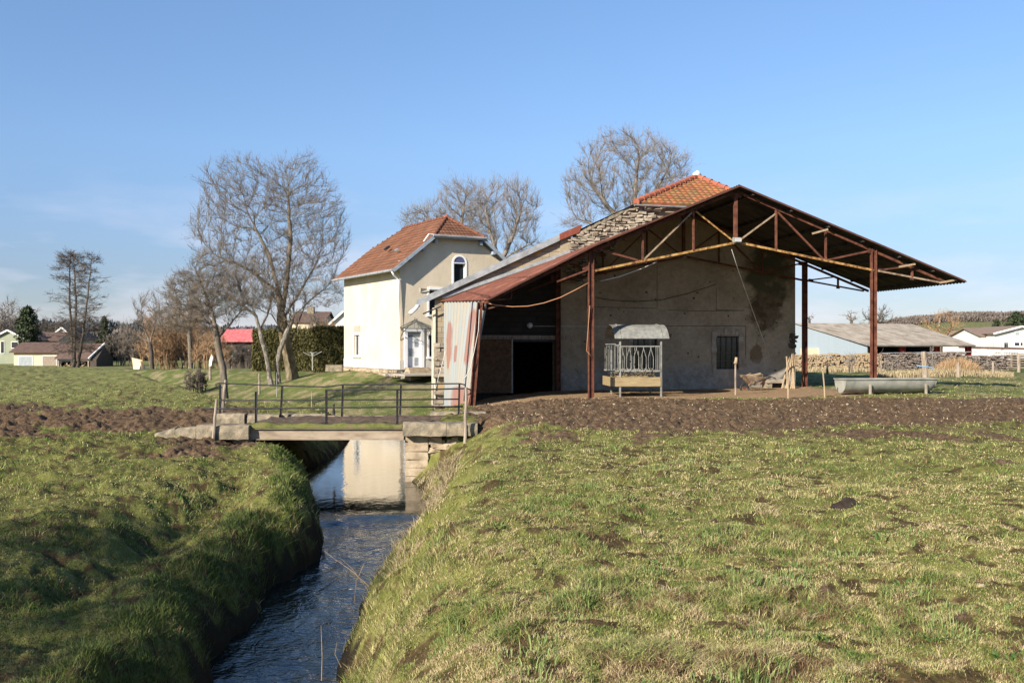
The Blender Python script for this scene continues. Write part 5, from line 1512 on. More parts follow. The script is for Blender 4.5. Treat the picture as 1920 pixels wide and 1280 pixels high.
# ------------------------------------------------------------------ wheelbarrow and slab bench
wb_ = thing('wheelbarrow', 'old rusty wheelbarrow full of scraps parked at the foot of the barn gable', 'wheelbarrow', BX([BL(1425, 733, 3.6)])[0], 0)
B_ = lambda px, py, v: BL(px, py, v)
mb = MB(BX)
t0, t1 = B_(1398, 703, 3.3), B_(1438, 707, 3.3); b0, b1 = B_(1410, 722, 3.45), B_(1432, 720, 3.45)
V = [t0, t1, t1 + (0, .6, 0), t0 + (0, .6, 0), b0, b1, b1 + (0, .35, 0), b0 + (0, .35, 0)]
mb.add(V, [(0, 1, 5, 4), (1, 2, 6, 5), (2, 3, 7, 6), (3, 0, 4, 7), (4, 5, 6, 7)])
tb = mb.build('tray', M['pale_steel'], wb_); tb.modifiers.new('thick', 'SOLIDIFY').thickness = .01
for dv in (0, .5):
    mb = MB(BX); mb.tube([B_(1404, 724, 3.3 + dv), B_(1428, 712, 3.3 + dv), B_(1446, 706, 3.3 + dv), B_(1455, 710, 3.3 + dv)], .02, 6); mb.build('handle', M['iron'], wb_, True)
    mb = MB(BX); mb.tube([B_(1414, 712, 3.32 + dv), B_(1404, 722, 3.3 + dv), B_(1410, 733, 3.28 + dv)], .017, 6); mb.build('leg', M['pale_steel'], wb_, True)
    mb = MB(BX); mb.tube([B_(1443, 704, 3.32 + dv), B_(1424, 716, 3.3 + dv), B_(1427, 733, 3.28 + dv)], .017, 6); mb.build('leg', M['pale_steel'], wb_, True)
c_ = B_(1396, 727, 3.6)
mb = MB(BX); ring = [c_ + (math.cos(a) * .15, 0, math.sin(a) * .15) for a in np.linspace(0, 2 * math.pi, 19)]; mb.tube(ring, .04, 7, False); wh = mb.build('wheel', M['iron'], wb_, True)
mb = MB(BX); mb.tube([c_ - (0, .05, 0), c_ + (0, .05, 0)], .05, 8); mb.build('hub', M['rust'], wh)
mb = MB(BX)
for i in range(9):
    p = (t0 + t1) / 2 + (random.uniform(-.3, .3), random.uniform(.1, .5), 0); mb.beam(p - (random.uniform(.1, .3), 0, .02), p + (random.uniform(.1, .3), random.uniform(-.2, .2), random.uniform(0, .12)), .04, .03)
mb.build('scraps', M['pale_wood'], wb_)
bn = thing('stone_bench', 'pale concrete slab bench under the sunlit patch of the gable', 'bench', BX([BL(1452, 728, 5.0)])[0], 0)
a = BL(1436, 714, 4.9); b = BL(1480, 712, 4.9)
mb = MB(BX); mb.box(((a[0] + b[0]) / 2, 5.1, a[2]), (b[0] - a[0], .5, .13), jit=.02); mb.build('slab', M['concrete'], bn)
for px in (1440, 1472):
    c_ = BL(px, 724, 5.0); mb = MB(BX); mb.box((c_[0], 5.1, c_[2]), (.2, .4, .3), jit=.03); mb.build('support', M['slab'], bn)

# ------------------------------------------------------------------ bare trees
def rings_mesh(pos, par, rad, main, sides):
    """tapered limbs from a node tree; vectorised"""
    n = len(pos); e = np.arange(n)[par >= 0]; p = par[e]
    d = pos[e] - pos[p]; d /= np.linalg.norm(d, axis=1)[:, None] + 1e-9
    nd = np.zeros_like(pos); nd[e] = d
    mc = main >= 0
    nd2 = nd.copy(); k = np.arange(n)[mc]; nd2[k] += nd[main[k]]; nd2 /= np.linalg.norm(nd2, axis=1)[:, None] + 1e-9
    ref = np.array([0.31, 0.93, 0.17]); ref /= np.linalg.norm(ref)
    def ring(P_, D, R_):
        s = np.cross(D, ref); s /= np.linalg.norm(s, axis=1)[:, None] + 1e-9; u = np.cross(s, D)
        a = np.arange(sides) / sides * 2 * np.pi
        return P_[:, None] + R_[:, None, None] * (np.cos(a)[None, :, None] * s[:, None] + np.sin(a)[None, :, None] * u[:, None])
    A = ring(pos, nd2, rad)                      # node rings
    side = main[p] != e
    es = e[side]
    B = ring(pos[par[es]], nd[es], rad[es] * 1.15)
    V = np.concatenate([A.reshape(-1, 3), B.reshape(-1, 3)])
    st = np.empty(n, int); st[e] = p * sides; st[es] = n * sides + np.arange(len(es)) * sides
    i = np.arange(sides); j = (i + 1) % sides
    s0 = st[e][:, None]; s1 = (e * sides)[:, None]
    q_ = np.stack([s0 + i, s0 + j, s1 + j, s1 + i], -1).reshape(-1, 4)
    return V, q_

def twig_mesh(p, d, L, r):
    """p start, d dir, L length: curved 3-sided twigs"""
    n = len(p)
    d = d / (np.linalg.norm(d, axis=1)[:, None] + 1e-9)
    mid = p + d * (L * .5)[:, None]; d2 = d + rng.normal(0, .25, (n, 3)); d2[:, 2] += .12; d2 /= np.linalg.norm(d2, axis=1)[:, None]
    end = mid + d2 * (L * .5)[:, None]
    s = np.cross(d, np.array([.2, .9, .3])); s /= np.linalg.norm(s, axis=1)[:, None] + 1e-9; u = np.cross(s, d)
    a = np.arange(3) / 3 * 2 * np.pi
    o = np.cos(a)[None, :, None] * s[:, None] + np.sin(a)[None, :, None] * u[:, None]
    V = np.concatenate([p[:, None] + o * r[:, None, None], mid[:, None] + o * (r * .75)[:, None, None], end[:, None]], 1)
    b = (np.arange(n) * 7)[:, None, None]
    i = np.arange(3); j = (i + 1) % 3
    q_ = (b + np.stack([i, j, 3 + j, 3 + i], -1)[None]).reshape(-1, 4)
    t = (b + np.stack([3 + i, 3 + j, np.full(3, 6)], -1)[None]).reshape(-1, 3)
    return V.reshape(-1, 3), q_, t, end, d2

def colonize(trunks, att, step, infl, kill, maxit=140, up=0.12, jit=.10):
    """space colonisation; trunks: list of polylines (first starts at the root)"""
    pos = []; par = []
    for tk in trunks:
        tk = np.asarray(tk, float)
        if len(pos):
            d = np.linalg.norm(np.array(pos) - tk[0], axis=1); prev = int(d.argmin())
            if d[prev] > .6: prev = -1
        else: prev = -1
        for a, b in zip(tk[:-1], tk[1:]):
            m = max(1, int(np.linalg.norm(b - a) / step))
            for i in range(m):
                if prev == -1 and i == 0:
                    pos.append(a); par.append(-1); prev = len(pos) - 1
                q_ = a + (b - a) * (i + 1) / m + rng.normal(0, step * .05, 3)
                pos.append(q_); par.append(prev); prev = len(pos) - 1
    pos = list(pos); P0 = np.array(pos)
    near = np.zeros(len(att), int); nd = np.full(len(att), 1e9)
    def upd(new, base):
        for c in range(0, len(new), 400):
            D = np.linalg.norm(att[:, None] - new[None, c:c + 400], axis=2); k = D.argmin(1); dd = D[np.arange(len(att)), k]
            m = dd < nd; nd[m] = dd[m]; near[m] = base + c + k[m]
    upd(P0, 0)
    cnt = {}
    for it in range(maxit):
        act = (nd < infl) & (nd > kill)
        if not act.any(): break
        Pn = np.array(pos); ids = near[act]; v = att[act] - Pn[ids]; v /= np.linalg.norm(v, axis=1)[:, None]
        S = np.zeros((len(Pn), 3)); np.add.at(S, ids, v)
        un = np.unique(ids); new = []; src = []
        for k in un:
            if cnt.get(k, 0) >= 4: continue
            cnt[k] = cnt.get(k, 0) + 1
            d = S[k] / (np.linalg.norm(S[k]) + 1e-9)
            if par[k] >= 0:
                o = Pn[k] - Pn[par[k]]; d = d + .75 * o / (np.linalg.norm(o) + 1e-9)
            d = d + rng.normal(0, jit, 3); d[2] += up; d /= np.linalg.norm(d)
            new.append(Pn[k] + d * step); src.append(k)
        if not new: break
        b = len(pos); pos += new; par += src
        upd(np.array(new), b)
        keep = nd > kill
        if not keep.all():
            att = att[keep]; near = near[keep]; nd = nd[keep]
        if len(att) == 0: break
    return np.array(pos), np.array(par)

def finish_tree(name, label, cat, pos, par, r_tip, r_base, bark, twigm, twk, twl, twr, sides=6, group=None, upw=.35, trunk_nodes=None, expo=2.3, maxr=.09, drop=0.0):
    n = len(pos)
    w = np.full(n, 0.0); ch = [[] for _ in range(n)]
    for i in range(n - 1, -1, -1):
        if w[i] == 0: w[i] = 1.0
        if par[i] >= 0: w[par[i]] += w[i] + .02; ch[par[i]].append(i)
    # pipe model: cross sections add up towards the fixed base radius
    rad = np.maximum(r_base * (w / w[0]) ** .74, r_tip * .8)
    main = np.full(n, -1)
    for i in range(n):
        if ch[i]: main[i] = max(ch[i], key=lambda c: w[c])
    # flare at the root
    rz = pos[:, 2] - pos[0, 2]
    rad = rad * (1 + .45 * np.exp(-rz / .35) * (rad > r_base * .5))
    big = rad > r_base * .55 if trunk_nodes is None else trunk_nodes
    t = thing(name, label, cat, pos[0], 0, group)
    loc = pos[0]
    V, q_ = rings_mesh(pos, par, rad, main, sides)
    # split faces: trunk or crown limbs
    e = np.arange(n)[par >= 0]; isb = np.repeat(big[e], sides)
    def sub(V, q_):
        u, inv = np.unique(q_, return_inverse=True); return V[u] - loc, inv.reshape(q_.shape)
    if isb.any():
        v1, f1 = sub(V, q_[isb]); mesh_obj('trunk', v1, [f1], bark, t, True)
    v2, f2 = sub(V, q_[~isb])
    thin = np.where((rad < maxr) & (par >= 0))[0]
    idx = rng.choice(thin, int(len(thin) * twk)) if len(thin) else thin
    tp = pos[par[idx]] + (pos[idx] - pos[par[idx]]) * rng.uniform(0, 1, len(idx))[:, None]
    td = pos[idx] - pos[par[idx]]; td /= np.linalg.norm(td, axis=1)[:, None]
    td = td + rng.normal(0, .42, td.shape); td[:, 2] += upw
    L = rng.uniform(.4, 1, len(idx)) * twl
    tv, tq, tt, te, tdd = twig_mesh(tp, td, L, np.full(len(idx), twr))
    # second order twiglets
    k2 = rng.choice(len(te), int(len(te) * 1.3)) if len(te) else np.array([], int)
    f_ = rng.uniform(.35, 1, len(k2))[:, None]
    p2 = tp[k2] + (te[k2] - tp[k2]) * f_
    d2 = tdd[k2] + rng.normal(0, .5, (len(k2), 3)); d2[:, 2] += upw * .6 - drop
    tv2, tq2, tt2, _, _ = twig_mesh(p2, d2, rng.uniform(.3, .8, len(k2)) * twl * .6, np.full(len(k2), twr * .75))
    o1 = len(v2); o2 = o1 + len(tv)
    mesh_obj('crown', np.concatenate([v2, tv - loc, tv2 - loc]), [np.concatenate([f2, tq + o1, tq2 + o2]), np.concatenate([tt + o1, tt2 + o2])], twigm, t, True)
    return t

def ell_points(n, ells, D, shell=.35):
    """ells: (px, py, rx, ry, depth, weight) in photo pixels at distance D"""
    out = []; W = sum(e_[5] for e_ in ells)
    for (px, py, rx, ry, dep, wt) in ells:
        k = int(n * wt / W)
        v = rng.normal(0, 1, (k, 3)); v /= np.linalg.norm(v, axis=1)[:, None]
        r = rng.uniform(shell, 1, k) ** (1 / 2.0)
        c = P(px, py, D)
        out.append(c + v * r[:, None] * np.array([rx / F * D, dep, ry / F * D]))
    return np.concatenate(out)

def tree_sc(name, label, D, base, trunks, ells, natt, step, r_tip, r_base, bark, twigm, twk=1.2, twl=.6, twr=.009, group=None, cat='tree', infl=None, kill=None, up=.1, upw=.35, tdep=0.3, seed=1, maxr=.09):
    global rng
    rng = np.random.default_rng(seed)
    zb = gz((base[0] - 960) / F * D, D) - .15
    tks = []
    for k, tk in enumerate(trunks):
        pts = []
        for i, p_ in enumerate(tk):
            q_ = P(p_[0], p_[1], D); q_[1] += (p_[2] if len(p_) > 2 else 0)
            pts.append(q_)
        if k == 0: pts[0][2] = min(zb, pts[0][2])
        tks.append(pts)
    att = ell_points(natt, ells, D)
    pos, par = colonize(tks, att, step, infl or step * 9, kill or step * 1.7, up=up)
    return finish_tree(name, label, cat, pos, par, r_tip, r_base, bark, twigm, twk, twl, twr, 6, group, upw, maxr=maxr)

# the big tree by the lawn
tree_sc('tree', 'largest bare tree, on the lawn left of the house, with a wide rounded crown', 64, (547, 702),
        [[(550, 704), (545, 690), (540, 660), (532, 625), (528, 590)],
         [(528, 590), (518, 540, .4), (500, 480, .8), (470, 420, 1)], [(528, 590), (541, 530, -.5), (548, 450, -.5), (545, 360, -.8)],
         [(529, 600), (560, 540, 1.0), (590, 480, 1.5)], [(540, 655), (552, 615, .5), (566, 570, 1), (610, 530, 1.5)], [(520, 545), (470, 505, -1.0), (420, 485, -1.4)],
         [(532, 625), (515, 590, -.9), (470, 570, -1.4)]],
        [(500, 430, 140, 130, 3.8, 6), (455, 355, 85, 62, 2.5, 1.6), (585, 440, 72, 110, 3, 3), (560, 360, 60, 68, 2.5, 1.5), (400, 440, 50, 60, 2, .9), (480, 540, 110, 45, 3, 1.3), (600, 545, 55, 40, 2.5, .8)],
        6500, .25, .010, .40, M['bark_moss'], M['twig'], 2.7, .95, .0085, seed=11, up=.16, upw=.55)
tree_sc('tree', 'slim pale barked tree leaning left beside the largest tree', 62, (508, 703),
        [[(509, 704), (500, 670), (487, 622), (478, 585)], [(487, 622), (497, 590, .5), (505, 555, .8)], [(479, 590), (440, 560, -.6), (400, 545, -.9)]],
        [(450, 545, 75, 50, 2, 2), (490, 520, 50, 55, 2, 1.3)], 1300, .24, .011, .15, M['bark_pale'], M['twig'], 3.6, .7, .0085, seed=12)
tree_sc('tree', 'short pale birch trunk forking between the leaning tree and the largest tree', 62.5, (521, 700),
        [[(522, 702), (520, 680), (526, 655), (532, 638)], [(532, 638), (540, 610, .5), (548, 590, .5)]],
        [(540, 570, 40, 40, 1.5, 1)], 300, .22, .012, .17, M['bark_pale'], M['twig'], 2.2, .6, .0095, seed=13)
tree_sc('tree', 'middle sized bare tree with a bent trunk on the bank behind the far railing', 46, (425, 716),
        [[(426, 718), (418, 690), (410, 655), (404, 615), (396, 570)], [(404, 615), (380, 590, .4), (350, 575, .6)], [(398, 585), (385, 540, -.5), (372, 505, -.5)], [(408, 635), (430, 600, .6), (450, 575, .8)]],
        [(375, 560, 62, 62, 2.2, 3), (400, 530, 55, 60, 2, 2), (350, 600, 55, 32, 2, 1), (440, 575, 40, 32, 1.6, .8)],
        2600, .19, .009, .17, M['bark'], M['twig'], 3.8, .65, .008, seed=14)
# trees behind the house
tree_sc('tree', 'bare tree rising behind the house roof ridge, left of its bigger neighbour', 80, (865, 640),
        [[(850, 660), (850, 560), (850, 480)], [(850, 500), (820, 440, 1), (800, 410, 1)], [(850, 480), (865, 420), (872, 370)]],
        [(815, 425, 66, 42, 3, 2), (865, 400, 52, 58, 3, 2.6)], 2300, .33, .013, .36, M['bark_dark'], M['twig_lit'], 3.4, 1.3, .011, seed=15, up=.3, upw=.7, maxr=.12)
tree_sc('tree', 'bare tree with upright twigs between the house gable and the barn roof', 78, (940, 640),
        [[(935, 660), (938, 540), (935, 490)], [(935, 500), (958, 450), (975, 400)], [(938, 495), (920, 440), (910, 390)], [(940, 488), (970, 470), (998, 455)]],
        [(925, 405, 52, 62, 3, 2), (968, 400, 48, 58, 3, 2.4), (975, 465, 42, 28, 2, .8)], 2300, .32, .013, .36, M['bark_dark'], M['twig_lit'], 3.4, 1.3, .011, seed=16, up=.3, upw=.8, maxr=.12)
tree_sc('tree', 'wide bare tree crown rising behind the stone parapet and tile hip of the barn', 66, (1185, 640),
        [[(1178, 660), (1180, 500), (1182, 430)], [(1180, 450), (1150, 400), (1120, 360)], [(1182, 430), (1190, 370), (1195, 310)], [(1182, 425), (1220, 370), (1245, 330)], [(1180, 450), (1110, 420), (1085, 410)]],
        [(1180, 335, 112, 85, 4, 5), (1235, 330, 58, 62, 3, 2), (1100, 360, 50, 50, 3, 1.4), (1085, 420, 35, 22, 2, .4)], 4600, .28, .011, .42, M['bark'], M['twig_lit'], 3.4, 1.05, .0095, seed=17, up=.25, upw=.6, maxr=.1)
# small tree left
tree_sc('tree', 'small bare tree with a forked stem at the far edge of the left field', 95, (283, 686),
        [[(285, 690), (284, 660), (280, 640)], [(280, 640), (268, 610), (265, 580)], [(281, 645), (290, 610), (294, 580)], [(280, 640), (250, 625), (230, 612)]],
        [(280, 592, 30, 42, 2, 1), (250, 630, 26, 22, 1.5, .4)], 900, .32, .014, .2, M['bark_dark'], M['twig'], 3, 1.1, .013, seed=18, up=.25, upw=.8)
tree_sc('tree', 'bare tree standing between the small forked tree and the bent trunk tree', 88, (357, 686),
        [[(358, 690), (356, 650), (354, 610)], [(354, 620), (335, 580), (325, 550)], [(354, 610), (362, 570), (365, 540)]],
        [(345, 560, 42, 55, 2.5, 1), (320, 600, 40, 30, 2, .5)], 1100, .32, .014, .2, M['bark'], M['twig'], 3, 1.0, .013, seed=19, upw=.6)

def alder(name, label, D, stems, seed, wpx):
    """slender stems with many level side branches, narrow towards the top"""
    global rng
    rng = np.random.default_rng(seed)
    pos = []; par = []
    for (pts) in stems:
        prev = -1; q_ = [P(a, b, D) for a, b in pts]
        if pos == []: q_[0][2] = gz(q_[0][0], D) - .2
        else: q_[0][2] = gz(q_[0][0], D) - .2
        idx = []
        n = 46; t = np.linspace(0, 1, n)
        zz = np.array(q_); tt = np.linspace(0, 1, len(q_))
        L = np.stack([np.interp(t, tt, zz[:, k]) for k in range(3)], -1)
        for i in range(n):
            pos.append(L[i] + rng.normal(0, .03, 3)); par.append(prev); prev = len(pos) - 1; idx.append(prev)
        for i in range(8, n - 1):
            tf = i / n
            ln = wpx / F * D * (1.05 - .78 * max(0, (tf - .3) / .7)) * rng.uniform(.5, 1.1)
            for _ in range(2):
                a = rng.uniform(0, 2 * math.pi); p_ = idx[i]; m = max(3, int(ln / .45)); d = np.array([math.cos(a), math.sin(a) * .8, rng.uniform(.05, .35)])
                for k in range(m):
                    d = d + rng.normal(0, .12, 3) + np.array([0, 0, -.05]); d /= np.linalg.norm(d)
                    pos.append(pos[p_] + d * ln / m); par.append(p_); p_ = len(pos) - 1
                    if k % 2 == 1 and rng.random() < .8:
                        e_ = d + rng.normal(0, .6, 3); e_[2] *= .4; e_ /= np.linalg.norm(e_); pos.append(pos[p_] + e_ * .5); par.append(p_)
    pos = np.array(pos); par = np.array(par)
    return finish_tree(name, label, 'tree', pos, par, .014, .2, M['bark_dark'], M['twig_dark'], 4.5, .9, .014, 5, None, .12, maxr=.1)
alder('alder_tree', 'tall slender twin stemmed alder behind the brown shed, left of a similar one', 122, [[(137, 700), (135, 640), (130, 560), (131, 500), (133, 472)], [(138, 700), (140, 640), (142, 560), (138, 500), (137, 476)]], 21, 50)
alder('alder_tree', 'tall slender single stemmed alder leaning right behind the brown shed', 120, [[(144, 700), (152, 650), (160, 590), (168, 520), (173, 474)]], 22, 48)

# thickets of stems
def thicket(name, label, D, px0, px1, ptop, pbase, nst, mat, seed, dep=4, group=None, cat='bush', twr=.014, twk=4.0, spread=.12, twl=.9):
    global rng
    rng = np.random.default_rng(seed)
    pos = []; par = []
    for s in range(nst):
        px = rng.uniform(px0, px1); y = D + rng.uniform(-dep / 2, dep / 2); x = (px - 960) / F * D
        z0 = gz(x, y) - .1; mid = 1 - abs((px - (px0 + px1) / 2) / (px1 - px0) * 2) ** 2 * .55
        h = ((HOR - ptop) / F * D - z0) * mid * rng.uniform(.7, 1.0)
        p_ = -1; d = np.array([rng.normal(0, spread), rng.normal(0, spread), 1.0]); m = max(5, int(h / .6)); q_ = np.array([x, y, z0])
        for k in range(m):
            pos.append(q_.copy()); par.append(p_); p_ = len(pos) - 1
            d = d + rng.normal(0, .09, 3) * (1, 1, .3); d /= np.linalg.norm(d); q_ = q_ + d * h / m
            if k > m * .2:
                for _ in range(2):
                    a = rng.uniform(0, 6.28); e_ = np.array([math.cos(a), math.sin(a), rng.uniform(.5, 1.4)]); e_ /= np.linalg.norm(e_); b_ = p_; L = h * .16 * rng.uniform(.5, 1.2)
                    for _k in range(3):
                        pos.append(pos[b_] + (e_ + rng.normal(0, .15, 3)) * L / 3); par.append(b_); b_ = len(pos) - 1
    pos = np.array(pos); par = np.array(par)
    n = len(pos); w = np.ones(n)
    for i in range(n - 1, -1, -1):
        if par[i] >= 0: w[par[i]] += w[i]
    rad = twr * 1.1 * w ** .33
    main = np.full(n, -1)
    for i in range(n - 1, -1, -1):
        if par[i] >= 0 and (main[par[i]] < 0 or w[i] > w[main[par[i]]]): main[par[i]] = i
    V, q_ = rings_mesh(pos, par, rad, main, 4)
    e = np.arange(n)[par >= 0]
    idx = rng.choice(e, int(len(e) * twk))
    tp = pos[idx]; td = pos[idx] - pos[par[idx]]; td /= np.linalg.norm(td, axis=1)[:, None]; td = td + rng.normal(0, .6, td.shape); td[:, 2] += .5
    tv, tq, tt, _, _ = twig_mesh(tp, td, rng.uniform(.3, 1, len(idx)) * twl, np.full(len(idx), twr))
    o1 = len(V)
    o = mesh_obj(name, np.concatenate([V, tv]) , [np.concatenate([q_, tq + o1]), tt + o1], mat, None, True)
    return tag(o, label, cat, group)
thicket('willow_bush', 'orange brown willow bush right of the small forked tree', 100, 262, 330, 585, 686, 26, M['twig_orange'], 31)
thicket('willow_bush', 'tall reddish brown willow thicket between the small trees on the far bank', 102, 312, 400, 545, 686, 34, M['twig_orange'], 32)
thicket('willow_bush', 'low brown willow thicket by the bent trunk tree, left of the red roof', 84, 360, 430, 612, 686, 20, M['twig_orange'], 33)
thicket('bush', 'dark brown bush in front of the red roofed building', 92, 432, 480, 640, 680, 22, M['twig_dark'], 34)
thicket('bush', 'broad brown bush right of the slender alders', 150, 185, 262, 618, 690, 30, M['twig'], 35, twr=.02)
thicket('bush', 'bare brown bush behind the green house roof', 195, 40, 100, 590, 690, 26, M['twig'], 36, twr=.026, twl=1.4)
thicket('bush', 'tall pale bare bush at the left edge of the picture', 190, -20, 40, 560, 690, 22, M['twig_lit'], 37, twr=.024, twl=1.4)
thicket('bush', 'bare bush between the pine and the slender alders', 200, 78, 130, 605, 690, 22, M['twig'], 38, twr=.026, twl=1.4)
thicket('bush', 'brown bush above the hedge behind the largest tree', 95, 556, 612, 588, 650, 26, M['twig'], 39, twr=.02)
thicket('bush', 'brown bush above the hedge beside the house wall', 96, 600, 650, 600, 650, 24, M['twig_orange'], 40, twr=.02)
thicket('sapling', 'thin bare sapling in front of the pale log stack', 58, 1648, 1658, 640, 695, 2, M['twig_lit'], 41, dep=.3, cat='sapling', twk=1, twr=.009, twl=.5, spread=.04)
thicket('sapling', 'thin bare saplings between the shelter posts before the log stack', 57, 1582, 1602, 650, 695, 4, M['twig_lit'], 42, dep=.5, cat='sapling', twk=1, twr=.009, twl=.5, spread=.06)
thicket('sapling', 'spreading bare sapling right of the tall shelter post', 57, 1664, 1690, 645, 695, 4, M['twig_lit'], 43, dep=.5, cat='sapling', twk=1, twr=.009, twl=.5, spread=.2)
thicket('sapling', 'bare sapling in the reeds behind the trough', 54, 1745, 1760, 640, 695, 2, M['twig_lit'], 44, dep=.3, cat='sapling', twk=1, twr=.009, twl=.5, spread=.04)
thicket('bush', 'low dead brush on the stream bank of the left field', 66, 352, 380, 684, 697, 20, M['twig_dark'], 45, dep=2, twr=.012, twl=.4)
# right background trees
tree_sc('tree', 'small bare tree on the skyline above the hangar, left of the rounder one', 220, (1597, 660), [[(1597, 660), (1597, 610)]], [(1597, 597, 15, 13, 2.5, 1)], 150, .8, .05, .3, M['bark_dark'], M['twig'], 2, 1.6, .035, seed=51, maxr=.4)
tree_sc('tree', 'dense dark bare tree on the skyline beside the tall right shelter post', 215, (1645, 660), [[(1645, 660), (1645, 610)]], [(1645, 597, 27, 19, 4, 1)], 420, .8, .05, .4, M['bark_dark'], M['twig_dark'], 3, 2.0, .05, seed=52, maxr=.4)
tree_sc('tree', 'tiny bare tree on the skyline between the gable and the rear post', 210, (1518, 660), [[(1518, 660), (1518, 608)]], [(1518, 600, 10, 9, 2, 1)], 90, .8, .05, .25, M['bark_dark'], M['twig'], 2, 1.6, .035, seed=53, maxr=.4)
tree_sc('tree', 'olive brown bare tree in front of the hill right of the hangar roof', 170, (1762, 655), [[(1762, 655), (1762, 630)]], [(1762, 612, 38, 26, 5, 1)], 520, .7, .035, .4, M['bark'], M['twig_orange'], 2.5, 1.6, .03, seed=54, maxr=.3)

# ------------------------------------------------------------------ leafy masses
def leaf_cloud(name, pts, size, mat, parent=None, updn=0.0, extra=None):
    n = len(pts); a = rng.normal(0, 1, (n, 3)); a /= np.linalg.norm(a, axis=1)[:, None]
    b = rng.normal(0, 1, (n, 3)); b -= a * (a * b).sum(1)[:, None]; b /= np.linalg.norm(b, axis=1)[:, None]
    if updn: a[:, 2] = a[:, 2] + updn * np.sign(a[:, 2]); a /= np.linalg.norm(a, axis=1)[:, None]
    s = size * rng.uniform(.5, 1.3, n)[:, None]
    V = np.stack([pts - b * s * .4, pts + b * s * .4, pts + a * s], 1).reshape(-1, 3)
    t = np.arange(3 * n).reshape(-1, 3)
    loc = frame_of(parent)[0] if parent is not None else 0
    return mesh_obj(name, V - loc, [t], mat, parent, False, {'rnd': np.repeat(rng.uniform(0, 1, n), 3)})

def hedge(name, label, Dc, px0, px1, ptop, depth, n, seed, lumps=.25):
    global rng
    rng = np.random.default_rng(seed)
    x0, x1 = (px0 - 960) / F * Dc, (px1 - 960) / F * Dc
    zb = gz((x0 + x1) / 2, Dc) - .1; zt = (HOR - ptop) / F * Dc
    t = thing(name, label, 'hedge', ((x0 + x1) / 2, Dc + depth / 2, zb))
    k = rng.integers(0, 4, n); u = rng.uniform(0, 1, n); v = rng.uniform(0, 1, n)
    X = x0 + (x1 - x0) * u; Y = Dc + depth * v; Z = zb + (zt - zb) * v
    f = k <= 1
    Y = np.where(f, Dc, Y); Z = np.where(k == 2, zt, Z); Z = np.where(k == 3, zb + (zt - zb) * rng.uniform(0, 1, n), Z); X = np.where(k == 3, np.where(u < .5, x0, x1), X)
    bl = (fbm(X * 1.1 + Y, Z * 1.1, seed, 3) - .5) * lumps * 2
    Y = Y + np.where(f, bl, 0) + rng.normal(0, .05, n); Z = Z + np.where(k == 2, bl * .8, 0) + rng.normal(0, .05, n); X = X + np.where(k == 3, bl, 0) + rng.normal(0, .05, n)
    leaf_cloud('foliage', np.stack([X, Y, Z], -1), .15, M['hedge'], t, .8)
    mb = MB(); mb.box(((x0 + x1) / 2, Dc + depth / 2 + .1, (zb + zt) / 2 - .12), (x1 - x0 - .5, depth - .45, zt - zb - .35), jit=.1); mb.build('inner_branches', M['twig_dark'], t)
    return t
hedge('hedge', 'tall dark clipped conifer hedge behind the tree trunks', 74, 474, 584, 620, 2.5, 26000, 61)
hedge('hedge', 'lower olive clipped conifer hedge nearest the house wall', 69, 586, 648, 615, 2.5, 18000, 62)

def conifer(name, label, D, px, ptop, wpx, n, seed, flat=False):
    global rng
    rng = np.random.default_rng(seed)
    x = (px - 960) / F * D; zb = gz(x, D); zt = (HOR - ptop) / F * D; R_ = wpx / F * D
    t = thing(name, label, 'tree', (x, D, zb))
    mb = MB(); mb.tube([(x, D, zb - .3), (x + .1, D, (zb + zt) / 2), (x, D, zt - .6)], [.3, .2, .05], 7); mb.build('trunk', M['bark_dark'], t)
    tt = rng.uniform(0, 1, n) ** .8; a = rng.uniform(0, 6.283, n)
    if flat:
        prof = np.sqrt(np.clip(1 - ((tt - .45) / .55) ** 2, 0, 1))
    else: prof = (1 - tt) * .95 + .05
    lay = .75 + .25 * np.sin(tt * 38 + a * 3)
    r = R_ * prof * lay * np.sqrt(rng.uniform(.25, 1, n)); z = zb + (zt - zb) * (.12 + .88 * tt)
    hole = fbm(a * 2.2 + 5, z * .55, seed, 3)
    k = hole > .38
    pts = np.stack([x + r * np.cos(a), D + r * np.sin(a), z + rng.normal(0, .12, n)], -1)[k]
    leaf_cloud('crown', pts, .42, M['pine'], t)
    return t
conifer('conifer_tree', 'dark green pine behind the green house', 165, 52, 577, 25, 3600, 71, True)
conifer('conifer_tree', 'dark spruce between the slender alders and the brown bush', 150, 196, 597, 22, 5000, 72)
conifer('conifer_tree', 'dark green evergreen at the right edge above the white house', 210, 1905, 586, 26, 4200, 73, True)
conifer('conifer_tree', 'small dark round evergreen left of the white house roof', 220, 1868, 600, 12, 1600, 74, True)

def far_wood(name, label, a0, a1, r0, r1, h, n, mat, seed, size=1.5, lift=0.0):
    global rng
    rng = np.random.default_rng(seed)
    a = np.radians(rng.uniform(a0, a1, n)); r = rng.uniform(r0, r1, n)
    X = r * np.sin(a); Y = r * np.cos(a); zg = ground(X, Y, False)[0]
    hh = h * (.55 + .6 * fbm(np.degrees(a) * 3.0, r * .02, seed, 4))
    Z = zg + hh * rng.uniform(0, 1, n) ** .8 + lift
    o = leaf_cloud(name, np.stack([X, Y, Z], -1), size, mat, None, 1.5)
    return tag(o, label, 'wood', kind='stuff')
far_wood('far_wood', 'brown bare wood along the crest of the right hill', 18, 34, 560, 640, 4.9, 80000, M['brown_wood'], 81, .95)
far_wood('far_wood', 'dark hedge line running along the right hill field', 18, 34, 520, 532, 3.0, 9000, M['brown_wood'], 82, 1.0)
far_wood('far_wood', 'blue grey distant wooded ridge on the left', -32, -5, 700, 780, 11, 40000, M['blue_wood'], 83, 2.4)
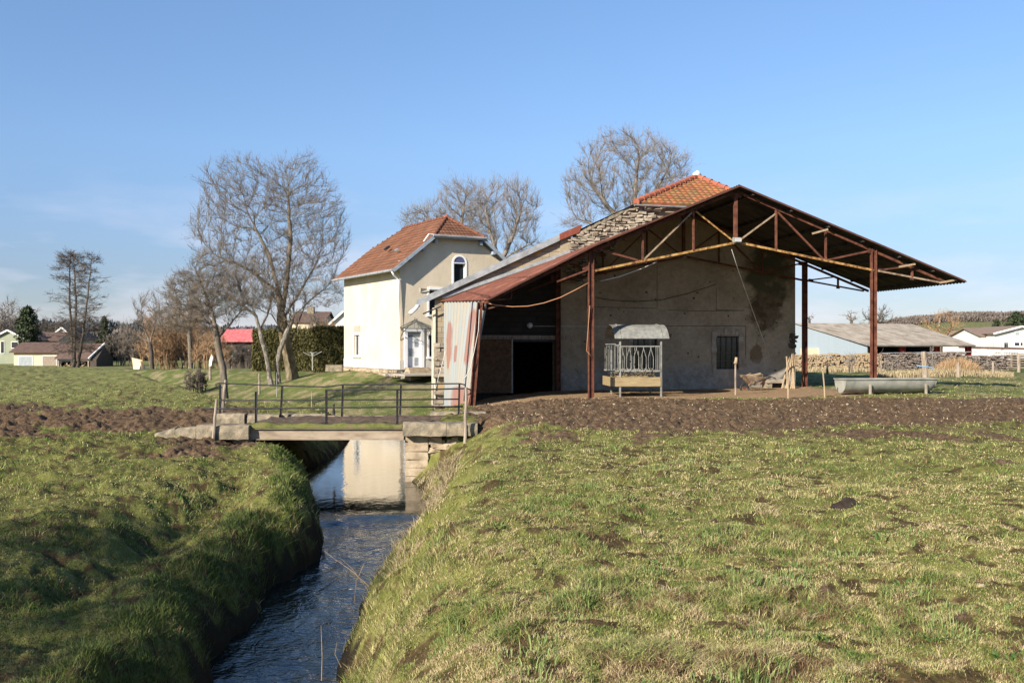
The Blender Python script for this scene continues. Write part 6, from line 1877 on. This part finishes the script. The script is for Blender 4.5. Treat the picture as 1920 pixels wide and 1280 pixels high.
far_wood('far_wood', 'brown line of bare trees behind the left houses', -34, -14, 210, 240, 7.5, 24000, M['brown_wood'], 84, .9, -1.0)
far_wood('far_wood', 'brown line of bare trees behind the hedge and big tree', -14, -8.5, 150, 175, 4.6, 14000, M['brown_wood'], 85, .7, -.5)
far_wood('far_wood', 'brown scrub behind the long log stacks', 10, 26, 240, 265, 5.0, 16000, M['brown_wood'], 86, .9, -1.0)

# orange reeds and straw by the log stacks
def reeds(name, label, px0, px1, D0, D1, h, n, seed, mat):
    global rng
    rng = np.random.default_rng(seed)
    D = rng.uniform(D0, D1, n); px = rng.uniform(px0, px1, n); c = (px0 + px1) / 2
    X = (px - 960) / F * D; Z = ground(X, D)[0]
    H = h * rng.uniform(.4, 1, n) * (1 - .6 * ((px - c) / (px1 - px0) * 2) ** 2)
    o = blades(name, X, D, Z, H, np.full(n, .035), rng.uniform(0, 1, n), lean=.5, mat=mat)
    return tag(o, label, 'reeds', kind='stuff')
reeds('reeds', 'tall orange dead reeds in front of the dark log stack', 1752, 1838, 51, 57, 1.15, 2600, 91, M['reed'])
reeds('reeds', 'low pale dead grass strip behind the trough', 1640, 1900, 49, 53, .5, 5200, 92, M['straw'])
reeds('reeds', 'pale dead grass below the pale log stack', 1495, 1660, 58, 62, .35, 2500, 93, M['straw'])
rng = np.random.default_rng(5)

# ------------------------------------------------------------------ distant buildings
def gable_house(name, label, D, px0, px1, pe, pr, depth, wall, roofm, axis='x', zb=None, over=.4, windows=(), yaw=0.0, chimney=None, cat='house', rh=None):
    """eaves at row pe, ridge at row pr; axis x: ridge runs across the view, y: gable faces the camera"""
    x0, x1 = (px0 - 960) / F * D, (px1 - 960) / F * D; w_ = x1 - x0; cx = (x0 + x1) / 2
    ze = (HOR - pe) / F * D; zr = (HOR - pr) / F * D
    z0 = gz(cx, D) - .4 if zb is None else zb
    t = thing(name, label, cat, (cx, D, z0), yaw)
    c, s = math.cos(yaw), math.sin(yaw)
    xf = lambda V: np.stack([cx + c * V[:, 0] - s * V[:, 1], D + s * V[:, 0] + c * V[:, 1], V[:, 2]], -1)
    hw = w_ / 2
    mb = MB(xf)
    if axis == 'x':
        mb.prism([(-hw, 0, z0), (-hw, depth, z0), (-hw, depth, ze), (-hw, depth / 2, zr - .05), (-hw, 0, ze)], (w_, 0, 0))
    else:
        mb.prism([(-hw, 0, z0), (hw, 0, z0), (hw, 0, ze), (0, 0, zr - .05), (-hw, 0, ze)], (0, depth, 0))
    mb.build('wall', wall, t)
    mb = MB(xf); o = over; th = .14
    if axis == 'x':
        sl_ = (zr - ze) / (depth / 2)
        for sg in (0, 1):
            ya, yb_ = (-o, depth / 2) if sg == 0 else (depth / 2, depth + o)
            za, zb_ = (ze - o * sl_, zr) if sg == 0 else (zr, ze - o * sl_)
            mb.prism([(-hw - o, ya, za), (-hw - o, yb_, zb_), (-hw - o, yb_, zb_ + th), (-hw - o, ya, za + th)], (w_ + 2 * o, 0, 0))
    else:
        sl_ = (zr - ze) / hw
        mb.prism([(-hw - o, -o, ze - o * sl_), (0, -o, zr), (0, -o, zr + th), (-hw - o, -o, ze - o * sl_ + th)], (0, depth + 2 * o, 0))
        mb.prism([(0, -o, zr), (hw + o, -o, ze - o * sl_), (hw + o, -o, ze - o * sl_ + th), (0, -o, zr + th)], (0, depth + 2 * o, 0))
    rf_ = mb.build('roof', roofm, t)
    if axis == 'y':
        mb = MB(xf)
        mb.beam((-hw - o, -o - .03, ze - o * sl_), (0, -o - .03, zr), .05, .25); mb.beam((0, -o - .03, zr), (hw + o, -o - .03, ze - o * sl_), .05, .25); mb.build('verge_board', M['white_paint'], rf_)
    for (a, b, c_, d, m_) in windows:
        xa, xb = (a - 960) / F * D - cx, (b - 960) / F * D - cx; zt, zb2 = (HOR - c_) / F * D, (HOR - d) / F * D
        mb = MB(xf); mb.box(((xa + xb) / 2, -.02, (zt + zb2) / 2), (xb - xa, .08, zt - zb2)); f_ = mb.build('window' if m_ != 'garage' else 'garage_door', M['glass'] if m_ == 'glass' else (M['wood_post'] if m_ == 'wood' else M['frost_glass']), t)
        mb = MB(xf)
        for q1, q2 in (((xa - .06, zt + .03), (xb + .06, zt + .03)), ((xa - .06, zb2 - .03), (xb + .06, zb2 - .03))): mb.beam((q1[0], -.05, q1[1]), (q2[0], -.05, q2[1]), .06, .08)
        mb.beam((xa - .03, -.05, zb2), (xa - .03, -.05, zt), .06, .06); mb.beam((xb + .03, -.05, zb2), (xb + .03, -.05, zt), .06, .06)
        mb.build('frame', M['white_paint'], f_)
    if chimney:
        x, yy, zz, s_ = chimney; X_ = (x - 960) / F * D - cx
        mb = MB(xf); mb.box((X_, yy, (HOR - zz) / F * D - .5), (s_, s_, 1.8)); mb.build('chimney', M['slab'], rf_)
    return t
gable_house('house', 'green rendered house with brown roofs at the far left edge', 165, -20, 52, 637, 619, 10, M['green_wall'], M['slate_brown'], 'y', windows=((22, 34, 641, 652, 'glass'), (2, 8, 640, 662, 'glass')), chimney=(25, 6, 617, .8))
gable_house('house', 'brown roofed wing behind the garage and alders', 172, 40, 108, 638, 623, 9, M['beige_wall'], M['slate_brown'], 'x')
gable_house('garage', 'low beige garage with a brown roof and a grey green door', 150, 26, 108, 659, 643, 7, M['beige_wall'], M['slate_brown'], 'x', windows=((36, 61, 668, 686, 'garage'), (80, 106, 667, 686, 'wood')), cat='garage', over=.5)
gable_house('house', 'pale gable house with a grey roof behind the brown shed', 185, 92, 142, 634, 614, 9, M['beige_wall'], M['tile_pale'], 'y')
# open woodshed
ws = thing('wood_shed', 'dark brown open shed stacked with firewood under the slender alders', 'shed', P(140, 687, 143), 0)
D = 143; z0 = gz(P(140, 0, D)[0], D) - .2
X_ = lambda px: (px - 960) / F * D; Z_ = lambda py: (HOR - py) / F * D
mb = MB(); mb.prism([(X_(104), D - .4, Z_(673)), (X_(168), D - .4, Z_(673)), (X_(180), D + 3, Z_(645)), (X_(112), D + 3, Z_(645))], (0, 0, .12)); mb.build('roof', M['slate_brown'], ws)
mb = MB(); mb.beam((X_(168), D - .4, Z_(672)), (X_(180), D + 3, Z_(644)), .15, .2); mb.build('verge_board', M['white_paint'], ws)
mb = MB(); mb.prism([(X_(169), D, z0), (X_(169), D + 6, z0), (X_(169), D + 6, Z_(674)), (X_(169), D + 3, Z_(648)), (X_(169), D, Z_(674))], (.9, 0, 0)); mb.prism([(X_(110), D + 5.5, z0), (X_(168), D + 5.5, z0), (X_(168), D + 5.5, Z_(660)), (X_(110), D + 5.5, Z_(660))], (0, .2, 0)); mb.build('wall', M['bark_dark'], ws)
for px in (110, 138, 166): mb = MB(); mb.beam((X_(px), D, z0), (X_(px), D, Z_(672)), .18, .18); mb.build('post', M['wood_post'], ws)
mb = MB()
for i in range(150):
    x = X_(random.uniform(112, 164)); z = z0 + .3 + random.uniform(0, max(.2, Z_(677) - z0 - .4)); mb.tube([(x, D + .4, z), (x, D + 1.2, z)], .12, 6)
o = mb.build('firewood', M['pale_wood'], ws); o['kind'] = 'stuff'
# red roofed building
gable_house('house', 'low building with a bright red roof seen past the bent trunk', 118, 416, 472, 638, 618, 7, M['bark_dark'], M['red_roof'], 'x', windows=(), over=.5)
gw = thing('garden_wall', 'low beige garden wall with a pale green fence before the red roofed building', 'wall', P(436, 682, 104))
D = 104; z0 = gz(P(436, 0, D)[0], D) - .4
mb = MB(); mb.box(((X_(400) * 104 / 143 + X_(474) * 104 / 143) / 2, D, (z0 + P(0, 673, D)[2]) / 2), (74 / F * D, .3, P(0, 673, D)[2] - z0)); mb.build('base', M['beige_wall'], gw)
M['green_panel'] = m_noise('pale_green_panel', [(0.26, 0.31, 0.27), (0.34, 0.38, 0.33)], 4, .8)
mb = MB(); mb.box((P(437, 0, D)[0], D, P(0, 667, D)[2]), (62 / F * D, .08, 13 / F * D)); mb.build('fence_panel', M['green_panel'], gw)
for px in (403, 466): mb = MB(); mb.box((P(px, 0, D)[0], D - .05, P(0, 668, D)[2]), (.35, .35, 1.4)); mb.build('pillar', M['beige_wall'], gw)
mb = MB(); c_ = P(258, 676, 118); mb.box(c_ + (0, 0, -.5), (1.1, 1, 1.2), jit=.3); o = mb.build('white_cover', M['beige_wall']); tag(o, 'small pale covered heap left of the small forked tree', 'heap')
# roofs beyond the hedge
gable_house('house', 'brown roofed house with chimneys behind the hedge and largest tree', 150, 548, 606, 603, 584, 9, M['beige_wall'], M['slate_brown'], 'x', chimney=(573, 4, 578, 1.0))
gable_house('house', 'stone gabled house peeping out left of the house wall', 140, 622, 668, 604, 583, 9, M['white_wall'], M['tile_pale'], 'y')
# hangar on the right
hg = thing('hangar', 'long low agricultural hangar with a mossy grey roof and red posts', 'hangar', P(1650, 660, 88))
hyaw = math.radians(3)
D = 84; ze = .05; 
A_ = P(1627, 648, D); B2 = P(1822, 648, D + 6); A_[2] = B2[2] = .02
back = np.array([-7.0, 30.0, 0]) * .98
R1 = P(1490, 606, 104); R2 = P(1712, 606, 109); R2[2] = R1[2]
mb = MB(); corr_sheet(mb, R1, A_ + (-.2, -.5, 0), B2 + (.2, -.5, 0), R2, 70, .05, 3, .03); mb.build('roof', M['fibro'], hg, label='wide front slope')
bk1 = R1 + (R1 - A_) * (1, 1, 0) * .9; bk2 = R2 + (R2 - B2) * (1, 1, 0) * .9; bk1[2] = bk2[2] = 0
mb = MB(); corr_sheet(mb, R1, bk1, bk2, R2, 60, .05, 2, .03); mb.build('roof', M['fibro'], hg, label='hidden rear slope')
zb_ = -2.9
mb = MB(); cg = [(A_[0], A_[1] + .1, zb_), tuple(A_ + (0, .1, -.08)), tuple(R1 + (0, 0, -.12)), tuple(bk1 + (0, 0, -.08)), (bk1[0], bk1[1], zb_)]
mb.prism(cg, (.12, .12, 0)); mb.build('end_wall', M['white_clad'], hg)
ddir = R1 - A_; 
mb = MB(); a = A_ + ddir * .62; b = A_ + ddir * .88; a = np.array([a[0], a[1], 0]) ; b = np.array([b[0], b[1], 0])
nn = np.cross(b - a, (0, 0, 1)); nn /= np.linalg.norm(nn); nn = nn if nn[1] < 0 else -nn
mb.prism([a + (0, 0, -2.8), b + (0, 0, -2.8), b + (0, 0, -.25), a + (0, 0, -.25)], nn * .18); mb.build('sliding_door', M['beige_wall'], hg)
mb = MB(); mb.prism([A_ + (2, 9, -2.9), B2 + (0, 9, -2.9), B2 + (0, 9, .5), A_ + (2, 9, .5)], (0, .1, 0)); mb.build('inner_wall', M['black'], hg)  # near-black sheet painting the shade inside the open hangar
for px in (1690, 1755, 1817):
    k_ = (px - 1627) / 195; c_ = A_ + (B2 - A_) * k_; mb = MB(); mb.ibeam((c_[0], c_[1] + .2, -2.9), (c_[0], c_[1] + .2, -.05), .5, .4, .06, up=(1, 0, 0)); mb.build('post', M['red_post'], hg)
mb = MB(); mb.tube([A_ + (0, -.55, -.02), B2 + (0, -.55, -.02)], .09, 7); mb.build('gutter', M['fibro'], hg)
# white houses on the right
gable_house('house', 'large white rendered house with a brown roof at the right edge', 150, 1866, 1960, 624, 612, 11, M['white_wall'], M['tile_pale'], 'y', windows=((1882, 1890, 642, 653, 'glass'), (1902, 1911, 642, 648, 'glass'), (1903, 1911, 622, 629, 'frost'), (1913, 1917, 642, 648, 'glass')), over=.5)
gable_house('house', 'white wing with a brown roof left of the large white house', 153, 1838, 1884, 629, 615, 10, M['white_wall'], M['tile_pale'], 'x')
gable_house('house', 'small white house with a grey roof behind the hangar end', 190, 1806, 1846, 634, 620, 9, M['white_wall'], M['tile_pale'], 'y', windows=((1828, 1833, 630, 636, 'glass'),), chimney=(1806, 3, 624, .8))
cy = thing('carport', 'low carport with a brown edge roof before the large white house', 'carport', P(1870, 658, 120))
mb = MB(); p = P(1832, 654, 120); q_ = P(1935, 656, 120); mb.prism([p, q_, q_ + (0, 5, .1), p + (0, 5, .1)], (0, 0, .22)); mb.build('roof', M['slate_brown'], cy)
for px in (1834, 1880, 1930): mb = MB(); a = P(px, 655, 120.2); mb.beam(a, (a[0], a[1], -2.8), .2, .2); mb.build('post', M['white_paint'], cy)
# balcony rail
bl = MB()
for px in range(1838, 1900, 5): a = P(px, 652, 148); bl.beam(a, a + (0, 0, .75), .04, .04)
bl.beam(P(1836, 644, 148), P(1900, 644, 148), .05, .05); o = bl.build('terrace_railing', M['galv']); tag(o, 'thin grey terrace railing before the white house windows', 'railing')

# ------------------------------------------------------------------ log stacks
rng = np.random.default_rng(17); random.seed(17)
D = 64.0
base_log = None
x0, x1 = P(1496, 0, D)[0], P(1655, 0, D)[0]
zg_ = lambda x: gz(x, D)
xs = np.arange(x0, x1, .152); cnt_ = 0
for i, x in enumerate(xs):
    for r_ in range(7):
        xx = x + (.07 if r_ % 2 else 0) + random.uniform(-.05, .05)
        z = zg_(x) + .08 + r_ * .142 + random.uniform(-.035, .035)
        if base_log is None:
            mb = MB(); n = 7; a = np.linspace(0, 2 * np.pi, n + 1)[:-1]; rr_ = .078 * rng.uniform(.88, 1.08, n)
            v = [(rr_[k] * math.cos(a[k]), 0, rr_[k] * math.sin(a[k])) for k in range(n)]
            mb.prism(v, (0, .9, 0)); base_log = mb.build('log', M['pale_wood']); lg = base_log
            bdat = base_log.data
        else:
            lg = base_log.copy(); COL.objects.link(lg)
        s_ = random.uniform(.6, 1.25)
        lg.location = (xx, D + random.uniform(-.06, .06), z); lg.rotation_euler = (0, random.uniform(0, 6.28), 0); lg.scale = (s_, 1, s_)
        tag(lg, 'pale round log end in the left log stack', 'log', 'logs of the pale stack beyond the shelter')
        cnt_ += 1
print('logs', cnt_)
def log_mass(name, label, px0, px1, D, rows, mat, rad=.075, skew=0.0):
    mb = MB(); x = P(px0, 0, D)[0]; xe = P(px1, 0, D)[0]; k = 0
    while x < xe:
        zb_ = gz(x, D) + .07
        for r_ in range(rows + (1 if fbm(np.array([x * .6]), np.array([1.0]), 5)[0] > .5 else 0)):
            R_ = rad * random.uniform(.55, 1.3); n = 6; ph = random.uniform(0, 6.28)
            cx = x + (rad if r_ % 2 else 0) + random.uniform(-.02, .02); cz = zb_ + r_ * rad * 1.85 + random.uniform(-.035, .035); y = D + random.uniform(-.08, .08) + skew * (x - P(px0, 0, D)[0])
            mb.prism([(cx + R_ * math.cos(ph + a), y, cz + R_ * math.sin(ph + a) * random.uniform(.7, 1)) for a in np.linspace(0, 2 * np.pi, n + 1)[:-1]], (0, .9, 0))
        x += rad * 2.02
    o = mb.build(name, mat); return tag(o, label, 'firewood', kind='stuff')
M['grey_log'] = m_noise('weathered_grey_logs', [(0.07, 0.055, 0.045), (0.17, 0.14, 0.12), (0.27, 0.23, 0.20)], 6, .9)
log_mass('stacked_logs', 'long stack of dark weathered logs right of the tall shelter post', 1657, 1905, 64.2, 7, M['grey_log'])
mb = MB(); a = P(1662, 662, 65.2); b = P(1880, 659, 65.2); mb.prism([a + (0, -.4, 0), b + (0, -.4, 0), b + (0, .8, .0), a + (0, .8, .0)], (0, 0, .03)); o = mb.build('tarpaulin', M['zinc']); tag(o, 'pale grey sheet laid over the dark log stack', 'sheet')
pl = thing('pallet_stack', 'weathered pallets piled at the right end of the log stack', 'pallets', P(1912, 690, 62))
for i in range(6):
    mb = MB(); c_ = P(1915, 688 - i * 4.5, 62); mb.box(c_, (1.3, 1.0, .05), jit=.01); mb.box(c_ + (0, 0, .07), (1.3, .1, .06)); mb.build('board', M['wood_post'], pl)

# ------------------------------------------------------------------ rotary dryer, bits on the bank
D = 60; dy = thing('rotary_dryer', 'folded out pale rotary clothes dryer on the lawn before the hedge', 'clothes dryer', P(586, 690, D))
mb = MB(); mb.tube([P(586, 694, D), P(586, 662, D)], .035, 7); mb.build('pole', M['galv'], dy)
c_ = P(586, 668, D); top = P(586, 662, D)
for (px, py, y) in ((569, 660, -.2), (602, 659, .2), (577, 660, .9), (594, 661, -.8)):
    e_ = P(px, py, D); e_[1] += y
    mb = MB(); mb.tube([c_, e_], .022, 5); mb.tube([(top + c_) / 2 + (0, 0, .1), (c_ + e_) / 2 + (0, 0, .12)], .016, 5); mb.build('arm', M['galv'], dy)
mb = MB(); p = P(533, 741, 38); p[2] = gz(p[0], p[1]) + .03; mb.prism([p + (-.22, 0, 0), p + (.2, .05, .03), p + (.3, .2, .04), p + (-.18, .2, .01)], (0, 0, .035)); o = mb.build('plastic_lid', M['blue_plastic']); tag(o, 'pale blue plastic lid lying on the lawn slope', 'lid')
rng = np.random.default_rng(23); random.seed(23)
def rock(name, label, x, y, s, mat, group=None, flat=.6, sink=.2):
    n1, n2 = 7, 9; V = []; Fs = []
    for i in range(n1):
        ph = math.pi * i / (n1 - 1)
        for j in range(n2):
            a = 2 * math.pi * j / n2; r = s * random.uniform(.75, 1.1)
            V.append((r * math.sin(ph) * math.cos(a), r * math.sin(ph) * math.sin(a), r * math.cos(ph) * flat))
    for i in range(n1 - 1):
        for j in range(n2): a = i * n2 + j; b = i * n2 + (j + 1) % n2; Fs.append((a, b, b + n2, a + n2))
    z = gz(x, y) + s * flat * (1 - sink * 2)
    mb = MB(); mb.add(V, Fs); o = mb.build(name, mat); o.location = (x, y, z); return tag(o, label, 'stone' if mat in (M['stone'], M['white_wall']) else 'clod', group)
for k in range(38):
    x, y = random.uniform(1.5, 19), random.uniform(19.5, 30.0)
    rock('stone', 'small pale stone lying in the churned mud', x, y, random.uniform(.02, .055), M['stone'], 'pale stones scattered over the mud')
rock('stone', 'white stone half sunk in the grass at the lower right', *(P(1840, 1110, 6.7)[:2]), .024, M['stone'])
M['brown_earth'] = m_noise('crumbly_brown_earth', [(0.045, 0.028, 0.018), (0.13, 0.08, 0.05), (0.2, 0.13, 0.085)], 22, .95, bmp=1, bdist=.03)
M['dung'] = m_noise('dark_wet_soil', [(0.022, 0.016, 0.012), (0.07, 0.048, 0.034)], 22, .8, bmp=1, bdist=.03)
def heap(label, x, y, s, h, mat=None):
    n = 26; V = []; Fs = []
    for j in range(n):
        for i in range(n):
            u = i / (n - 1) * 2 - 1; v = j / (n - 1) * 2 - 1; r = math.hypot(u, v)
            hh_ = h * max(0, 1 - r ** 2) * (.55 + .9 * float(fbm(np.array([u * 4 + x]), np.array([v * 4 + y]), 77, 3)[0])) - .02
            X, Y = x + u * s, y + v * s * .8; V.append((X, Y, gz(X, Y) + hh_))
    for j in range(n - 1):
        for i in range(n - 1): a = j * n + i; Fs.append((a, a + 1, a + n + 1, a + n))
    mb = MB(); mb.add(V, Fs); o = mb.build('molehill', mat or M['dung'], None, True); return tag(o, label, 'molehill')
for (px, py, s, h, lab) in ((1582, 952, .20, .09, 'black molehill in the middle of the right pasture'), (1545, 1103, .12, .06, 'brown crumbly molehill in the near grass right of centre'), (1890, 876, .22, .08, 'small brown molehill near the right edge'),
                       (1350, 975, .16, .07, 'brown earth heap left of the black molehill'), (1700, 990, .16, .05, 'low brown earth heap right of the black molehill'), (1795, 1165, .16, .05, 'brown bare earth mound in the lower right grass')):
    Y = 1.66 * F / (py - HOR); heap(lab, (px - 960) / F * Y, Y, s * (Y / 8) * .72, h * (Y / 9) * .8, M['dung'] if 'black' in lab.split()[0] else M['brown_earth'])
# reed stalks on the right bank
def stalk(label, pts, r=.006):
    mb = MB(); mb.tube(pts, np.linspace(r, r * .4, len(pts)), 5); o = mb.build('dry_stalk', M['pale_wood']); tag(o, label, 'stalk', 'dry stalks on the near right bank')
for lab, pts in (('single upright dry stalk standing in the near water', [P(603, 1275, 9.2), P(604, 1230, 9.2), P(602, 1172, 9.25)]),
                 ('dry stalk arching left over the water from the right bank', [P(705, 1110, 12.2), P(660, 1070, 12.3), P(612, 1036, 12.4)]),
                 ('long dry stalk leaning left below the arching one', [P(690, 1105, 12), P(660, 1065, 12), P(640, 1047, 12)]),
                 ('dry stalk pointing up right above the water', [P(664, 1130, 11.9), P(668, 1090, 11.9), P(683, 1055, 11.9)]),
                 ('short dry stalk on the bank point, upper', [P(722, 1080, 13.2), P(720, 1050, 13.2), P(716, 1036, 13.2)]),
                 ('short dry stalk on the bank point, taller', [P(738, 1050, 14.0), P(735, 1030, 14), P(734, 1008, 14)]),
                 ('bent dry stalk low on the nearest bank', [P(640, 1250, 9.6), P(628, 1225, 9.6), P(632, 1203, 9.6)]),
                 ('thin dry stalk beside the bent one', [P(655, 1225, 9.9), P(648, 1205, 9.9), P(647, 1190, 9.9)])):
    stalk(lab, pts)

for k in range(16):
    px, py = random.uniform(640, 812), random.uniform(738, 772)
    Y = random.uniform(37, 41); x = (px - 960) / F * Y
    rock('stone', 'pale flat stone on the lawn slope behind the bridge', x, Y, random.uniform(.05, .13), M['stone'], 'pale stones on the slope behind the bridge', .4)
# a bare tree standing behind the viewer to the left; its crown shades the near left bank
tree_sc('tree', 'bare tree beside the stream behind the viewer', 8, (960, 960), [[(960, 1000), (960, 700)]], [(960, 300, 300, 300, 1, 1)], 10, .5, .01, .1, M['bark'], M['twig'], 0.1, .1, .01, seed=99) if False else None
def shade_tree(x, y, h, r, seed):
    global rng
    rng = np.random.default_rng(seed)
    z0 = gz(x, y) - .2
    v = rng.normal(0, 1, (3200, 3)); v /= np.linalg.norm(v, axis=1)[:, None]
    att = np.array([x, y, h - r * .8]) + v * (rng.uniform(.3, 1, 3200) ** .5)[:, None] * np.array([r, r, r * .8])
    pos, par = colonize([[np.array([x, y, z0]), np.array([x + .2, y, z0 + 2.5]), np.array([x - .1, y + .2, h - r * 1.5])]], att, .25, 2.4, .42, up=.12)
    return finish_tree('tree', 'bare tree beside the stream behind the viewer', 'tree', pos, par, .012, .35, M['bark'], M['twig'], 3.2, .7, .013, 6, None, .5)
shade_tree(-21.5, -8.0, 12.0, 4.6, 101)

rng = np.random.default_rng(303); random.seed(303)
cs = []
for k in range(34):
    a = math.radians(random.uniform(-3, 34)); r = 1 / random.uniform(1 / 13, 1 / 4.8); cs.append((r * math.sin(a), r * math.cos(a), random.uniform(.6, 1.2)))
cs = [c_ for c_ in cs if c_[0] > np.interp(c_[1], RY, RX) + 1.2]
tuft_field('weed_rosettes', cs, 16, (.03, .055), .07, [(.04, .085, .02), (.11, .17, .05)], 1.8, 'dark green broad leaved weeds flat in the right pasture', 'weeds', w=.02)
cs = [(P(1440, 965, 9.8)[0], 9.8, 1.2), (P(1490, 1150, 6.2)[0], 6.2, 1.1)]
for k in range(24):
    a = math.radians(random.uniform(-2, 33)); r = 1 / random.uniform(1 / 15, 1 / 4.8); cs.append((r * math.sin(a), r * math.cos(a), random.uniform(.4, .9)))
cs = [c_ for c_ in cs if c_[0] > np.interp(c_[1], RY, RX) + 1.2]
tuft_field('dead_tufts', cs, 46, (.04, .09), .09, [(.32, .24, .14), (.55, .44, .27)], 2.2, 'pale dead grass tufts scattered in the right pasture', 'grass', w=.005)

k = 2600
X = rng.uniform(-1, 20, k); Y = rng.uniform(19.5, 31.5, k)
keep = X > np.interp(Y, RY, RX) + 1.5
X, Y = X[keep], Y[keep]
t_ = rng.uniform(0, 1, len(X))[:, None]
o = blades('trodden_straw', X, Y, ground(X, Y)[0] + .01, rng.uniform(.015, .05, len(X)), np.full(len(X), .02), np.array([.22, .17, .10]) * (1 - t_) + np.array([.50, .42, .28]) * t_, lean=4.0)
tag(o, 'bits of straw trodden into the churned mud', 'straw', kind='stuff')
